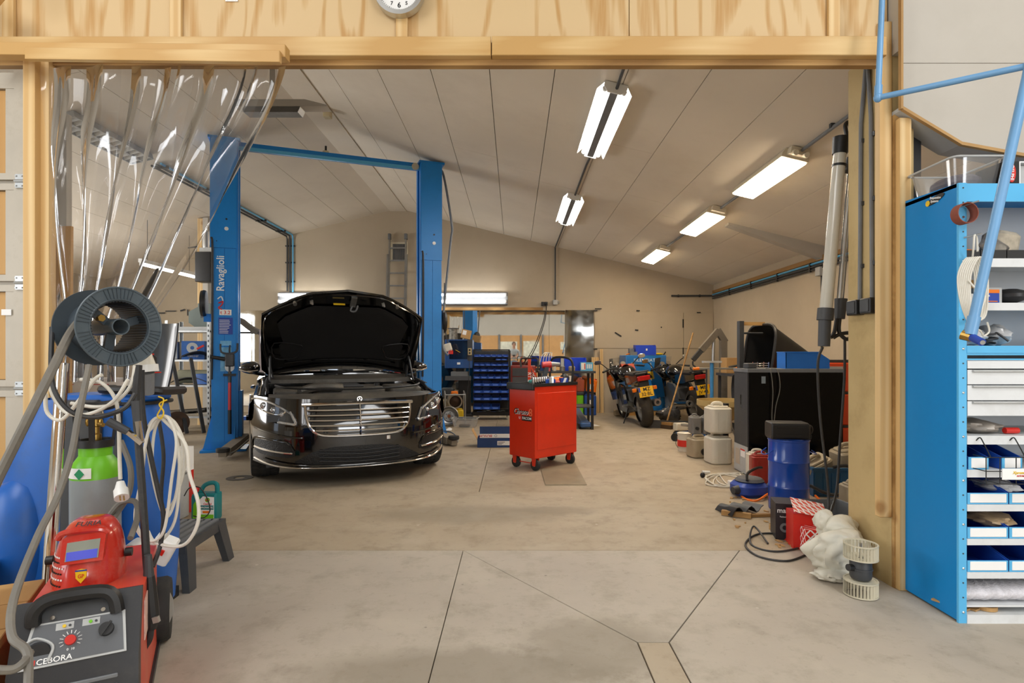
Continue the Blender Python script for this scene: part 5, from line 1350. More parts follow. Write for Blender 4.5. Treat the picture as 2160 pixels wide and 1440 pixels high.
# step stool
st = thing('step_stool', 'grey metal step stool with slatted tread', 'step stool', (-1.90, 3.1, 0), .06)
for k in range(9): part('slat', B().box((-.2 + .045 * k, -.2, .225), (-.175 + .045 * k, .22, .245)), M['mgrey'], st)
part('frame', B().holed(.43, .46, .39, .42, .19, .24, 'z', 0, .01, 0, .01), M['dgrey'], st)
for (sx, sy) in ((-1, -1), (1, -1), (-1, 1), (1, 1)):
    part('leg', B().add([(sx * .215, sy * .22 + .01, .235), (sx * .215, sy * .13 + .01, .235), (sx * .17, sy * .13 + .01, .235), (sx * .25, sy * .26 + .01, 0), (sx * .25, sy * .19 + .01, 0), (sx * .215, sy * .19 + .01, 0), (sx * .17, sy * .22 + .01, .235), (sx * .215, sy * .26 + .01, 0)],
                        [(0, 1, 4, 3), (1, 2, 5, 4), (2, 6, 7, 5), (6, 0, 3, 7), (0, 6, 2, 1), (3, 4, 5, 7)]), M['dgrey'], st)
# oil bottle
ob = thing('oil_bottle', 'teal motor oil bottle with green and white label', 'bottle', (-2.25, 4.16, 0), -.05)
tm = mat('teal_plastic', '14777a', .35, var=.06)
o_ = [(-.09, 0), (.085, 0), (.095, .02), (.095, .19), (.088, .215), (.09, .262), (.08, .275), (.02, .27), (-.02, .245), (-.065, .205), (-.088, .19), (-.095, .17), (-.095, .02)]
b = B(); b.slab(o_[:4] + [(.092, .2), (.05, .2), (-.07, .2)] + o_[10:], -.045, .045, .012, 'y'); part('bottle_body', b, tm, ob)
part('bottle_handle', B().tube([(-.045, 0, .195), (-.02, 0, .245), (.03, 0, .268), (.075, 0, .258), (.08, 0, .195)], .016, 8, 4), tm, ob)
part('cap', B().cyl((-.07, 0, .2), (-.078, 0, .235), .018, n=12), M['red2'], ob)
lb = part('label', B().prism([(-.03, .02), (.082, .02), (.082, .175), (.0, .18), (-.06, .12), (-.075, .02)], -.0475, -.045, 'y'), M['pwhite'], ob)
part('green_band', B().prism([(-.075, .02), (-.05, .02), (-.02, .18), (-.05, .15), (-.07, .12)], -.049, -.047, 'y'), M['green'], lb)
part('green_band', B().box((-.03, -.049, .02), (.08, -.047, .05)), M['green'], lb); part('teal_band', B().box((-.025, -.049, .085), (.08, -.047, .115)), tm, lb)
part('orange_band', B().box((.0, -.05, .06), (.05, -.047, .075)), M['orange'], lb)
part('logo_ring', B().ring(.008, .017, -.05, -.047, 16, (.035, 0, .155), 'y'), M['green'], lb); part('logo_bar', B().box((.022, -.051, .15), (.048, -.049, .158)), M['pred'], lb)
text('Castrol', .02, M['pred'], lb, (.035, -.049, .126)); text('MAGNATEC', .019, M['pwhite'], lb, (.028, -.05, .1), shear=.2)
cable('thin_lead', [(-2.35, 4.05, .2), (-2.28, 4.0, .27), (-2.2, 4.0, .26), (-2.15, 4.02, .12), (-2.2, 4.03, .05), (-2.28, 4.04, .06)], .004, 'cable_b', 'thin black wire lying over the oil bottle')
# red cable reel, grey bin and cartons behind the stool
t = thing('cable_reel', 'red cable reel with white cord behind the step stool', 'cable reel', (-2.42, 3.75, 0), .5)
part('drum_side', B().lathe([(0, -.07), (.15, -.07), (.155, -.06), (.15, -.05), (0, -.05)], 26, (0, 0, .26), 'y'), M['red2'], t); part('drum_side', B().lathe([(0, .05), (.15, .05), (.155, .06), (.15, .07), (0, .07)], 26, (0, 0, .26), 'y'), M['red2'], t)
part('wound_cable', B().cyl((0, -.05, .26), (0, .05, .26), .1, n=20), M['cable_g'], t); part('stand', B().tube([(-.16, -.1, .012), (-.16, .1, .012), (-.1, 0, .26), (.1, 0, .26), (.16, .1, .012), (.16, -.1, .012)], .01, 6, 2), M['steel'], t)
t = thing('grey_tall_bin', 'narrow light grey metal canister beside the oil bottle', 'canister', (-2.52, 4.2, 0)); part('canister_body', B().rbox((-.08, -.06, 0), (.09, .06, .33), .015), M['lgrey'], t); part('rim', B().holed(.18, .13, .15, .1, .32, .335), M['galv'], t)
t = thing('printed_carton', 'white carton with black scrawled print behind the red reel', 'box', (-2.62, 4.3, .3)); part('carton', B().box((-.16, -.1, .02), (.14, .1, .2)), M['pwhite'], t); text('Kinlubee', .07, M['pblack'], t, (0, -.102, .11), shear=.3); part('red_edge', B().box((-.16, -.103, .02), (.14, -.1, .045)), M['pred'], t); part('crate_under', B().box((-.16, -.1, -.3), (.14, .1, .02)), M['red2'], t)
t = thing('red_tool_box', 'dusty red steel box under the hanging cables', 'tool box', (-2.22, 3.35, 0), .3); part('box_body', B().rbox((-.2, -.12, 0), (.12, .12, .2), .02), M['red2'], t); part('lid', B().rbox((-.2, -.12, .2), (.12, .12, .25), .04), mat('dusty_red', '9c3b2c', .6), t)
solo('paper_sheet', B().at((-2.26, 3.34, .455), (.2, .15, .4)).grid(lambda u, v: (u * .3 - .15, .02 * math.sin(4 * v), v * .4 - .2), 6, 8, thick=(0, .002, 0)), mat('paper_grey', '9a9aa6', .7), 'hanging grey printed sheet behind the cable coil', 'sheet')
# bench with clutter behind the blue tank
t = thing('clutter_bench', 'wooden bench with clutter behind the blue tank', 'bench', (-2.95, 3.75, 0))
part('bench_top', B().box((-.55, -.25, .93), (.55, .25, .965)), M['timberd'], t)
for sx in (-1, 1):
    for sy in (-1, 1): part('leg', B().box((sx * .5 - .03, sy * .2 - .03, 0), (sx * .5 + .03, sy * .2 + .03, .93)), M['timberv'], t)
g = 'things on the clutter bench'
t = thing('long_carton', 'long flat white carton on the clutter bench', 'box', (-2.75, 3.62, .966), 0, g); part('carton', B().box((-.36, -.07, 0), (.32, .07, .09)), M['pwhite'], t)
for x in (-.1, .12): part('print_line', B().box((x, -.072, .05), (x + .1, -.07, .054)), M['pred'], t)
t = thing('spirit_level', 'orange edged grey block standing on the long carton', 'tool', (-2.76, 3.6, 1.057), 0, g); part('orange_side', B().rbox((-.04, -.02, 0), (-.01, .02, .2), .004), M['orange'], t); part('grey_side', B().rbox((-.009, -.02, 0), (.035, .02, .2), .004), M['dgrey'], t)
t = thing('thread_rack', 'two black thread spools on a small wooden stand', 'thread stand', (-2.36, 3.65, .966), 0, g); part('stand_base', B().box((-.12, -.06, 0), (.1, .06, .02)), M['timberd'], t)
part('column', B().lathe([(.05, .02), (.01, .1), (.01, .12), (0, .12)], 10), M['jug'], t); part('shelf', B().box((-.06, -.04, .12), (.07, .04, .127)), M['red2'], t)
for x in (-.03, .035): b = part('thread_cone', B().lathe([(.03, .127), (.028, .15), (.025, .22), (.012, .235), (0, .235)], 14, (x, 0, 0)), M['black'], t); part('red_cap', B().cyl((x, 0, .235), (x, 0, .245), .012, n=10), M['red2'], b)
part('wire_guide', B().tube([(.0, .02, .12), (.0, .02, .36), (-.09, .02, .34)], .004, 5), M['brass'], t)
solo('metal_offcut', B().at((-3.15, 3.6, .966), (0, -.2, .4)).prism([(-.14, 0), (.12, 0), (.16, .05), (.02, .12), (-.1, .05)], -.05, .05, 'y'), M['dgrey'], 'bent dark metal bracket on the clutter bench', 'bracket', g)
solo('white_tube', B().cyl((-3.35, 3.55, 1.0), (-2.95, 3.58, 1.0), .03, n=12), M['whitep'], 'short white plastic tube on the clutter bench', 'tube', g)
# bucket and board at the lower left edge
t = thing('white_bucket', 'dirty white bucket with wire handle at the left edge', 'bucket', (-2.30, 2.32, 0)); part('pail', B().lathe([(.0, 0), (.11, 0), (.14, .30), (.15, .305), (.15, .32), (.13, .32), (.1, .02), (0, .02)], 24), M['jug'], t); part('bail', B().tube([(.145, 0, .29), (.13, -.1, .2), (0, -.16, .12), (-.13, -.1, .2), (-.145, 0, .29)], .005, 6, 4), M['steel'], t); part('label', B().box((.05, -.135, .1), (.1, -.11, .22)), M['pblue'], t)
t = thing('board_bench', 'low bench of raw wooden boards at the lower left corner', 'bench', tuple((WM[wd_.name] @ Vector((-.18, .27, .065))).xy) + (0,), WZ); 
for k in range(3): part('plank', B().rbox((-.5, -.32 + .21 * k, .37), (0, -.12 + .21 * k, .40), .004, 1), M['timberd'], t)
for x in (-.44, -.06): part('leg', B().box((x - .02, -.28, 0), (x + .02, .26, .37)), M['timberd'], t)
solo('leaning_board', B().bar((-2.62, 3.25, .02), (-2.66, 3.32, 1.95), .16, .02, (0, 1, 0)), M['panelwood'], 'raw wooden board leaning behind the curtain at the left jamb', 'board')
# ================================================================ right foreground: shelf, pipes, pier fittings
def SZ(y): return 1.2 + (749 - y) * .0021333
sx0, sy0 = 1.99, 2.56
sh = thing('parts_shelf', 'tall bright blue steel parts shelf at the right edge', 'shelf', (sx0, sy0, 0))
part('side_panel', B().prism([(0, .01), (.37, .01), (.37, 1.985), (.0, 1.972)], 0, .012, 'x'), M['blue_shelf'], sh)
fl_ = part('front_upright', B().box((.0, -.012, 0), (.036, 0, 1.972)), M['blue_lt'], sh)
for k in range(30):
    z = .05 + .0655 * k; big = k % 3 == 0
    part('rivet' if big else 'slot_hole', B().lathe([(.0055, -.012), (.0055, -.015), (.003, -.018), (0, -.018)] if big else [(.0035, -.012), (.0035, -.0135), (0, -.0135)], 10, (.02, 0, z), 'y'), M['chrome'] if big else M['dgrey'], fl_)
part('side_panel', B().box((1.0, 0, .01), (1.012, .37, 1.97)), M['blue_shelf'], sh)
part('top_beam', B().box((.036, -.01, SZ(426)), (1.0, .0, SZ(388))), M['blue_lt'], sh)
part('top_board', B().box((.0, 0, 1.955), (1.012, .37, 1.972)), M['blue_shelf'], sh)
part('back_panel', B().box((.012, .355, .02), (1.0, .365, 1.955)), mat('grey_liner', 'b9bdc0', .5, var=.05), sh)
sw = mat('shelf_white', 'd9dcdd', .45, var=.04, dirt=('a7a49c', .3, 6))
LEV = [(546, 564), (639, 655), (918, 936), (989, 1005), (1062, 1076), (1134, 1147), (1204, 1217), (1293, 1312)]
for (a, b_) in LEV:
    s_ = part('shelf_board', B().box((.013, -.005, SZ(a) - .006), (1.0, .355, SZ(a))), sw, sh)
    part('shelf_lip', B().box((.036, -.016, SZ(b_)), (1.0, -.005, SZ(a))), sw, s_)
part('blue_beam', B().box((.036, -.014, SZ(744)), (1.0, .355, SZ(729))), M['blue_lt'], sh)
f = B(); f.holed(.96, SZ(744) - SZ(759), .9, SZ(749) - SZ(756), -.01, .0, 'y', .518, (SZ(744) + SZ(759)) / 2, .49, (SZ(749) + SZ(756)) / 2); part('slot_frame', f, M['blue_lt'], sh)
part('tray_board', B().box((.036, 0, SZ(761)), (1.0, .35, SZ(759))), sw, sh)
for (a, b_) in ((761, 777), (779.5, 810), (812, 843.5), (845.5, 876)):
    d = part('drawer', B().box((.04, -.012, SZ(b_)), (.998, .33, SZ(a))), sw, sh)
    if a > 770: part('finger_rail', B().prism([(-.013, SZ(a)), (-.022, SZ(a) - .003), (-.022, SZ(a) - .008), (-.013, SZ(a) - .012)], .06, .99, 'x'), M['lgrey'], d)
bad = part('oval_badge', B().at((-.001, .13, 1.935), (0, 0, 0)).prism([(.06 * math.cos(a) , .016 * math.sin(a) + .012 * math.cos(a)*-1) for a in [2 * PI * k / 20 for k in range(20)]], -.002, .001, 'x'), M['pblack'], sh)
part('badge_spot', B().lathe([(0, -.004), (.014, -.004), (.014, 0), (0, 0)], 14, (0, .175, 1.928), 'x'), M['yellow'], bad)
text('Suspension', .016, M['pwhite'], bad, (-.0035, .125, 1.943), (PI / 2, .2, -PI / 2)); text('Systems', .016, M['pwhite'], bad, (-.0035, .13, 1.928), (PI / 2, .2, -PI / 2))
# open-front bins in the lower rows
def shelf_bin(x, z, w, label, lab=True, h=.05):
    t = thing('shelf_bin', label, 'bin', (sx0 + x, sy0 - .008, z), 0, 'blue bins with white fronts on the parts shelf')
    b = B(); b.box((0, 0, 0), (w, .33, .004))
    for xx in (0, w - .004): b.prism([(0, .004), (.33, .004), (.33, .125), (.26, .125), (0, h)], xx, xx + .004, 'x')
    b.box((.004, 0, .004), (w - .004, .005, h)); b.box((.004, .325, .004), (w - .004, .33, .125))
    part('bin_body', b, M['bin'], t)
    part('front_label', B().rbox((.012, -.004, .006), (w - .006, 0, h - .004), .003, 1), M['pwhite'], t)
    part('label_rim', B().holed(w, h, w - .018, h - .01, -.003, .0, 'y', w / 2, h / 2, w / 2 + .003, h / 2), M['blue_lt'], t)
for k, (y, nm_) in enumerate(((1062, 'top'), (1134, 'middle'), (1204, 'bottom'))):
    for j in range(4): shelf_bin(.04 + .188 * j, SZ(y) + .001, .182, 'blue bin with white front, %s from left in the %s bin row' % (['first', 'second', 'third', 'fourth'][j], nm_))
for j in range(2):
    shelf_bin(.045 + .15 * j, SZ(989) + .001, .09, 'small blue label bin behind the wire basket, %s one' % ['left', 'right'][j], h=.055)
# wire basket with sign
t = thing('wire_basket', 'black wire basket with a sign hooked on the shelf lip', 'basket', (sx0 + .05, sy0 - .1, SZ(1010)))
for zz in (0, .055, .115):
    part('wire', B().tube([(0, .07, .115 + (zz - .115)), (.0, 0, zz), (.3, 0, zz), (.3, .07, zz)], .0022, 5), M['pblack'], t)
for x in (.0, .06, .13, .2, .3): part('wire', B().tube([(x, .085, .0), (x, .0, .0), (x, 0, .115)], .0022, 5), M['pblack'], t)
for x in (.02, .17): part('hook', B().tube([(x, 0, .115), (x + .01, .05, .17), (x + .015, .075, .19), (x + .005, .085, .175)], .0026, 5, 4), M['pblack'], t)
sg = part('sign_board', B().box((.065, -.006, .02), (.3, -.003, .068)), M['pwhite'], t); text('Xpremmest', .017, M['yellow'], sg, (.15, -.0075, .05), shear=.25); text('AUTOMOTIVE', .009, M['pred'], sg, (.155, -.0075, .036))
# contents of the open shelves
g = 'odds and ends on the parts shelf'
zt = SZ(546) + .001
t = thing('black_tray', 'long black divided tray on the upper shelf', 'tray', (sx0 + .05, sy0 + .03, zt), 0, g); part('tray_body', B().holed(.34, .22, .33, .21, 0, .045, 'z', .17, .11, .17, .11), M['black'], t); part('tray_floor', B().box((0, 0, 0), (.34, .22, .004)), M['black'], t)
for x in (.08, .2): part('divider', B().box((x, 0, .0), (x + .004, .22, .045)), M['alu'], t)
solo('orange_ring', B().ring(.05, .06, zt + .047, zt + .056, 24, (sx0 + .1, sy0 + .13, 0)), M['orange'], 'flat orange ring lying on the black tray', 'ring', g)
solo('clear_pouch', B().at((sx0 + .235, sy0 + .08, zt + .07), (.2, .5, .1)).rbox((-.06, -.02, -.03), (.06, .02, .03), .012), M['clear'], 'clear plastic pouch on the upper shelf', 'bag', g)
solo('crumpled_pack', B().at((sx0 + .29, sy0 + .14, zt + .06), (.1, .1, .2)).rbox((-.05, -.06, -.06), (.08, .05, .09), .03, 3), mat('paper_tan', 'b5ab98', .8, var=.25, vs=25), 'crumpled grey paper pack on the upper shelf', 'pack', g)
zt = SZ(639) + .001
t = thing('label_carton', 'small open carton with an orange and blue label', 'box', (sx0 + .14, sy0 + .05, zt), .08, g); part('carton', B().box((0, 0, 0), (.115, .12, .075)), M['lgrey'], t); part('flap', B().at((.0, .11, .075), (.9, 0, 0)).box((0, 0, 0), (.12, .07, .002)), M['card'], t)
lb = part('label', B().box((.022, -.002, .006), (.1, 0, .066)), M['pblue'], t); part('orange_band', B().box((.022, -.003, .05), (.1, -.001, .066)), M['orange'], lb); text('25 x', .014, M['pwhite'], lb, (.04, -.003, .038)); part('orange_line', B().box((.022, -.0035, .01), (.09, -.001, .014)), M['orange'], lb)
solo('paper_stack', B().at((sx0 + .05, sy0 + .04, zt), (0, 0, -.15)).rbox((0, 0, 0), (.1, .2, .045), .004, 1), mat('paper_white', 'cfcfcb', .7, var=.12, vs=20), 'stack of creased papers left of the label carton', 'papers', g)
solo('black_bag', B().at((sx0 + .32, sy0 + .1, zt + .02)).ell((0, 0, 0.02), (.07, .08, .035)), M['black'], 'flat black bag right of the label carton', 'bag', g)
zt = SZ(729) + .001
def bag(x, y, z, r, m, label, seed, name='plastic_bag'):
    def fn(u, v):
        a = 2 * PI * u; th = PI * v
        d = Vector((math.cos(a) * math.sin(th), math.sin(a) * math.sin(th), -math.cos(th))); k = 1
        for (f, am) in ((1.6, .28), (3.4, .2), (7, .1)): k += am * noise.noise(d * f + Vector((seed, 0, 0)))
        return (x + r[0] * k * math.cos(a) * math.sin(th), y + r[1] * k * math.sin(a) * math.sin(th), z + max(-r[2] * .98, -r[2] * k * math.cos(th)) + r[2])
    return solo(name, B().grid(fn, 26, 14, True), m, label, 'bag', g, smooth=40)
fb = mat('film_bag', 'c9c9c9', .2, .0, var=.2, vs=12)
bag(sx0 + .13, sy0 + .13, zt, (.08, .1, .045), fb, 'crumpled clear film bag behind the pipe fitting', 3)
bag(sx0 + .27, sy0 + .14, zt, (.05, .09, .05), fb, 'crumpled clear film bag beside the black cable', 5)
cable('coiled_lead', [(sx0 + .2 + .035 * math.cos(a * .8), sy0 + .07 + .03 * math.sin(a * .8), zt + .012 + .003 * a) for a in range(16)] + [(sx0 + .26, sy0 + .03, zt + .02)], .005, 'cable_b', 'black coiled lead on the middle shelf', 3, 'cable', g)
zt = SZ(918) + .001
bag(sx0 + .16, sy0 + .14, zt, (.11, .12, .03), mat('brown_film', '9c948a', .3, var=.3, vs=14), 'greyish film bag on the shelf under the drawers', 8)
solo('screwdriver', B().cyl((sx0 + .25, sy0 + .04, zt + .016), (sx0 + .31, sy0 + .04, zt + .016), .014, n=10), M['red2'], 'red and black screwdriver on the shelf under the drawers', 'screwdriver', g)
bag(sx0 + .24, sy0 + .12, SZ(1134) + .03, (.09, .1, .03), mat('brown_film2', 'b39a78', .35, var=.3, vs=14), 'brown paper and film lying in the middle bin row', 9)
bag(sx0 + .27, sy0 + .12, SZ(1062) + .03, (.07, .1, .03), fb, 'clear film bag lying in the top bin row', 10)
solo('bubble_wrap_roll', B().grid(lambda u, v: (sx0 + .04 + .4 * v, sy0 + .08 + (.07 + .004 * math.sin(30 * v)) * math.cos(2 * PI * u), SZ(1275) + .038 + .038 * math.sin(2 * PI * u) + .003 * math.sin(60 * v + 20 * u)), 20, 40, True), mat('bubble_wrap', 'd7d5db', .25, var=.1, vs=40, bump=.5, bs=120), 'roll of bubble wrap on the lowest shelf', 'roll', g)
solo('inner_board', B().box((sx0 + .02, sy0, SZ(1280)), (sx0 + .9, sy0 + .3, SZ(1276))), sw, 'thin pale board under the bubble wrap', 'board', g)
solo('tape_ring', B().ring(.028, .045, SZ(1293) + .002, SZ(1293) + .02, 24, (sx0 + .17, sy0 + .05, 0)), M['card'], 'brown cardboard tape core on the bottom shelf', 'tape', g)
for k in range(2): solo('card_sheet', B().at((sx0 + .05 + .045 * k, sy0 + .01, SZ(1293) + .002), (0, 0, .5)).box((0, 0, 0), (.06, .14, .008)), M['card'], ['cardboard sheet at the left of the bottom shelf', 'cardboard sheet beside the tape core'][k], 'cardboard', g)
# hanging on the upright
zz = SZ(455)
t = thing('sanding_belt', 'brown sanding belt ring hanging on the shelf upright', 'belt', (sx0 + .005, sy0 - .06, zz - .047)); part('belt', B().ring(.043, .046, 0, .045, 32, (0, 0, .047), 'y'), mat('belt_brown', '8b4a38', .8), t); part('hook', B().cyl((-.0, .05, .085), (.03, -.02, .092), .004, n=6), M['galv'], t)
t = thing('white_cable_hank', 'hank of white cable hooked on the blue shelf upright', 'cable', (sx0 + .02, sy0 - .05, SZ(690)))
for k in range(7):
    o = (k - 3) * .006; pts = [(.0 + o, 0, .30), (-.035 + o, .0, .22), (-.035 + o * .6, -.01, .1), (.0, 0, .01 + .004 * k), (.035 + o, .005, .05), (.04 + o, 0, .2), (.025 + o, 0, .28)]
    part('turn', B().tube([(x, y - .004 * k, z) for x, y, z in pts], .0042, 6, 5, True), M['cable_w'], t)
part('tail', B().tube([(.012, 0, .31), (-.0, -.02, .35), (.012, -.01, .40), (.03, -.0, .39), (.025, -.01, .33)], .0042, 6, 5), M['cable_w'], t); part('wrap', B().tube([(-.03, -.03, .2), (.0, -.035, .16), (.04, -.03, .13), (.02, -.03, .06)], .0042, 6, 4), M['cable_w'], t)
part('tail', B().tube([(-.035, -.02, .015), (-.01, -.03, -.005), (.03, -.02, -.02), (.06, 0, -.04), (.085, .0, -.02), (.075, .0, .02)], .0042, 6, 4), M['cable_w'], t); part('hook', B().cyl((.0, .05, .4), (.03, -.03, .405), .0035, n=6), M['galv'], t)
# things on top of the shelf
zt = 1.974
t = thing('clear_crate', 'translucent storage tub with junk on top of the blue shelf', 'tub', (sx0 + .13, sy0 + .18, zt)); b = B(); b.grid(lambda u, v: ((.105 + .02 * v) * (abs(math.cos(2 * PI * u)) ** .4) * math.copysign(1, math.cos(2 * PI * u)), (.14 + .02 * v) * (abs(math.sin(2 * PI * u)) ** .4) * math.copysign(1, math.sin(2 * PI * u)), .002 + .13 * v), 40, 6, True); part('tub', b, M['clear'], t)
part('rim', B().at((0, 0, .13)).tube([(x, y, 0) for x, y in rpoly(.25, .32, .03, 3)], .005, 6, closed=True), M['lgrey'], t)
part('contents', B().ell((0, 0, .045), (.09, .12, .04)), mat('junk_violet', '5a5360', .6, var=.5, vs=30), t)
t = thing('parts_box', 'black and white carton with red oval emblem on the shelf top', 'box', (sx0 + .30, sy0 + .02, zt)); part('carton', B().box((-.07, 0, 0), (-.0, .16, .105)), M['pblack'], t)
b = B(); b.holed(.1, .105, .09, .095, 0, .16, 'y', .05, .0525, .05, .0525); part('open_end', b, M['pwhite'], t)
part('inner_flap', B().box((.005, .02, .01), (.06, .03, .09)), M['lgrey'], t); part('lower_flap', B().at((.005, 0, .0), (.9, 0, 0)).box((0, -.09, 0), (.1, 0, .002)), M['card'], t)
ov = part('oval_emblem', B().prism(circ(.018, 24, -.035, .052, .042), -.002, 0, 'y'), M['pred'], t); text('DELPHI', .021, M['pwhite'], ov, (-.035, -.003, .052), (PI / 2, PI / 2, 0))
# folded flap fixed onto front
solo('pale_blue_carton', B().box((sx0 + .30, sy0 + .2, zt), (sx0 + .42, sy0 + .3, zt + .15)), mat('light_blue_print', '8fb6dd', .5, var=.2), 'light blue carton behind the emblem box', 'box')
solo('dark_bag_top', B().at((sx0 + .50, sy0 + .18, zt)).grid(lambda u, v: (.09 * math.cos(2 * PI * u) * math.sin(PI * v) * (1 + .15 * math.sin(12 * u)), .12 * math.sin(2 * PI * u) * math.sin(PI * v), .08 - .08 * math.cos(PI * v)), 24, 12, True), mat('dark_film', '4a4a4c', .3, var=.4, vs=12), 'dark plastic bag at the right end of the shelf top', 'bag')
solo('orange_case', B().rbox((sx0 + .415, sy0 + .03, zt), (sx0 + .55, sy0 + .14, zt + .06), .02), M['red2'], 'orange red plastic case on the shelf top', 'case')

# air pipe
t = thing('air_pipe', 'pale blue compressed air pipe running down to a brass tap', 'pipe', tuple(W(2050, 720, 2.32)))
pb = mat('pipe_blue', '6d9fcb', .35, var=.05)
p0, p1, p2, p3, p4 = Vector((1.80, 2.78, 3.02)), W(1852, 206, 2.72), W(2160, 141, 2.30), W(2172, 138, 2.30), W(2050, 690, 2.30)
part('pipe', B().cyl(p0, p1, .0135, n=12), pb, t, world=True); part('pipe', B().cyl(p1, p3, .0135, n=12), pb, t, world=True)
part('elbow', B().ell(p1, (.02, .02, .022), 12, 8), pb, t, world=True); part('elbow', B().ell(p3, (.024, .024, .026), 12, 8), pb, t, world=True); part('riser', B().cyl(p3, p3 + Vector((.03, -.02, .6)), .0185, n=12), pb, t, world=True); part('socket', B().cyl(p1 + (p0 - p1) * .02, p1 + (p0 - p1) * .1, .0175, n=12), pb, t, world=True)
part('drop_pipe', B().cyl(p3, p4, .0185, n=14), pb, t, world=True); part('socket', B().cyl(W(2046, 706, 2.3), W(2055, 668, 2.3), .023, n=12), pb, t, world=True)
part('brass_tap', B().cyl(W(2030, 705, 2.32), W(2052, 712, 2.29), .022, .018, n=12), M['brass'], t, world=True); part('coupling', B().cyl(W(2050, 711, 2.29), W(2072, 722, 2.24), .016, .015, n=12), M['pblue'], t, world=True); part('bore', B().cyl(W(2072, 721.5, 2.241), W(2073, 722.2, 2.236), .009, n=12), M['galv'], t, world=True)

# pier fittings: conduits, sockets, inspection lamp
t = thing('pier_conduits', 'pair of grey conduits down the right pier', 'conduit', (1.945, 3.13, 1.4))
part('conduit', B().tube([(1.94, 3.13, 2.86), (1.943, 3.19, 2.5), (1.943, 3.20, 1.5)], .011, 8), M['mgrey'], t, world=True); part('conduit', B().tube([(1.94, 3.13, 2.86), (1.943, 3.10, 2.5), (1.943, 3.09, 1.5)], .011, 8), M['mgrey'], t, world=True)
for y in (3.20, 3.09):
    for z in (2.4, 2.05, 1.7): part('clip', B().cb((1.948, y - .012, z), (.014, .02, .022)), M['dgrey'], t, world=True)
for k, y in enumerate((3.215, 3.09)):
    t = thing('pier_socket', ['black surface socket on pier, farther one', 'black surface socket on pier, nearer one'][k], 'socket', (1.93, y, 1.425), 0, 'surface sockets on the right pier'); part('socket_body', B().rbox((-.03, -.05, 0), (.024, .045, .085), .008), M['black'], t); part('cover', B().box((-.034, -.04, .012), (-.03, .035, .075)), M['dgrey'], t)
t = thing('inspection_lamp', 'clear tubular inspection lamp hanging by the right pier', 'lamp', (1.9, 3.42, 1.25))
a, b_ = W(1772, 320, 3.42), W(1742, 655, 3.42); tb = mat('frosted_tube', 'c9c5b8', .2, var=.05, coat=.5)
part('tube', B().cyl(a, b_, .036, n=18), tb, t, world=True); part('end_cap', B().cyl(W(1774, 290, 3.42), W(1771, 325, 3.42), .046, .041, n=14), M['black'], t, world=True); part('collar', B().cyl(W(1742, 650, 3.42), W(1740, 675, 3.42), .046, n=14), M['dgrey'], t, world=True); part('handle', B().cyl(W(1740, 675, 3.42), W(1738, 730, 3.42), .036, .034, n=12), M['dgrey'], t, world=True)
part('clamp_ring', B().cyl(W(1770, 347, 3.42), W(1769.5, 352, 3.42), .04, n=14), M['black'], t, world=True)
t2 = thing('spare_lamp_tube', 'thinner second lamp tube with black ends behind the inspection lamp', 'lamp', (1.98, 3.5, 1.3))
part('tube', B().cyl(W(1795, 360, 3.5), W(1772, 635, 3.5), .02, n=14), M['clear'], t2, world=True); part('core', B().cyl(W(1795, 360, 3.5), W(1772, 635, 3.5), .009, n=8), M['alu'], t2, world=True)
part('end_cap', B().cyl(W(1797, 333, 3.48), W(1794, 362, 3.48), .035, .04, n=12), M['black'], t2, world=True); part('end_cap', B().cyl(W(1799, 293, 3.48), W(1798, 318, 3.48), .034, n=12), M['black'], t2, world=True); part('end_cap', B().cyl(W(1774, 630, 3.48), W(1771, 672, 3.48), .037, .03, n=12), M['dgrey'], t2, world=True)
part('neck', B().cyl(W(1798, 316, 3.48), W(1797, 335, 3.48), .012, n=8), M['black'], t2, world=True)
for pts in ([(1787, 290), (1783, 265), (1790, 258), (1795, 272)], [(1798, 290), (1800, 262), (1808, 253), (1815, 256)], [(1765, 672), (1760, 700), (1752, 712)], [(1771, 672), (1770, 700), (1785, 715), (1797, 708), (1790, 702), (1770, 705), (1758, 712)]): part('loop', B().tube([W(x, y, 3.47) for x, y in pts], .012, 8, 5), M['black'], t2, world=True)
for k, pts in enumerate(([(1735, 732, 3.42), (1725, 770, 3.45), (1730, 880, 3.5), (1744, 1000, 3.5), (1748, 1060, 3.5), (1745, 1110, 3.4)], [(1782, 712, 3.5), (1781, 800, 3.55), (1772, 930, 3.6), (1765, 1030, 3.6), (1752, 1080, 3.5)])):
    cable('lamp_lead', [W(*p) for p in pts], .008, 'cable_b', ['dark lead hanging from the inspection lamp handle', 'dark lead hanging from the spare lamp tube'][k])

# blower, bag and cartons at the pier foot
bl = thing('blower_motor', 'twin squirrel cage blower with dark motor on the floor', 'blower', (1.735, 2.85, 0))
bm_ = mat('blower_white', 'c4bda6', .5, var=.08)
for z0 in (.004, .185):
    h = .075
    part('wheel_rim', B().ring(.068, .078, z0, z0 + .006, 32), bm_, bl); part('wheel_rim', B().ring(.07, .078, z0 + h - .006, z0 + h, 32), bm_, bl); part('wheel_disc', B().ring(.02, .075, z0 + (h - .006 if z0 < .1 else 0), z0 + (h - .002 if z0 < .1 else .004), 28), bm_, bl)
    for k in range(30): a = 2 * PI * k / 30; part('blade', B().at((.073 * math.cos(a), .073 * math.sin(a), z0 + h / 2), (0, 0, a + .9)).cb((0, 0, 0), (.011, .0015, h - .008)), bm_, bl)
part('motor', B().lathe([(.0, .085), (.045, .085), (.05, .095), (.05, .165), (.045, .175), (.0, .175)], 24), M['dgrey'], bl); part('motor_flange', B().lathe([(.045, .13), (.054, .132), (.054, .14), (.045, .142)], 24), M['dgrey'], bl); part('shaft', B().cyl((0, 0, .0), (0, 0, .26), .006, n=8), M['steel'], bl)
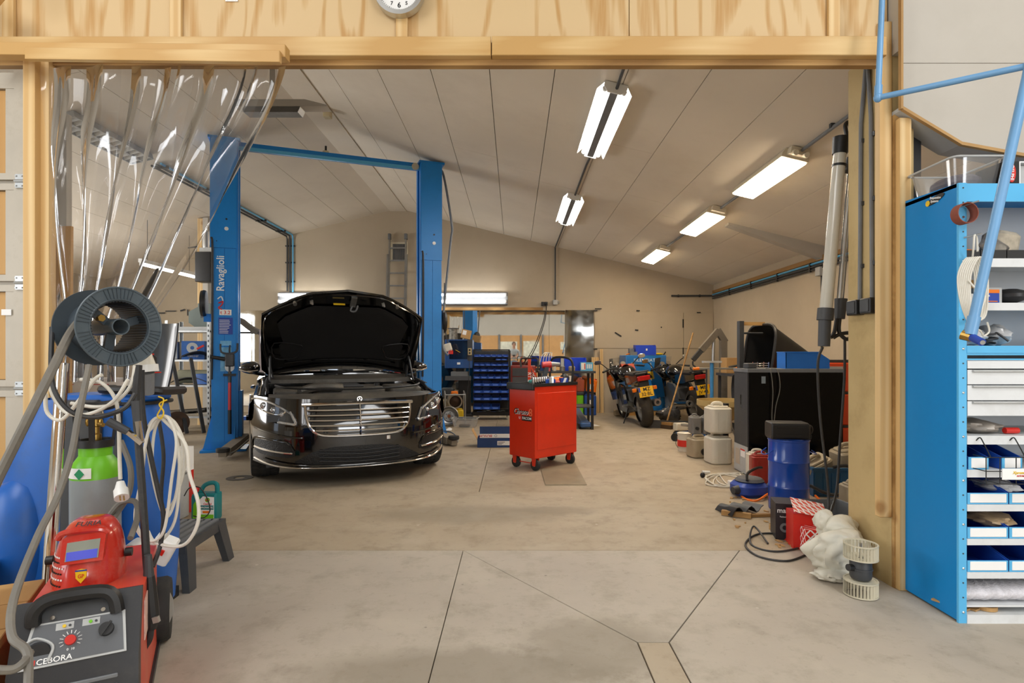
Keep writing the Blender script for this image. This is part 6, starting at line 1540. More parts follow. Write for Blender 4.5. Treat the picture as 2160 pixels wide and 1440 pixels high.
part('terminal', B().cyl((-.04, -.01, .14), (-.075, -.02, .145), .017, n=10), M['black'], bl)
# cloth sack
q = random.Random(4); ph = [q.random() * 6 for _ in range(9)]
def sack(cx, cy, rx, ry, hz, z0=0):
    def fn(u, v):
        a = 2 * PI * u; th = PI * v
        d = Vector((math.cos(a) * math.sin(th), math.sin(a) * math.sin(th), -math.cos(th) * .7)); k = 1
        d.z *= .6
        for (f, am) in ((1.2, .16), (2.3, .34), (4.8, .16), (10, .05)): k += am * (1.6 * abs(noise.noise(d * f + Vector((cx * 40, hz * 30, 0)))) if f > 2 else noise.noise(d * f + Vector((cx * 40, 3, 0))))
        k -= .10
        s_ = math.sin(th) ** .8; x = rx * k * math.cos(a) * s_; y = ry * k * math.sin(a) * s_; z = hz * (1 - math.cos(th)) / 2 * (1 + .12 * math.sin(2 * a + ph[4]) * s_)
        return (cx + x, cy + y, z0 + max(0, z))
    return fn
cm = mat('soiled_cloth', 'd2cebf', .85, var=.1, vs=4, dirt=('b0a36a', .35, 5), bump=.3, bs=9)
sk = thing('cloth_sack', 'crumpled soiled white cloth sack against the pier', 'sack', (1.765, 3.16, 0))
part('sack_body', B().grid(sack(1.785, 3.12, .14, .12, .24), 64, 40, True), cm, sk, world=True, smooth=70); part('sack_fold', B().grid(sack(1.835, 3.22, .095, .08, .19, .10), 44, 26, True), cm, sk, world=True, smooth=70); part('sack_neck', B().grid(sack(1.765, 3.24, .045, .04, .12, .2), 30, 18, True), cm, sk, world=True, smooth=70); part('sack_skirt', B().grid(sack(1.70, 3.04, .085, .07, .06), 40, 18, True), cm, sk, world=True, smooth=70)
CK = checkm('red_lattice', 'cf2418', 'f1eeea', 20, .22); CK2 = checkm('pale_lattice', 'dd5a4c', 'f1eeea', 24, .3)
t = thing('lattice_carton', 'open carton printed with red lattice beside the sack', 'box', (1.82, 3.53, 0), -.15); part('carton', B().box((-.05, -.12, 0), (.1, .0, .15)), CK, t); part('carton_side', B().box((-.09, -.02, .0), (.12, .12, .22)), M['red2'], t); part('raised_flap', B().at((-.09, -.02, .245), (.5, .18, 0)).box((0, -.02, 0), (.2, .11, .003)), CK2, t)
t = thing('black_parts_carton', 'black and red carton lettered in white on the floor', 'box', (1.83, 3.76, 0), -.25); part('carton', B().box((-.11, -.08, 0), (.16, .1, .235)), mat('carton_black', '26242a', .45, var=.15), t); part('red_wedge', B().prism([(-.06, .0), (.16, .0), (.16, .18), (.1, .17)], -.083, -.08, 'y'), M['pred'], t)
text('ma', .045, M['pwhite'], t, (-.075, -.082, .19)); text('x', .045, M['pred'], t, (-.038, -.082, .19)); text('gear', .045, M['pwhite'], t, (.015, -.082, .187)); text('Technology starts here', .012, M['pwhite'], t, (-.03, -.082, .15)); part('gear_print', B().ring(.015, .03, -.083, -.08, 18, (-.055, 0, .08), 'y'), M['mgrey'], t)
cable('floor_lead', [G(1620, 1148), G(1590, 1125) + Vector((0, 0, .05)), G(1585, 1150), G(1640, 1165), G(1700, 1150), G(1660, 1130), G(1600, 1128), G(1572, 1150), G(1600, 1175), G(1660, 1185), G(1705, 1170)], .006, 'cable_b', 'black lead in loops on floor before the cartons', 8)
# ================================================================ right side of the back hall
bc = thing('black_glass_cabinet', 'black glass fronted cabinet with grey top and base', 'cabinet', (2.32, 5.65, 0), -.02)
part('cabinet_body', B().box((.0, .005, .28), (.93, .36, 1.03)), M['dgrey'], bc); part('glass_front', B().box((.012, -.006, .02), (.93, .005, 1.03)), mat('cabinet_glass', '020203', .12, var=0, spec=.25), bc); part('base_side', B().box((-.006, .0, .01), (.0, .36, .285)), M['lgrey'], bc); part('base', B().box((.0, .01, .0), (.93, .36, .28)), M['dgrey'], bc)
part('top_lip', B().box((-.01, -.02, 1.03), (.94, .37, 1.065)), M['mgrey'], bc); part('side_handle', B().box((-.02, .12, .66), (-.004, .15, .80)), M['chrome'], bc); part('side_panel', B().box((-.004, .0, .29), (.0, .36, 1.03)), M['dgrey'], bc)
lb = part('warning_label', B().box((-.009, .06, .17), (-.006, .17, .25)), M['pwhite'], bc); part('red_band', B().box((-.011, .06, .235), (-.008, .17, .25)), M['pred'], lb); part('rating_label', B().box((-.009, .2, .08), (-.006, .31, .24)), mat('beige_label', 'b9ac9a', .6), bc)
part('display', B().box((.13, -.009, .92), (.17, -.005, .99)), mat('display_grey', '8c98a0', .3), bc)
for x in (.05, .88): part('castor', B().cyl((x, .1, .03), (x + .03, .1, .03), .028, n=12), M['rubber'], bc)
def open_bin(name, loc, w, d, h, m, label, grp=None, rz=0, fh=.55, cat='bin'):
    t = thing(name, label, cat, loc, rz, grp); b = B(); b.box((-w / 2, -d / 2, 0), (w / 2, d / 2, .006))
    for s in (-1, 1): b.prism([(-d / 2, .006), (d / 2, .006), (d / 2, h), (-d / 4, h), (-d / 2, h * fh)], s * w / 2 - (.006 if s > 0 else 0), s * w / 2 + (0 if s > 0 else .006), 'x')
    b.box((-w / 2, d / 2 - .006, .006), (w / 2, d / 2, h)); b.box((-w / 2 + .006, -d / 2, .006), (w / 2 - .006, -d / 2 + .006, h * fh)); part('bin_body', b, m, t)
    part('rim', B().tube([(-w / 2, -d / 4, h), (-w / 2, d / 2, h), (w / 2, d / 2, h), (w / 2, -d / 4, h)], .005, 5), m, t); return t
BB = mat('bin_mid_blue', '1f6fc8', .4, var=.06)
t = open_bin('storage_bin', (2.95, 5.82, 1.066), .2, .44, .165, BB, 'blue plastic bin lying on the black cabinet', rz=PI / 2)
part('label', B().box((-.05, -.224, .02), (.05, -.221, .06)), M['pwhite'], t)
t = thing('chrome_wire_ring', 'chrome wire basket ring on the black cabinet', 'ring', (2.51, 5.8, 1.066))
for z in (.008, .03, .052): part('wire', B().tube([(.08 * math.cos(2 * PI * k / 24), .08 * math.sin(2 * PI * k / 24), z) for k in range(24)], .004, 5, closed=True), M['chrome'], t)
for k in range(4): a = PI / 4 + PI / 2 * k; part('post', B().cyl((.08 * math.cos(a), .08 * math.sin(a), 0), (.08 * math.cos(a), .08 * math.sin(a), .065), .004, n=6), M['chrome'], t)
solo('grey_adapter', B().rbox((2.36, 5.75, 1.066), (2.46, 5.88, 1.12), .012), M['dgrey'], 'small dark adapter box on the cabinet corner', 'box')
for k, pts in enumerate(([(2.52, 5.70, 1.07), (2.53, 5.62, 1.05), (2.55, 5.61, .85), (2.54, 5.61, .62), (2.545, 5.61, .5)], [(2.57, 5.70, 1.07), (2.6, 5.62, 1.05), (2.62, 5.61, .88), (2.58, 5.61, .7), (2.56, 5.61, .52)])): cable('cabinet_lead', pts, .004, 'cable_g', ['thin lead hanging down the black glass, left one', 'thin lead hanging down the black glass, right one'][k], 5)
# wheelbarrow tub on end with frame
t = thing('wheelbarrow', 'black wheelbarrow tub propped upright behind the cabinet', 'wheelbarrow', (3.15, 6.75, 0), .15)
def tub(u, v):
    w = .30 - .10 * v; a = u * 2 * PI; cx_ = abs(math.cos(a)) ** .5 * math.copysign(1, math.cos(a)); sy_ = abs(math.sin(a)) ** .5 * math.copysign(1, math.sin(a))
    return (-.27 + .46 * v + .05 * sy_ + .12 * v * sy_, w * cx_ * 1.0, .98 + .34 * sy_ * (1 - .35 * v) + .24 * (1 - v))
part('tub', B().grid(tub, 36, 8, True), M['black'], t, smooth=50); part('tub_floor', B().add([tub(k / 36, 1) for k in range(36)], [tuple(range(36))]), M['black'], t); part('rim', B().tube([tub(k / 36, 0) for k in range(36)], .018, 6, closed=True), M['black'], t)
part('frame_post', B().box((-.53, -.03, 0), (-.475, .03, 1.6)), M['dgrey'], t); part('frame_bar', B().bar((-.5, 0, 1.57), (-.2, 0, 1.57), .03, .04), M['timberd'], t); part('frame_rod', B().cyl((-.48, 0, 1.46), (-.22, 0, 1.46), .012, n=8), M['dgrey'], t); part('leg', B().box((.05, -.03, 0), (.1, .03, .95)), M['dgrey'], t)
# orange machine
t = thing('orange_machine', 'orange workshop machine right of the black cabinet', 'machine', (3.62, 6.3, 0))
for (z0, z1) in ((.05, .42), (.45, .78), (.81, 1.12)): part('side_cover', B().rbox((-.3, -.2, z0), (.2, .2, z1), .02), mat('machine_orange', 'd8481a', .4, var=.06), t)
part('switch_panel', B().box((-.26, -.205, .95), (-.1, -.2, 1.08)), M['lgrey'], t); part('frame', B().box((-.28, -.18, 0), (.18, .18, 1.15)), M['dgrey'], t); part('hand_wheel', B().tube([(-.32 + .0 * k, -.1 + .09 * math.cos(2 * PI * k / 16), .35 + .09 * math.sin(2 * PI * k / 16)) for k in range(16)], .012, 6, closed=True), M['black'], t)
part('blue_cap', B().cyl((-.3, -.12, .6), (-.34, -.12, .6), .04, n=12), BB, t)
# drum with canister
dr = thing('steel_drum', 'royal blue steel drum with wire handles', 'drum', (2.14, 4.44, 0))
part('drum_shell', B().lathe([(0, .0), (.142, 0), (.147, .01), (.147, .175), (.152, .185), (.147, .195), (.147, .37), (.152, .38), (.147, .39), (.147, .535), (.151, .54), (.151, .552), (.143, .552), (.14, .53), (0, .53)], 40), M['drum'], dr)
for s in (-1, 1): part('wire_handle', B().tube([(s * .147, -.06, .47), (s * .19, -.05, .44), (s * .2, 0, .43), (s * .19, .05, .44), (s * .147, .06, .47)], .004, 6, 4), M['drum'], dr)
part('bung', B().cyl((-.06, -.08, .53), (-.06, -.08, .545), .025, n=12), M['mgrey'], dr)
def jerry(name, loc, w, d, h, m, label, grp=None, rz=0, rot=None, capm='black', sidecap=False):
    t = thing(name, label, 'canister', loc, rz, grp, rot)
    part('can_body', B().slab(rpoly(w, d, min(w, d) * .2, 4), 0, h * .86, min(w, d) * .07), m, t); part('shoulder', B().slab(rpoly(w * .8, d * .7, min(w, d) * .16, 4), h * .85, h * .91, h * .02), m, t)
    for s in (-1, 1): part('moulded_rib', B().box((s * w * .22 - .006, -d / 2 - .003, h * .1), (s * w * .22 + .006, -d / 2 + .004, h * .72)), m, t)
    part('handle', B().tube([(-w * .3, 0, h * .86), (-w * .2, 0, h * .98), (w * .12, 0, h * .98), (w * .22, 0, h * .86)], min(w, d) * .09, 8, 4), m, t)
    if sidecap: part('cap', B().cyl((0, -d / 2, h * .3), (0, -d / 2 - .03, h * .3), min(w, h) * .16, n=14), M[capm], t)
    else: part('cap', B().cyl((w * .36, 0, h * .87), (w * .36, 0, h * .98), min(w, d) * .16, n=12), M[capm], t)
    return t
jerry('black_canister', (1.98, 4.44, .62), .13, .2, .32, M['black'], 'dusty black canister lying on the blue drum', rot=(0, PI / 2, -.15), capm='dgrey')
jerry('red_canister', (2.33, 5.38, 0), .19, .13, .29, mat('red_translucent', '9c2a20', .3, var=.15, dirt=('4f2a20', .5, 4)), 'red canister with dark handle beside the blue drum', rz=-.1)
jerry('white_canister', (2.36, 5.52, 0), .2, .12, .29, M['jug'], 'white canister behind the red canister', rz=-.1)
# hose reel and orange hose
t = thing('hose_reel', 'blue air hose reel lying on floor before the drum', 'hose reel', (1.99, 4.88, 0), .2); RB = mat('reel_blue', '2546a0', .4, var=.1, dirt=('5b5a58', .4, 6))
part('reel_case', B().rbox((-.11, -.13, .0), (.16, .13, .12), .08, 5, .03), RB, t); part('reel_lid', B().lathe([(0, .12), (.1, .12), (.12, .128), (.1, .15), (0, .15)], 24, (.03, 0, 0)), mat('dusty_blue', '57585c', .6), t); part('hose_guide', B().cyl((-.1, -.04, .06), (-.16, -.05, .06), .04, .03, n=12), M['dgrey'], t); part('swivel_bracket', B().tube([(-.06, -.1, .15), (-.02, -.05, .2), (.1, .0, .23), (.18, .05, .22)], .012, 6, 4), M['black'], t)
cable('orange_hose', [G(1562, 1036) + Vector((0, 0, .05)), G(1566, 1050), G(1595, 1058), G(1622, 1050) + Vector((0, 0, .04)), G(1650, 1030), G(1705, 1038), G(1738, 1062), G(1772, 1066), G(1790, 1056), G(1768, 1042), G(1716, 1036)], .009, 'cable_o', 'orange air hose curving round the blue drum', 7, 'hose')
# blue crate with jugs
t = thing('euro_crate', 'dark teal blue ribbed crate holding old jugs', 'crate', (2.86, 5.02, 0), -.06); cr = mat('crate_blue', '1c567e', .45, var=.1, dirt=('3a4a50', .4))
part('crate_wall', B().holed(.62, .42, .596, .396, .0, .24), cr, t); part('crate_floor', B().box((-.3, -.2, .0), (.3, .2, .008)), cr, t); part('crate_rim', B().holed(.65, .45, .59, .39, .225, .245), cr, t)
for k in range(9): part('rib', B().box((-.3 + .07 * k, -.218, .02), (-.29 + .07 * k, -.21, .2)), cr, t)
part('hand_hole', B().box((-.318, -.06, .15), (-.312, .06, .19)), M['timberd'], t)
gj = 'old jugs in the teal crate'
jerry('old_jug', (2.70, 5.05, .03), .24, .18, .34, M['jugd'], 'pale tan jug tilted at the left in the teal crate', gj, rot=(.3, -.4, .2), sidecap=True); jerry('old_jug', (2.98, 5.06, .03), .24, .2, .40, M['jugd'], 'tall tan jug with dark side cap in the teal crate', gj, rot=(.1, -.15, .1), sidecap=True)
cable('crate_lead', [(2.45, 4.72, .12), (2.6, 4.65, .06), (2.75, 4.66, .1), (2.85, 4.72, .2), (2.8, 4.78, .27), (2.68, 4.78, .26)], .013, 'cable_b', 'black hose lying over the teal crate front', 6, 'hose')
# grey bin, timber and scraps in front
t = open_bin('grey_bin', (2.22, 3.95, 0.03), .26, .3, .13, M['mgrey'], 'grey plastic bin behind the cloth sack', rz=.1)
solo('timber_offcut', B().at((1.98, 4.05, .0), (0, 0, .75)).box((-.25, -.06, 0), (.3, .06, .03)), M['timberd'], 'flat timber offcut under the grey bin edge', 'timber')
jerry('old_jug', (2.56, 4.3, 0), .16, .14, .26, M['jugd'], 'squat tan jug standing at the pier edge')
solo('black_felt_scrap', B().at((1.71, 4.33, .0), (0, 0, .3)).grid(lambda u, v: ((u - .5) * .28, (v - .5) * .2, .06 * abs(math.sin(2.5 * PI * u)) * (1 - v * .3) + .01), 14, 8, thick=(0, 0, .006)), M['black'], 'folded black felt scrap on the floor by the drum', 'scrap')
solo('wood_chip_stick', B().bar((1.56, 4.28, .02), (1.74, 4.18, .02), .04, .035), M['timberd'], 'short split stick of wood before the felt scrap', 'stick')
solo('wood_chip_stick', B().bar((1.74, 4.22, .012), (1.93, 4.24, .012), .03, .02), M['timberd'], 'thin wood strip right of the split stick', 'stick')
q = random.Random(21); db = B()
for k in range(46):
    p = G(1540 + 130 * q.random(), 1050 + 70 * q.random() ** 2) if k < 34 else G(1640 + 60 * q.random(), 1130 + 30 * q.random()); a = q.random() * 6; s_ = .008 + .02 * q.random()
    db.at((p.x, p.y, .001), (0, 0, a)).prism([(-s_, -s_ * .4), (s_ * .7, -s_ * .5), (s_, s_ * .3), (-s_ * .4, s_ * .5)], 0, .004 + .006 * q.random())
solo('floor_debris', db, M['card'], 'scattered wood chips and crumbs on the floor by the drum', 'debris', kind='stuff')
for k in range(3): solo('cable_tangle', B().tube([G(1487 + 30 * q.random() + 30 * math.cos(a_ * 1.3 + k), 1012 + 14 * math.sin(a_ * 1.3 + k) + 4 * q.random()) + Vector((.05 + .02 * a_, 0, .006 + .01 * q.random())) for a_ in range(9)], .006, 6, 5), M['cable_w'], ['white tangled flex on the floor, left heap', 'white tangled flex on the floor, middle heap', 'white tangled flex on the floor, right heap'][k], 'cable', 'white flex before the black cabinet')
t = thing('loose_plug', 'white plug on the floor left of the flex heap', 'plug', tuple(G(1492, 1001))); part('plug_body', B().cyl((-.04, 0, .022), (.03, .02, .022), .02, .014, n=10), M['whitep'], t); part('plug_face', B().cyl((-.04, 0, .022), (-.05, 0, .022), .022, n=10), M['whitep'], t)
solo('door_stop', B().ell(G(1482, 1007) + Vector((0, 0, .025)), (.025, .025, .026)), M['black'], 'round black rubber ball on the floor by the plug', 'ball'); solo('adapter_cube', B().rbox(G(1548, 1025) + Vector((-.05, -.03, 0)), G(1548, 1025) + Vector((.05, .03, .05)), .008), M['whitep'], 'white power block among the flex', 'adapter')
# white canisters
gw = 'white canisters stacked beside the black cabinet'
wj = M['jug']
jerry('white_jerrycan', (2.27, 6.35, 0), .24, .26, .34, wj, 'lower white canister left of the black cabinet', gw, .1); jerry('white_jerrycan', (2.27, 6.35, .34), .24, .26, .33, wj, 'upper white canister stacked left of the black cabinet', gw, .05)
jerry('tan_jerrycan', (2.18, 6.72, 0), .24, .22, .26, M['jugd'], 'squat brownish canister with round cap under the grey cans', sidecap=True, rz=.2)
for k, x in enumerate((2.15, 2.29)): jerry('grey_jerrycan', (x, 6.78, .27), .12, .16, .23, mat('can_grey', '757370', .5, var=.1), ['grey oil can on the brown canister, left one', 'grey oil can on the brown canister, right one'][k], 'grey oil cans', sidecap=True)
t = thing('oil_pail', 'small white pail with red band beside the brown canister', 'pail', (2.14, 7.15, 0)); part('pail', B().lathe([(0, 0), (.08, 0), (.09, .22), (.095, .225), (.085, .23), (0, .2)], 20), M['jug'], t); part('red_band', B().ring(.083, .089, .06, .14, 20), M['pred'], t); part('bail', B().tube([(-.09, 0, .2), (-.12, -.03, .1), (-.1, -.06, .05)], .004, 5, 3), M['black'], t)
t = thing('drain_funnel', 'large tan plastic funnel tray standing behind the white cans', 'funnel', (2.62, 7.1, 0)); fm = mat('funnel_tan', 'b89f66', .5, var=.1, dirt=('6d5530', .5, 4))
part('bowl', B().lathe([(.04, .34), (.06, .36), (.32, .57), (.33, .58), (.33, .645), (.318, .645), (.316, .585), (.05, .38), (.04, .36)], 32), fm, t); part('spout', B().cyl((0, 0, .2), (0, 0, .36), .03, .04, n=10), fm, t)
for k in range(3): a = 2 * PI * k / 3 + .4; part('stand_leg', B().cyl((.1 * math.cos(a), .1 * math.sin(a), .38), (.24 * math.cos(a), .24 * math.sin(a), 0), .009, n=6), M['steel'], t)
# trolley jack, white bottle, brush
t = thing('trolley_jack', 'blue trolley jack with grey saddle on the floor', 'jack', (2.55, 8.0, 0), -.35); JB = mat('jack_blue', '31578c', .45, dirt=('5d5a55', .4))
for s in (-1, 1): part('side_plate', B().prism([(-.28, .03), (.3, .03), (.3, .16), (.1, .17), (-.28, .09)], s * .11 - .006, s * .11 + .006, 'y'), JB, t); part('wheel', B().cyl((-.27, s * .13, .055), (-.27, s * .17, .055), .055, n=16), M['rubber'], t)
part('lift_arm', B().bar((.2, 0, .13), (-.1, 0, .19), .08, .05), M['mgrey'], t); part('saddle', B().lathe([(0, .2), (.08, .2), (.085, .225), (0, .225)], 18, (-.12, 0, 0)), M['steel'], t); part('cylinder', B().cyl((.1, 0, .1), (.3, 0, .1), .05, n=12), M['dgrey'], t)
jerry('bleach_bottle', (2.54, 9.0, .07), .12, .14, .24, M['jug'], 'white bottle lying on floor behind the broom head', rot=(0, PI / 2, .2))
solo('steel_channel', B().at((2.75, 9.3, 0), (0, 0, -.32)).prism([(-.06, 0), (.06, 0), (.06, .12), (.05, .12), (.05, .01), (-.05, .01), (-.05, .12), (-.06, .12)], -.5, .9, 'x'), M['dgrey'], 'long grey steel channel on floor behind the bottle', 'channel')
bag_ = bag; g = 'bags by the motorcycles'
b_ = bag(2.70, 9.95, 0, (.2, .17, .14), mat('black_film', '3a3a3c', .15, var=.4, vs=12), 'bulging dark plastic bag between the motorcycles', 31, 'rubbish_bag'); b_['category'] = 'bag'
t = thing('push_broom', 'wooden push broom leaning by the motorcycles', 'broom', (2.45, 9.35, 0)); part('handle', B().cyl((2.52, 9.45, .05), (3.22, 10.25, 1.6), .014, n=10), M['timberd'], t, world=True); part('head', B().bar((2.34, 9.5, .085), (2.56, 9.22, .085), .07, .045), M['timberd'], t, world=True); part('bristles', B().bar((2.34, 9.5, .03), (2.56, 9.22, .03), .085, .06), mat('bristle', '4a3826', .9, bump=.5, bs=120), t, world=True)
# blue silenced compressor cabinet
t = thing('compressor_cabinet', 'bright blue silenced compressor cabinet behind the motorcycles', 'cabinet', (2.6, 11.6, 0)); SB = mat('cabinet_blue', '1d78c4', .4, var=.05)
part('cabinet_body', B().rbox((-.39, -.3, .1), (.42, .36, 1.2), .012), SB, t); part('front_door', B().box((-.37, -.308, .14), (.40, -.3, 1.15)), SB, t); part('plinth', B().box((-.35, -.27, 0), (.38, .3, .1)), M['timberd'], t); part('lock', B().box((-.28, -.325, 1.0), (-.22, -.308, 1.06)), M['galv'], t)
text('SILENZIATO', .085, M['pwhite'], t, (.02, -.31, 1.1), sp=1.1)
sg = part('warning_sign', B().box((.04, -.311, .72), (.2, -.308, .88)), M['yellow'], t); part('sign_mark', B().prism([(.07, .75), (.14, .75), (.105, .83)], -.313, -.31, 'y'), M['pblack'], sg); part('round_logo', B().ring(.035, .045, -.311, -.308, 20, (.26, 0, .42), 'y'), M['pwhite'], t); part('pipe', B().tube([(.1, -.31, 1.05), (.13, -.33, .9), (.12, -.33, .7)], .01, 6), M['lgrey'], t)
t = open_bin('blue_crate', (2.62, 11.45, 1.202), .40, .3, .2, M['bin_deep'], 'deep blue tilted bin on top of the compressor cabinet', fh=.9, rz=-.05); part('label', B().box((.0, -.155, .09), (.03, -.15, .13)), M['pwhite'], t)
t = open_bin('grey_small_bin', (2.37, 11.4, 1.202), .14, .2, .13, M['mgrey'], 'small grey bin left of the deep blue bin', fh=.5)
solo('orange_pliers', B().tube([(2.24, 11.4, 1.21), (2.3, 11.36, 1.23), (2.32, 11.4, 1.215)], .012, 6, 3), M['orange'], 'orange handled tool on the compressor cabinet', 'tool'); solo('yellow_gloves', B().ell((2.9, 11.45, 1.225), (.1, .07, .025)), M['yellow'], 'yellow gloves on the compressor cabinet corner', 'gloves')

# motorcycles, seen from behind
def motorcycle(loc, rz, lean, label, plate, tailm, exh, silver):
    t = thing('motorcycle', label, 'motorcycle', loc, group='parked motorcycles', rot=(0, -lean, rz))
    PB = mat('bike_black', '0b0b0c', .18, var=.1, coat=.8); SV = mat('bike_silver', '6d7073', .3, .5, var=.1)
    def tyre_(cy, r, w):
        def fn(u, v):
            a = 2 * PI * u; th = (v - .5) * PI; rr = r - w * .55 + w * .55 * math.cos(th) ** .8; q_ = (u * 30 + abs(v - .5) * 3) % 1
            if q_ < .18 and .15 < v < .85: rr -= .006
            return (w * .5 * math.sin(th) if abs(v - .5) < .5 else math.copysign(w * .5, v - .5), cy + rr * math.cos(a), r + rr * math.sin(a))
        return B().grid(fn, 90, 13, True)
    for (cy, r, w, nm_) in ((0, .315, .19, 'rear_tyre'), (1.42, .30, .13, 'front_tyre')):
        ty = part(nm_, tyre_(cy, r, w), mat('bike_rubber', '2c2823', .7, var=.15, dirt=('5a4a34', .5, 10)), t, smooth=40)
        part('rim', B().ring(r - w * .75, r - w * .5, -w * .35, w * .35, 24, (0, cy, r), 'x'), M['alu'], t); part('brake_disc', B().ring(.06, .13, w * .55, w * .55 + .006, 20, (0, cy, r), 'x'), M['steel'], t)
        for k in range(3):
            a = 2 * PI * k / 3; part('rim_spoke', B().bar((0, cy, r), (0, cy + (r - w * .6) * math.cos(a), r + (r - w * .6) * math.sin(a)), .035, .04, (1, 0, 0)), M['alu'], t)
    for s in (-1, 1):
        part('swing_arm', B().bar((s * .12, 0, .315), (s * .11, .5, .42), .03, .06), SV, t); part('fork_leg', B().cyl((s * .1, 1.42, .3), (s * .1, 1.12, .95), .026, n=10), M['alu'], t)
        part('tail_fairing', B().prism([(-.28, .82), (.2, .72), (.52, .70), (.5, .86), (.1, .90), (-.3, .90)], s * .06, s * .115, 'x'), PB, t); part('frame_cover', B().prism([(.35, .40), (.75, .34), (.9, .6), (.75, .72), (.5, .70), (.38, .6)], s * .13, s * .17, 'x'), SV if silver else PB, t)
        part('fairing_side', B().prism([(.8, .45), (1.2, .40), (1.45, .75), (1.35, .98), (1.1, .9), (.85, .8)], s * .2, s * .225, 'x'), PB, t); part('foot_rest', B().cyl((s * .15, .38, .36), (s * .26, .36, .36), .014, n=8), M['alu'], t)
        part('handlebar', B().tube([(s * .04, 1.05, .98), (s * .2, 1.04, 1.0), (s * .34, .95, .97)], .014, 8, 3), M['dgrey'], t); part('grip', B().cyl((s * .27, .99, .985), (s * .39, .915, .96), .018, n=10), M['black'], t)
        st_ = part('mirror_stalk', B().tube([(s * .22, 1.22, .98), (s * .32, 1.15, 1.08), (s * .38, 1.12, 1.12)], .009, 6, 3), M['black'], t)
        part('mirror', B().at((s * .42, 1.1, 1.14)).slab(rpoly(.13, .075, .03, 4), -.008, .012, .004, 'y'), M['chrome'], t)
        part('indicator', B().rbox((s * .17 - .035, -.27, .63), (s * .17 + .035, -.22, .69), .015), M['orange'], t); part('indicator_stem', B().cyl((s * .05, -.24, .66), (s * .15, -.24, .66), .01, n=6), M['black'], t)
    part('seat', B().rbox((-.12, -.2, .86), (.12, .48, .93), .06, 4, .02), M['black'], t); part('tank', B().grid(lambda u, v: (.17 * math.cos(2 * PI * u) * math.sin(PI * v) ** .6, .48 + .52 * v, .87 + .14 * math.sin(2 * PI * u) * math.sin(PI * v) ** .6 + .05 * v), 20, 10, True), PB, t)
    part('tail_lamp', B().rbox((-.11, -.315, .80), (.11, -.27, .88), .02), mat('tail_red', 'b31818', .2, coat=.6), t); part('rear_rack', B().tube([(-.1, -.1, .93), (-.1, -.28, .95), (.1, -.28, .95), (.1, -.1, .93)], .012, 6, 2), M['dgrey'], t)
    part('mudguard', B().prism([(-.30, .56), (-.26, .56), (-.18, .80), (-.26, .82)], -.08, .08, 'x'), M['black'], t)
    pl_ = part('number_plate', B().at((0, -.315, .62), (-.22, 0, 0)).box((-.12, -.004, -.085), (.12, .004, .085)), mat('plate_yellow', 'e8b616', .45, var=.03), t); part('blue_strip', B().at((0, -.315, .62), (-.22, 0, 0)).box((-.12, -.0055, .0), (-.09, -.003, .08)), M['pblue'], pl_)
    RTp = (PI / 2 - .22, 0, 0); text(plate[0], .085, M['pblack'], pl_, (.015, -.3125, .658), RTp); text(plate[1], .08, M['pblack'], pl_, (.005, -.3292, .582), RTp)
    part('engine', B().rbox((-.17, .55, .2), (.17, 1.0, .62), .05), M['mgrey'], t); part('chain_guard', B().box((-.16, .05, .36), (-.14, .5, .44)), M['black'], t)
    part('fairing_nose', B().ell((0, 1.27, .86), (.215, .2, .17)), PB, t); part('windscreen', B().grid(lambda u, v: (.19 * math.sin((u - .5) * 2.2), 1.28 + .1 * math.cos((u - .5) * 2.2) - .12 * v, .95 + .22 * v), 12, 5), M['clear'], t); part('dash', B().rbox((-.13, 1.15, .97), (.13, 1.26, 1.03), .03), M['black'], t)
    for s in (-1, 1): part('gauge', B().cyl((s * .06, 1.17, 1.03), (s * .06, 1.14, 1.06), .045, n=16), M['chrome'], t)
    s = exh; part('exhaust', B().lathe([(.0, 0), (.055, .0), (.062, .02), (.062, .4), (.045, .46), (0, .46)], 18).at() if False else B().cyl((s * .2, -.16, .40), (s * .17, .42, .34), .065, .055, n=18), M['dgrey'] if s > 0 else PB, t); part('exhaust_tip', B().at().ring(.03, .058, -.19, -.155, 20, (s * .201, 0, .40), 'y'), M['alu'], t)
    part('side_stand', B().cyl((-.13, .5, .3), (-.27, .52, .0), .012, n=8), M['black'], t)
    return t


motorcycle((2.21, 9.52, 0), .06, .16, 'black motorcycle nearest the planks with a square tail lamp', ('MZ', '32·BL'), 1, 1, False); m2 = motorcycle((3.22, 9.95, 0), .14, .12, 'black and silver motorcycle behind the broom handle', ('·MB·', 'JV·43'), 2, -1, True)
solo('red_rag', B().at((2.05, 10.35, .99)).grid(lambda u, v: ((u - .5) * .25, (v - .5) * .3, .05 * math.sin(5 * u + 4 * v)), 8, 8, thick=(0, 0, .008)), mat('rag_red', 'b5513c', .8), 'faded red rag on the motorcycle tank', 'rag')
# engine crane
t = thing('engine_crane', 'grey engine crane with hook above the bench', 'crane', (3.45, 9.62, 0)); EC = mat('crane_grey', '7d776d', .5, .3, var=.12, dirt=('5f5240', .4))
part('mast', B().bar((.08, 0, 0), (.08, 0, 1.45), .1, .12, (0, 1, 0)), EC, t); part('boom', B().bar((-.0, 0, 1.62), (-.3, -.02, 1.28), .08, .1), EC, t); part('boom_extension', B().bar((-.28, -.02, 1.30), (-.44, -.03, 1.12), .06, .075), M['dgrey'], t); part('head_brace', B().bar((-.02, 0, 1.63), (.11, 0, 1.42), .09, .1), EC, t); part('ram', B().cyl((-.1, 0, .8), (-.08, 0, 1.5), .025, n=10), M['alu'], t)
part('hook', B().tube([(-.44, -.03, 1.1), (-.44, -.03, 1.04), (-.40, -.03, 1.0), (-.42, -.03, .95), (-.47, -.03, .96), (-.48, -.03, 1.0)], .014, 8, 4), M['dgrey'], t)
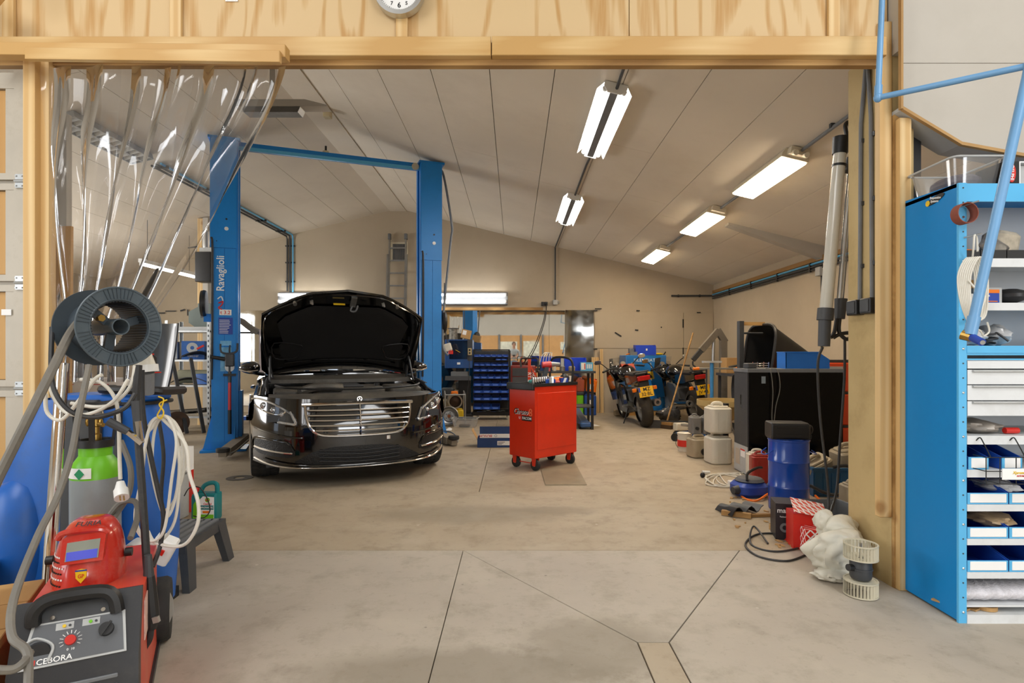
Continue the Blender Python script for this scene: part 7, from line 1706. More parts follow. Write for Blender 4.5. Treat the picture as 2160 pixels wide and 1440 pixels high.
for s in (-1, 1): part('leg', B().bar((.1, s * .1, .06), (-.05, s * .3, .06), .08, .08), EC, t)
# bench with bike parts and boxes
t = thing('junk_bench', 'steel bench loaded with spare parts along the right wall', 'bench', (3.68, 8.7, 0)); part('bench_top', B().box((-.42, -.5, .88), (.45, .5, .92)), M['dgrey'], t)
for sx in (-1, 1):
    for sy in (-1, 1): part('leg', B().box((sx * .38 - .02, sy * .45 - .02, 0), (sx * .38 + .02, sy * .45 + .02, .88)), M['dgrey'], t)
part('lower_shelf', B().box((-.4, -.48, .3), (.43, .48, .33)), M['dgrey'], t)
g = 'things piled on the junk bench'; z = .921
solo('card_box', B().rbox((3.3, 8.85, z), (3.6, 9.1, z + .24), .006), M['card'], 'brown cardboard box on the junk bench', 'box', g); t = thing('red_steel_box', 'red steel box standing on the junk bench', 'box', (3.86, 8.75, z), 0, g); part('box_body', B().rbox((-.1, -.1, 0), (.1, .1, .28), .008), M['red'], t); part('lid_edge', B().box((-.105, -.105, .275), (.105, .105, .29)), M['red'], t)
solo('tyre_levers', B().rbox((3.6, 8.9, z + .3), (3.95, 9.1, z + .36), .02), M['dgrey'], 'flat grey slabs stacked behind the red box', 'slab', g); solo('grey_slab', B().rbox((3.62, 8.88, z), (3.74, 9.12, z + .298), .01), M['mgrey'], 'grey block under the flat slabs', 'block', g)
solo('handlebar_set', B().tube([(3.2, 8.5, z + .1), (3.35, 8.45, z + .13), (3.5, 8.42, z + .12), (3.65, 8.45, z + .1)], .016, 8, 4), M['black'], 'black handlebar lying on the junk bench', 'handlebar', g); solo('lamp_cluster', B().ell((3.45, 8.42, z + .17), (.08, .05, .03)), M['chrome'], 'chrome bracket on the handlebar', 'bracket', g)
solo('teal_bowl', B().lathe([(0, z), (.06, z), (.1, z + .09), (.095, z + .09), (.055, z + .01), (0, z + .01)], 20, (3.42, 8.32, 0)), mat('teal_blue', '4a90b0', .4), 'teal plastic bowl on the bench front', 'bowl', g); solo('orange_grip_tool', B().cyl((3.72, 8.45, z + .05), (3.82, 8.4, z + .06), .03, n=10), M['orange'], 'orange gripped tool on the junk bench', 'tool', g)
for k in range(5): solo('bike_part', B().at((3.4 + .1 * k, 8.3 + .03 * (k % 2), z + .03), (.3 * k, .2, .7 * k)).rbox((-.06, -.03, -.03), (.06, .03, .03), .015), M['dgrey' if k % 2 else 'steel'], ['dark bracket at the bench front, first from left', 'steel bracket at the bench front, second from left', 'dark bracket at the bench front, third from left', 'steel bracket at the bench front, fourth from left', 'dark bracket at the bench front, last from left'][k][:], 'bracket', g)
solo('work_jacket', B().grid(lambda u, v: (3.12 + .55 * u, 8.14 + .05 * math.sin(9 * u + 3 * v) - .03 * v, .9 - .42 * v + .05 * math.sin(7 * u)), 24, 14, thick=(0, .012, 0)), mat('jacket_navy', '23262e', .85, var=.3, vs=8), 'dark navy jacket hanging over the bench edge', 'jacket')
for k in range(4): solo('lower_crate', B().rbox((3.3 + .2 * k, 8.35, .331), (3.46 + .2 * k, 8.75, .5 + .06 * (k % 3)), .02), [RB, M['black'], M['dgrey'], RB][k], 'box of spares on the lower bench shelf, number %s from the left' % ['one', 'two', 'three', 'four'][k], 'box', 'boxes under the junk bench')
# roller stand and clamp bar
t = thing('roller_stand', 'blue and white roller stand with a flat top bar', 'stand', (2.62, 7.55, 0)); part('post', B().cyl((0, 0, .55), (0, 0, 1.1), .022, .025, n=12), mat('stand_blue', '3a86c4', .4), t); part('lower_post', B().cyl((0, 0, .04), (0, 0, .56), .02, n=12), mat('stand_white', 'd6cfba', .5), t); part('top_bar', B().box((-.12, -.04, 1.1), (.12, .04, 1.125)), M['lgrey'], t); part('base', B().lathe([(0, 0), (.16, 0), (.15, .02), (.03, .05), (0, .05)], 20), MC['stand_blue'], t)
t = thing('clamp_bar', 'silver tube with orange end caps lying across the jacket', 'bar', (2.75, 7.7, 1.0)); part('tube', B().cyl((-.28, 0, .02), (.28, 0, .02), .014, n=10), M['alu'], t)
for s in (-1, 1): part('end_cap', B().cyl((s * .25, 0, .02), (s * .33, 0, .015), .022, .018, n=10), M['orange'], t)
part('support', B().cyl((-.15, 0, -1.0), (-.15, 0, .02), .012, n=8), M['dgrey'], t)
cable('bench_lead', [(3.3, 8.15, .9), (3.15, 7.9, .85), (3.2, 7.7, .78), (3.4, 7.6, .72)], .01, 'cable_g', 'grey lead sagging from the junk bench')
# ================================================================ centre of the back hall
ct = thing('tool_cart', 'bright red roller tool cart in the middle of the floor', 'tool cart', (.21, 5.85, 0), math.radians(43.3))
LX, LY, Z0, Z1 = .656, .38, .13, .875
part('cart_body', B().slab([(0, 0), (LX, 0), (LX, LY), (0, LY)], Z0, Z1, .006), M['red'], ct)
part('side_panel', B().slab([(.035, Z0 + .09), (LX - .035, Z0 + .09), (LX - .035, Z1 - .07), (.035, Z1 - .07)], -.005, .0, .002, 'y'), M['red'], ct)
part('top_tray', B().holed(LX + .02, LY + .02, LX - .02, LY - .02, Z1, .905, 'z', LX / 2, LY / 2, LX / 2, LY / 2), M['black'], ct); part('tray_mat', B().box((.01, .01, Z1), (LX - .01, LY - .01, .882)), M['rubber'], ct)
part('end_bumper', B().rbox((-.045, -.01, Z1 - .035), (.0, LY + .01, .912), .015), M['black'], ct); part('push_handle', B().tube([(LX - .03, LY * .1, .89), (LX - .01, LY * .12, 1.10), (LX - .02, LY * .3, 1.17), (LX - .02, LY * .85, 1.17), (LX - .01, LY, 1.08), (LX - .03, LY, .89)], .013, 8, 4), M['black'], ct)
for (x, y) in ((.05, .04), (LX - .06, .04), (.05, LY - .05), (LX - .06, LY - .05)):
    fk = part('castor_fork', B().prism([(y - .03, Z0), (y + .03, Z0), (y + .02, .05), (y - .02, .05)], x - .028, x - .022, 'x'), M['red'], ct); part('castor_fork', B().prism([(y - .03, Z0), (y + .03, Z0), (y + .02, .05), (y - .02, .05)], x + .022, x + .028, 'x'), M['red'], ct)
    w = part('castor_wheel', B().lathe([(0, -.018), (.04, -.018), (.058, -.014), (.06, 0), (.058, .014), (.04, .018), (0, .018)], 24, (x, y, .06), 'x'), M['rubber'], ct); part('hub', B().cyl((x - .022, y, .06), (x + .022, y, .06), .016, n=12), M['galv'], w)
part('axle_rod', B().cyl((.05, .04, .07), (.05, LY - .05, .07), .006, n=6), M['red'], ct)
RTc = (PI / 2, 0, -PI / 2)
text('Chrono', .085, M['pwhite'], ct, (-.0015, .205, .602), RTc, shear=.35, sx=.8, ext=.0008); text('Chrono', .085, M['pblack'], ct, (-.003, .21, .606), RTc, shear=.35, sx=.8); text('8', .115, mat('print_orange', 'f0714a', .4), ct, (-.003, .06, .60), RTc)
bp_ = part('maker_plate', B().box((-.003, .045, .515), (0, .19, .565)), M['pblack'], ct); text('FACOM', .04, M['pwhite'], bp_, (-.004, .115, .54), RTc); pw = part('logo_plate', B().box((-.003, .195, .515), (0, .25, .565)), M['pred'], ct); text('U', .035, M['pwhite'], pw, (-.004, .222, .54), RTc)
def CT(x, y, z): return tuple(WM[ct.name] @ Vector((x, y, z)))
g = 'tools lying on the red cart'
for k in range(8):
    x = .03 + .045 * k; p = CT(x, .05 + .012 * k, .883)
    solo('deep_socket', B().lathe([(0, 0), (.015, 0), (.017, .008), (.016, .085), (.012, .088), (0, .07)], 12, p), M['chrome'], 'upright chrome socket on the red cart, %s in the row' % ['first', 'second', 'third', 'fourth', 'fifth', 'sixth', 'seventh', 'last'][k], 'socket', g)
t = thing('blue_tool_case', 'small blue organiser on the red cart', 'case', CT(.32, .16, .883), math.radians(20), g); part('case', B().rbox((-.1, -.06, 0), (.1, .06, .06), .008), M['bin'], t)
for x in (-.06, .02): part('clip', B().box((x, -.064, .02), (x + .015, -.06, .055)), M['lgrey'], t)
t = thing('impact_wrench', 'red and grey impact wrench standing on the cart', 'power tool', CT(.40, .20, .883), math.radians(10), g); part('motor_head', B().cyl((-.06, 0, .21), (.04, 0, .215), .034, .038, n=14), M['red2'], t); part('nose', B().cyl((.04, 0, .215), (.14, 0, .218), .03, .018, n=12), M['steel'], t); part('grip', B().bar((-.01, 0, .19), (-.04, 0, .05), .05, .045), M['black'], t); part('battery', B().rbox((-.1, -.04, 0), (.02, .04, .05), .01), M['black'], t); part('trigger', B().box((.012, -.01, .14), (.03, .01, .18)), M['red2'], t)
t = thing('orange_gloves', 'orange and black work gloves on the cart', 'gloves', CT(.52, .14, .883), .6, g); part('glove', B().ell((0, 0, .04), (.09, .05, .04)), M['orange'], t); part('glove', B().ell((.1, .02, .055), (.06, .05, .055)), M['black'], t)
solo('teal_cloth', B().at(CT(.24, .24, .885)).ell((0, 0, .03), (.07, .05, .03)), mat('teal_rag', '4f9c98', .8), 'teal cloth on the red cart', 'cloth', g)
t = thing('small_carton', 'small blue and white carton on the cart edge', 'box', CT(.50, .05, .883), .4, g); part('carton', B().box((-.045, -.02, 0), (.045, .02, .07)), M['pblue'], t); part('white_flash', B().prism([(-.03, .0), (.0, .0), (.03, .07), (.0, .07)], -.022, -.02, 'y'), M['pwhite'], t)
solo('red_cutter', B().at(CT(.45, .10, .883)).rbox((-.06, -.02, 0), (.05, .03, .04), .015), M['red2'], 'small red tool body on the cart', 'tool', g)
solo('silver_box', B().at(CT(.30, .05, .883)).rbox((-.02, -.01, 0), (.03, .02, .085), .006), M['alu'], 'upright silver tool box end on the cart', 'tool', g)
# floor plate by the cart
solo('floor_plate', B().slab([(.285, 5.25), (.67, 5.25), (.68, 6.75), (.27, 6.7)], .001, .008, .002), mat('worn_plate', '8d8069', .6, .1, var=.12, dirt=('a8946f', .5, 4)), 'flat grey steel plate on the floor under the cart', 'plate')
# open parts carton
t = thing('parts_carton', 'open dark blue parts carton lying upside down by the cart', 'box', (-.265, 7.55, 0), .02); DB = mat('carton_navy', '173a70', .45, var=.05)
part('carton', B().holed(.44, .3, .43, .29, 0, .115), DB, t); part('carton_floor', B().box((-.22, -.15, 0), (.22, .15, .004)), DB, t); fp = part('raised_flap', B().at((0, -.13, .115), (-.12, 0, 0)).box((-.19, -.003, 0), (.22, .003, .155)), DB, t); part('white_band', B().at((0, -.13, .115), (-.12, 0, 0)).box((-.19, -.005, .008), (.22, -.002, .06)), M['pwhite'], fp)
text('BOSCH', .05, M['pred'], fp, (-.11, -.134, .148), (PI / 2 - .12, PI, 0)); part('round_logo', B().at((0, -.13, .115), (-.12, 0, 0)).ring(.012, .017, -.006, -.004, 18, (.02, 0, .035), 'y'), M['mgrey'], fp)
part('side_flap', B().at((-.22, -.05, .1), (0, -.5, 0)).box((-.003, -.1, 0), (.003, .14, .15)), M['card'], t); lb = part('address_label', B().box((.04, -.153, .03), (.2, -.15, .085)), M['pwhite'], t)
for k in range(3): part('print_line', B().box((.05, -.155, .04 + .014 * k), (.1 + .02 * k, -.153, .045 + .014 * k)), M['pblack'], lb)
# clear tub on floor
t = thing('clear_tub', 'clear plastic tub with tools on the floor', 'tub', (-.82, 9.5, 0), -.1); b = B(); b.grid(lambda u, v: ((.18 + .035 * v) * abs(math.cos(2 * PI * u)) ** .4 * math.copysign(1, math.cos(2 * PI * u)), (.12 + .02 * v) * abs(math.sin(2 * PI * u)) ** .4 * math.copysign(1, math.sin(2 * PI * u)), .003 + .15 * v), 36, 5, True); part('tub', b, clearm('clear_tub', (.86, .87, .88), .1, .1, .2, .22), t); part('rim', B().at((0, 0, .152)).tube([(x, y, 0) for x, y in rpoly(.43, .28, .03, 3)], .007, 6, closed=True), M['lgrey'], t); part('contents', B().rbox((-.1, -.06, .005), (.08, .06, .05), .02), M['dgrey'], t)
solo('tissue_scrap', B().at((-1.08, 8.9, 0)).grid(lambda u, v: ((u - .5) * .2, (v - .5) * .14, .01 + .03 * math.sin(6 * u) * math.sin(5 * v) + .02), 8, 6, thick=(0, 0, .004)), M['pwhite'], 'crumpled white tissue on floor by the lift', 'tissue')
# bin rack
rk = thing('bin_rack', 'black wheeled rack of small blue bins', 'rack', (-.43, 10.6, 0)); RWd = .33
for s in (-1, 1):
    part('upright', B().box((s * RWd - .012, -.02, .09), (s * RWd + .012, .01, 1.31)), M['black'], rk); part('upright', B().box((s * RWd - .012, .33, .09), (s * RWd + .012, .36, 1.31)), M['black'], rk)
    for y in (.02, .32): part('castor', B().cyl((s * .28, y, .04), (s * .28 + .025, y, .04), .04, n=14), M['jug'], rk)
part('base_tray', B().holed(.70, .4, .68, .38, .08, .15, 'z', 0, .17, 0, .17), M['black'], rk); part('base_floor', B().box((-.34, -.02, .08), (.34, .36, .088)), M['black'], rk); part('top_bar', B().box((-RWd, -.015, 1.29), (RWd, .0, 1.31)), M['black'], rk); part('louvre_board', B().box((-RWd + .013, .12, .2), (RWd - .013, .13, 1.28)), M['dgrey'], rk)
def rz_(y): return 1.2 - (y - 749) * .008833
rows = [(752.5, 6, .098, .045, None), (759.5, 2, .098, .045, .19), (771, 6, .098, .06, None), (783, 5, .122, .085, None), (798, 5, .122, .085, None), (813.5, 4, .155, .1, None), (828, 4, .155, .1, None), (843, 4, .155, .1, None), (862, 3, .155, .1, -.08)]
rn = ['top row', 'short second row', 'third row', 'fourth row', 'fifth row', 'sixth row', 'seventh row', 'eighth row', 'bottom row']; on = ['first', 'second', 'third', 'fourth', 'fifth', 'sixth']
proto = {}
for r_, (y, n, w, h, off) in enumerate(rows):
    z = rz_(y); x0 = -n * (w + .008) / 2 + (off or 0)
    part('rail', B().box((-RWd, -.0, z - .02), (RWd, .12, z - .003)), M['black'], rk)
    for k in range(n):
        loc = (-.43 + x0 + (k + .5) * (w + .008), 10.56, z); lab = 'small blue bin on the black rack, %s, %s from left' % (rn[r_], on[k])
        if (w, h) in proto: copies(proto[(w, h)], loc, 0, lab); continue
        t = thing('rack_bin', lab, 'bin', loc, 0, 'small blue bins on the black rack'); b = B(); b.box((-w / 2, -.08, 0), (w / 2, .1, .004))
        for s in (-1, 1): b.prism([(-.08, .004), (.1, .004), (.1, h), (.0, h), (-.08, h * .5)], s * (w / 2 - .002) - .002, s * (w / 2 - .002) + .002, 'x')
        b.box((-w / 2, .096, .004), (w / 2, .1, h)); b.box((-w / 2, -.084, .004), (w / 2, -.08, h * .5)); part('bin_body', b, M['bin'], t); part('label', B().box((-w * .3, -.0865, h * .12), (w * .3, -.084, h * .36)), mat('bin_label', '5f86d8', .5), t); part('contents', B().rbox((-w * .4, -.06, .005), (w * .4, .08, h * .4), .01), mat('screws', '5f5c5c', .45, .5, var=.6, vs=60), t)
        proto[(w, h)] = t
for k in range(6): solo('loose_part', B().at((-.66 + .09 * k, 10.72, .089), (0, 0, k)).rbox((-.05, -.03, 0), (.05, .03, .05 + .012 * (k % 3)), .01), [M['bin'], M['mgrey'], M['steel']][k % 3], 'loose item in the rack base tray, %s from left' % on[k], 'part', 'loose items in the rack base')
# blue console
t = thing('console', 'blue console with a dark screen on a pedestal', 'machine', (-1.02, 10.55, 0)); CB = mat('console_blue', '1d4a86', .45, var=.06)
part('housing', B().rbox((-.26, -.12, .96), (.25, .3, 1.49), .015), CB, t); part('screen', B().box((-.17, -.126, 1.13), (.16, -.12, 1.47)), mat('dark_screen', '131a2c', .12, var=.2, vs=3, coat=.6), t); part('side_cover', B().box((.16, -.128, 1.1), (.25, -.12, 1.49)), M['dgrey'], t); part('badge', B().box((-.03, -.128, 1.03), (.03, -.12, 1.07)), M['pwhite'], t); part('screen_streak', B().bar((-.06, -.128, 1.3), (.03, -.128, 1.25), .004, .006), M['yellow'], t)  # thin yellow streak across the dark screen
part('neck', B().box((-.06, -.02, .86), (.08, .12, .97)), M['black'], t); part('keyboard_shelf', B().prism([(-.14, .74), (.12, .74), (.12, .8), (-.1, .82)], -.25, .22, 'x'), M['dgrey'], t); part('drawer_block', B().rbox((-.15, -.08, .8), (.16, .2, .9), .01), M['mgrey'], t); part('pedestal', B().box((-.02, .02, .12), (.2, .25, .75)), M['black'], t); part('foot', B().rbox((-.12, -.08, 0), (.24, .3, .12), .03), M['black'], t); part('back_board', B().box((.1, .26, .3), (.245, .3, .98)), M['blue_shelf'], t)
sk_ = part('socket_box', B().rbox((.17, -.18, 1.2), (.24, -.128, 1.33), .01), mat('socket_tan', 'b5a276', .5), t)
for z in (1.24, 1.295): part('outlet', B().cyl((.205, -.18, z), (.205, -.183, z), .018, n=12), M['pblack'], sk_)
cable('console_lead', [(-.81, 10.36, 1.2), (-.82, 10.34, 1.0), (-.83, 10.33, .7), (-.86, 10.33, .45), (-.88, 10.33, .12)], .006, 'cable_b', 'black lead hanging from the console socket')
t = thing('cable_drum', 'wire wound drum on top of the console', 'drum', (-1.14, 10.6, 1.492)); part('wound_wire', B().lathe([(0, .0), (.08, .0), (.075, .1), (.085, .2), (0, .2)], 20), mat('wire_grey', '8e8a80', .5, .4, var=.5, vs=30), t); part('top_flange', B().lathe([(0, .2), (.11, .2), (.11, .212), (0, .212)], 24), M['dgrey'], t)
t = thing('label_carton', 'small brown carton tilted on the console', 'box', (-.91, 10.52, 1.51), rot=(0, .22, .1)); part('carton', B().box((-.09, -.08, 0), (.09, .08, .16)), M['card'], t); part('label', B().box((-.07, -.083, .06), (.0, -.08, .14)), M['pwhite'], t)
# space heater and wheel rim
t = thing('space_heater', 'cylindrical diesel heater in a tube frame by the lift', 'heater', (-1.05, 10.02, 0), .15); part('barrel', B().ring(.1, .125, -.2, .3, 24, (0, 0, .40), 'y'), mat('heater_tan', '8a7d68', .5, var=.1), t); part('burner', B().lathe([(0, -.16), (.09, -.14), (.1, .1), (0, .12)], 20, (0, 0, .40), 'y'), mat('burnt_metal', '4a3626', .5, .5), t); part('fuel_tank', B().rbox((-.12, -.15, .12), (.15, .25, .25), .03), M['yellow'], t); part('orange_guard', B().rbox((-.06, .05, .5), (.06, .2, .56), .02), M['orange'], t)
for s in (-1, 1): part('frame_tube', B().tube([(s * .17, -.22, .0), (s * .17, -.22, .52), (s * .17, .2, .56), (s * .17, .3, .05)], .011, 8), M['galv'], t)
part('cross_tube', B().cyl((-.17, -.22, .52), (.17, -.22, .52), .011, n=8), M['galv'], t)
t = thing('wheel_rim', 'bare steel wheel rim leaning by the heater', 'wheel rim', (-1.11, 9.66, 0), rot=(-.12, 0, .1)); part('rim_barrel', B().lathe([(.16, .06), (.165, -.05), (.155, -.06), (.14, -.045), (.13, .0), (.1, .01), (.085, -.02), (.045, -.02), (.04, 0), (.03, 0), (.03, .05), (.15, .06)], 36, (0, 0, .166), 'y'), M['steel'], t); part('centre_bore', B().cyl((0, -.005, .166), (0, -.022, .166), .028, n=16), mat('rust2', '8a4a1e', .7), t)
for k in range(5): a = 2 * PI * k / 5; part('bolt_hole', B().cyl((.06 * math.cos(a), -.018, .166 + .06 * math.sin(a)), (.06 * math.cos(a), -.023, .166 + .06 * math.sin(a)), .009, n=8), M['pblack'], t)
for k in range(3): solo('spare_casting', B().at((-1.35 + .05 * k, 10.6, .0 + .0)).rbox((-.12, -.15, .0 + .2 * k), (.12, .15, .19 + .2 * k), .05), [M['dgrey'], M['jugd'], M['dgrey']][k], ['dark casting at the bottom of the pile beside the heater', 'tan casting in the middle of the pile beside the heater', 'dark casting on top of the pile beside the heater'][k], 'casting', 'castings piled by the heater')
t = thing('red_inlet_plug', 'white and red power plug hanging behind the lift column', 'plug', (-1.13, 9.9, 1.17)); part('plug_shell', B().at((0, 0, .1), (0, -.3, 0)).rbox((-.06, -.04, 0), (.06, .04, .14), .02), M['jug'], t); part('plug_collar', B().at((.02, 0, .05), (0, -.3, 0)).cyl((0, 0, 0), (.02, 0, .06), .045, n=14), M['red2'], t); part('lead', B().tube([(-.02, 0, .22), (-.08, .02, .5), (-.1, .05, .9), (-.1, .1, 1.3)], .01, 6, 4), M['cable_b'], t)
# dark red tool chest, lifting jack and workbench
t = thing('tool_chest', 'dark red tool chest with grey drawers behind the cart', 'tool chest', (.14, 9.3, 0)); part('chest_body', B().rbox((-.2, -.15, .08), (.2, .25, 1.03), .01), mat('chest_red', '7d2620', .45), t)
for k in range(6): part('drawer', B().box((-.17, -.165, .14 + .145 * k), (.13, -.15, .27 + .145 * k)), M['dgrey'], t)
text('FACOM', .06, M['pwhite'], t, (.17, -.152, .85), (PI / 2, PI / 2, 0))
for s in (-1, 1): part('castor', B().cyl((s * .16, -.1, .04), (s * .16 + .03, -.1, .04), .04, n=12), M['rubber'], t)
t = thing('lifting_trolley', 'orange lifting trolley with a black handlebar behind the cart', 'trolley', (.20, 7.6, 0)); LO = mat('lifter_orange', 'c83c12', .4); part('mast', B().box((-.02, -.02, .1), (.02, .02, 1.15)), LO, t); text('RT LIFTER', .065, M['pwhite'], t, (0, -.022, .83), (PI / 2, PI / 2, 0)); part('handlebar', B().tube([(-.11, -.06, 1.04), (-.11, -.03, 1.15), (.0, 0, 1.16), (.11, -.03, 1.15), (.11, -.06, 1.0)], .012, 8, 3), M['black'], t); part('brace', B().bar((.02, 0, 1.05), (.1, 0, .9), .015, .02), LO, t); part('fork', B().box((-.16, -.05, .06), (.16, .4, .1)), LO, t)
for s in (-1, 1): part('wheel', B().cyl((s * .15, .05, .06), (s * .15 + .03 * s, .05, .06), .06, n=14), M['rubber'], t)
t = thing('work_table', 'dark steel work table behind the tool cart', 'work table', (.84, 9.4, 0)); part('table_top', B().box((-.45, -.25, .91), (.47, .35, .945)), M['dgrey'], t); part('white_drawer', B().box((-.33, -.26, .75), (.1, -.2, .87)), M['whitep'], t)
for sx in (-1, 1):
    for sy in (-.2, .3): part('leg', B().box((sx * .42 - .02, sy - .02, 0), (sx * .42 + .02, sy + .02, .91)), M['black'], t)
part('lower_shelf', B().box((-.43, -.22, .35), (.45, .33, .37)), M['dgrey'], t)
g = 'things on the work table'; z = .946
t = open_bin('deep_blue_bin', (1.0, 9.45, z), .36, .26, .21, M['bin_deep'], 'deep blue bin on the work table', g, 0, .8); t = open_bin('laced_basket', (.53, 9.42, z + .10), .2, .2, .13, M['bin_deep'], 'blue basket with pale straps over it', g, 0, .9)
for k in range(5): part('strap', B().tube([(-.12 + .05 * k, -.11, .0), (-.08 + .04 * k, -.1, .14), (.0 + .02 * k, -.0, .2), (.1 - .03 * k, .08, .12)], .006, 6, 4), M['cable_w'], t)
solo('navy_carton', B().rbox((.42, 9.3, z), (.62, 9.52, z + .098), .006), MC['carton_navy'], 'flat navy carton under the laced basket', 'box', g); solo('tan_strip', B().box((.635, 9.2, z), (.675, 9.24, z + .11)), M['jug'], 'small tan box on end on the table', 'box', g)
t = thing('glove_cartons', 'light blue and white carton at the right of the table', 'box', (1.17, 9.24, z), 0, g); part('carton', B().box((-.1, -.05, 0), (.1, .05, .14)), mat('print_sky', '5fb0dc', .5), t); part('white_panel', B().box((-.09, -.053, .02), (-.02, -.05, .13)), M['pwhite'], t); part('red_stripe', B().box((-.04, -.054, .03), (-.025, -.052, .12)), M['pred'], t)
for k in range(3): part('text_bar', B().box((.0 + .03 * k, -.053, .04), (.018 + .03 * k, -.05, .11)), M['pwhite'], t)
solo('round_jars', B().lathe([(0, z), (.05, z), (.055, z + .06), (.04, z + .08), (0, z + .08)], 16, (.93, 9.22, 0)), M['jugd'], 'brown jar before the deep blue bin', 'jar', g); solo('tin_can', B().lathe([(0, z), (.045, z), (.045, z + .07), (.03, z + .08), (0, z + .08)], 16, (.78, 9.24, 0)), M['steel'], 'steel tin beside the brown jar', 'tin', g); solo('white_clamp', B().box((.76, 9.3, z), (.81, 9.34, z + .2)), M['lgrey'], 'upright light grey bar clamp on the table', 'clamp', g)
# canisters, planks, floor jack at the wall
bl_ = mat('can_blue', '26509c', .4, var=.08)
t = jerry('blue_jerrycan', (1.52, 11.45, 0), .24, .2, .46, bl_, 'tall blue canister standing by the planks'); part('label', B().box((-.07, -.103, .2), (.06, -.1, .31)), M['pwhite'], t)
t = jerry('orange_jerrycan', (1.53, 11.4, .47), .2, .13, .27, M['orange'], 'orange canister on top of the blue canister', rot=(0, .12, 0), capm='red2'); part('label', B().box((-.07, -.068, .05), (.04, -.065, .15)), M['pwhite'], t)
jerry('brown_jerrycan', (1.33, 11.5, .47), .16, .14, .27, mat('can_brown', '9c4a30', .5), 'reddish brown canister left of the orange canister'); t = thing('green_crate', 'lime green bin beside the blue canister', 'bin', (1.33, 11.5, 0)); part('bin', B().rbox((-.08, -.09, 0), (.06, .09, .40), .02), M['green'], t); part('lid', B().rbox((-.09, -.1, .4), (.07, .1, .465), .02), M['dgrey'], t)
solo('plank', B().at((1.70, 11.86, 0), (-.07, 0, 0)).box((-.08, -.02, 0), (.07, .01, 1.16)), M['timberv'], 'wide plank leaning on the back wall', 'plank', 'planks leaning on the back wall'); solo('plank', B().at((1.82, 11.83, 0), (-.07, .0, 0)).box((-.03, -.025, 0), (.035, .02, 1.33)), M['timberv'], 'narrow taller plank leaning on the back wall', 'plank', 'planks leaning on the back wall')
t = thing('floor_jack', 'blue long floor jack under the work table edge', 'jack', (1.1, 9.9, 0), .1); part('frame', B().prism([(-.6, .05), (.5, .05), (.5, .2), (.2, .28), (-.55, .12)], -.06, .06, 'x'), JB, t); part('nose', B().rbox((-.1, -.72, .03), (.1, -.5, .11), .03), JB, t)
for s in (-1, 1): part('wheel', B().cyl((s * .08, -.62, .04), (s * .11, -.62, .04), .04, n=12), M['rubber'], t)
solo('floor_paper', B().at((1.32, 9.75, .001), (0, 0, .3)).box((-.12, -.15, 0), (.1, .15, .003)), M['pwhite'], 'white paper sheet on floor by the floor jack', 'paper'); solo('mesh_basket', B().rbox((1.98, 11.2, 0), (2.16, 11.4, .12), .03), M['jugd'], 'small dirty plastic container by the compressor cabinet', 'container')
solo('floor_grate', B().ring(.05, .12, .001, .005, 28, tuple(G(505, 1008))), M['floor_dark'], 'round drain cover in the floor left of the car', 'drain')
# wall clock on the header
ck = thing('wall_clock', 'round white wall clock with silver rim on the plywood', 'clock', (-.591, 2.93, 3.07)); part('rim', B().ring(.105, .127, -.025, .02, 48, (0, 0, 0), 'y'), M['alu'], ck); part('face', B().lathe([(0, -.012), (.107, -.012), (.107, 0), (0, 0)], 40, (0, 0, 0), 'y'), M['pwhite'], ck)
for k in range(12):
    a = PI / 2 - 2 * PI * (k + 1) / 12; text(str(k + 1), .038 if (k + 1) % 3 == 0 else .026, M['pblack'], ck, (.076 * math.cos(a), -.013, .076 * math.sin(a)))
for k in range(60): a = 2 * PI * k / 60; part('minute_mark', B().bar((.096 * math.cos(a), -.0135, .096 * math.sin(a)), (.102 * math.cos(a), -.0135, .102 * math.sin(a)), .0012 if k % 5 else .003, .001, (0, 1, 0)), M['pblack'], ck)
part('hour_hand', B().bar((0, -.016, 0), (-.03, -.016, -.045), .006, .002, (0, 1, 0)), M['pblack'], ck); part('minute_hand', B().bar((0, -.018, 0), (.02, -.018, .08), .004, .002, (0, 1, 0)), M['pblack'], ck); text('QUARTZ', .008, M['pblack'], ck, (0, -.013, -.04))
# ================================================================ the man seen in the mirror
def skinmesh(name, nodes, edges, m, parent, sub=2):
    """continuous limb surface grown over a skeleton of joints: nodes (x, y, z, radius or (rx, ry))"""
    me = bpy.data.meshes.new(name); bm = bmesh.new(); sl = bm.verts.layers.skin.verify(); vs = []
    for i, n_ in enumerate(nodes):
        v = bm.verts.new(n_[:3]); r = n_[3]; v[sl].radius = (r, r) if not isinstance(r, tuple) else r; v[sl].use_root = (i == 0); vs.append(v)
    for a, b in edges: bm.edges.new((vs[a], vs[b]))
    bm.to_mesh(me); bm.free(); me.materials.append(m)
    o = bpy.data.objects.new(name, me); C.objects.link(o); o.parent = parent
    k = o.modifiers.new('skin', 'SKIN'); k.use_smooth_shade = True; s = o.modifiers.new('sub', 'SUBSURF'); s.levels = sub; s.render_levels = sub
    return o


pn = thing('person', 'man in pale grey shirt and jeans holding a dark camera, seen in the mirror', 'person', (-.02, -.46, 0))
SK = mat('skin', 'c79a80', .55, var=.05); SHm = mat('shirt_pale', 'b9c2c8', .8, var=.08); JN = mat('jeans', '7d9cb8', .85, var=.15); HRm = mat('hair_brown', '5a4536', .7, var=.2)
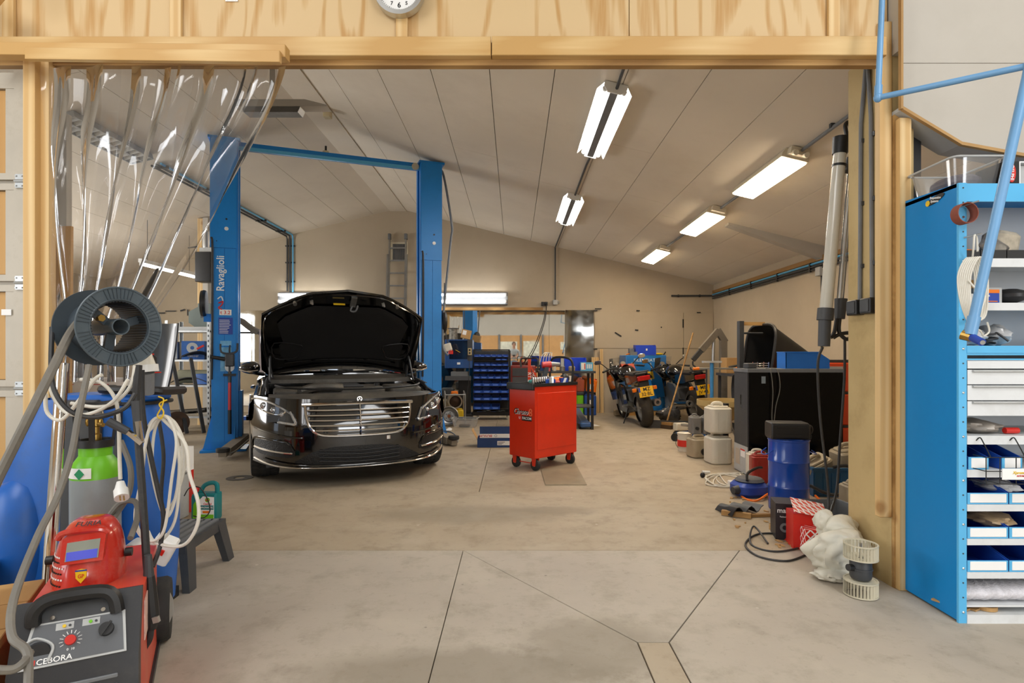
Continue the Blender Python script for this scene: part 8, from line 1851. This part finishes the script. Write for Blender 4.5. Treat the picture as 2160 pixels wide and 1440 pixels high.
# local +y is the way he faces
nodes = [(0, 0, 1.44, .062), (0, .015, 1.52, .055), (0, .03, 1.60, (.075, .09)), (0, .035, 1.68, (.08, .098)), (0, .02, 1.745, (.06, .07))]; ed_ = [(0, 1), (1, 2), (2, 3), (3, 4)]
for s in (-1, 1):
    i = len(nodes); nodes += [(s * .12, .16, 1.07, .036), (s * .085, .27, 1.12, .028), (s * .075, .31, 1.14, .03)]; ed_ += [(i, i + 1), (i + 1, i + 2)]
    nodes.append((s * .06, 0.0, 1.38, .05)); ed_ += [(0, len(nodes) - 1)]; nodes.append((s * .14, .05, 1.2, .04)); ed_ += [(len(nodes) - 2, len(nodes) - 1), (len(nodes) - 1, i)]
    for f_, (dx, dz, L_) in enumerate(((.012, .032, .06), (.006, .012, .07), (.004, -.008, .068), (.006, -.028, .055), (-.02, .03, .045))):
        j = len(nodes); x0 = s * .072; nodes += [(x0 - s * (.01 if f_ < 4 else .03), .325, 1.14 + dz * .8, .0095), (x0 - s * (.028 if f_ < 4 else .045), .325 + L_ * .5, 1.14 + dz, .009), (x0 - s * (.05 if f_ < 4 else .055), .325 + L_ * .55, 1.14 + dz, .0085)]
        ed_ += [(i + 2, j), (j, j + 1), (j + 1, j + 2)]
skinmesh('body', nodes, ed_, SK, pn)
part('nose', B().ell((0, .125, 1.63), (.014, .02, .024)), SK, pn)
for s in (-1, 1): part('ear', B().ell((s * .082, .03, 1.635), (.012, .022, .032)), SK, pn); part('eye', B().ell((s * .032, .112, 1.655), (.012, .008, .006)), M['pblack'], pn)
part('mouth', B().ell((0, .112, 1.585), (.024, .008, .005)), mat('lips', 'a8665c', .6), pn)
part('hair', B().grid(lambda u, v: (.092 * math.cos(2 * PI * u) * math.sin(PI * v * .56), .012 + .112 * math.sin(2 * PI * u) * math.sin(PI * v * .56) - .01, 1.665 + .115 * math.cos(PI * v * .56) + .006 * math.sin(30 * u)), 30, 10, True), HRm, pn)
sn = [(0, 0, 1.0, (.16, .105)), (0, 0, 1.15, (.165, .11)), (0, -.005, 1.32, (.18, .115)), (0, 0, 1.42, (.12, .085)), (0, .01, 1.475, (.062, .06))]; se = [(0, 1), (1, 2), (2, 3), (3, 4)]
for s in (-1, 1): j = len(sn); sn += [(s * .185, -.01, 1.385, .062), (s * .235, -.03, 1.22, .055), (s * .235, -.01, 1.1, .05), (s * .15, .13, 1.07, .044)]; se += [(3, j), (j, j + 1), (j + 1, j + 2), (j + 2, j + 3)]
skinmesh('shirt', sn, se, SHm, pn)
jn = [(0, 0, 1.0, (.165, .105)), (0, 0, .92, (.165, .11))]; je = [(0, 1)]
for s in (-1, 1): j = len(jn); jn += [(s * .1, 0, .82, .088), (s * .11, .01, .5, .066), (s * .115, -.01, .1, .05)]; je += [(1, j), (j, j + 1), (j + 1, j + 2)]
skinmesh('jeans', jn, je, JN, pn)
for s in (-1, 1): part('shoe', B().grid(lambda u, v: (s * .115 + .048 * math.cos(2 * PI * u) * math.sin(PI * v) ** .5, -.07 + .27 * v, .05 + .05 * math.sin(2 * PI * u) * math.sin(PI * v) ** .5 * (1.15 - .6 * v)), 16, 10, True), M['black'], pn)
t = thing('handheld_camera', 'dark camera held at chest height by the man in the mirror', 'camera', (-.02, -.16, 1.13)); part('camera_body', B().rbox((-.065, -.03, 0), (.065, .02, .09), .012), M['black'], t); part('lens_barrel', B().cyl((0, .02, .04), (0, .06, .04), .032, n=18), M['black'], t)
# lamps and trusses of the front hall
for k, (x, y) in enumerate(((-4.2, -4.2), (0, -4.2), (4.2, -4.2))):
    t = thing('hall_lamp', 'twin tube lamp of the front hall in the mirror, %s one' % ['left', 'middle', 'right'][k], 'lamp', (x, y, 4.45), 0, 'lamps of the front hall'); part('tray', B().box((-.7, -.1, .08), (.7, .1, .15)), M['whitep'], t)
    for s in (-1, 1): part('tube', B().cyl((-.68, s * .06, .06), (.68, s * .06, .06), .018, n=8), E_WALL, t)
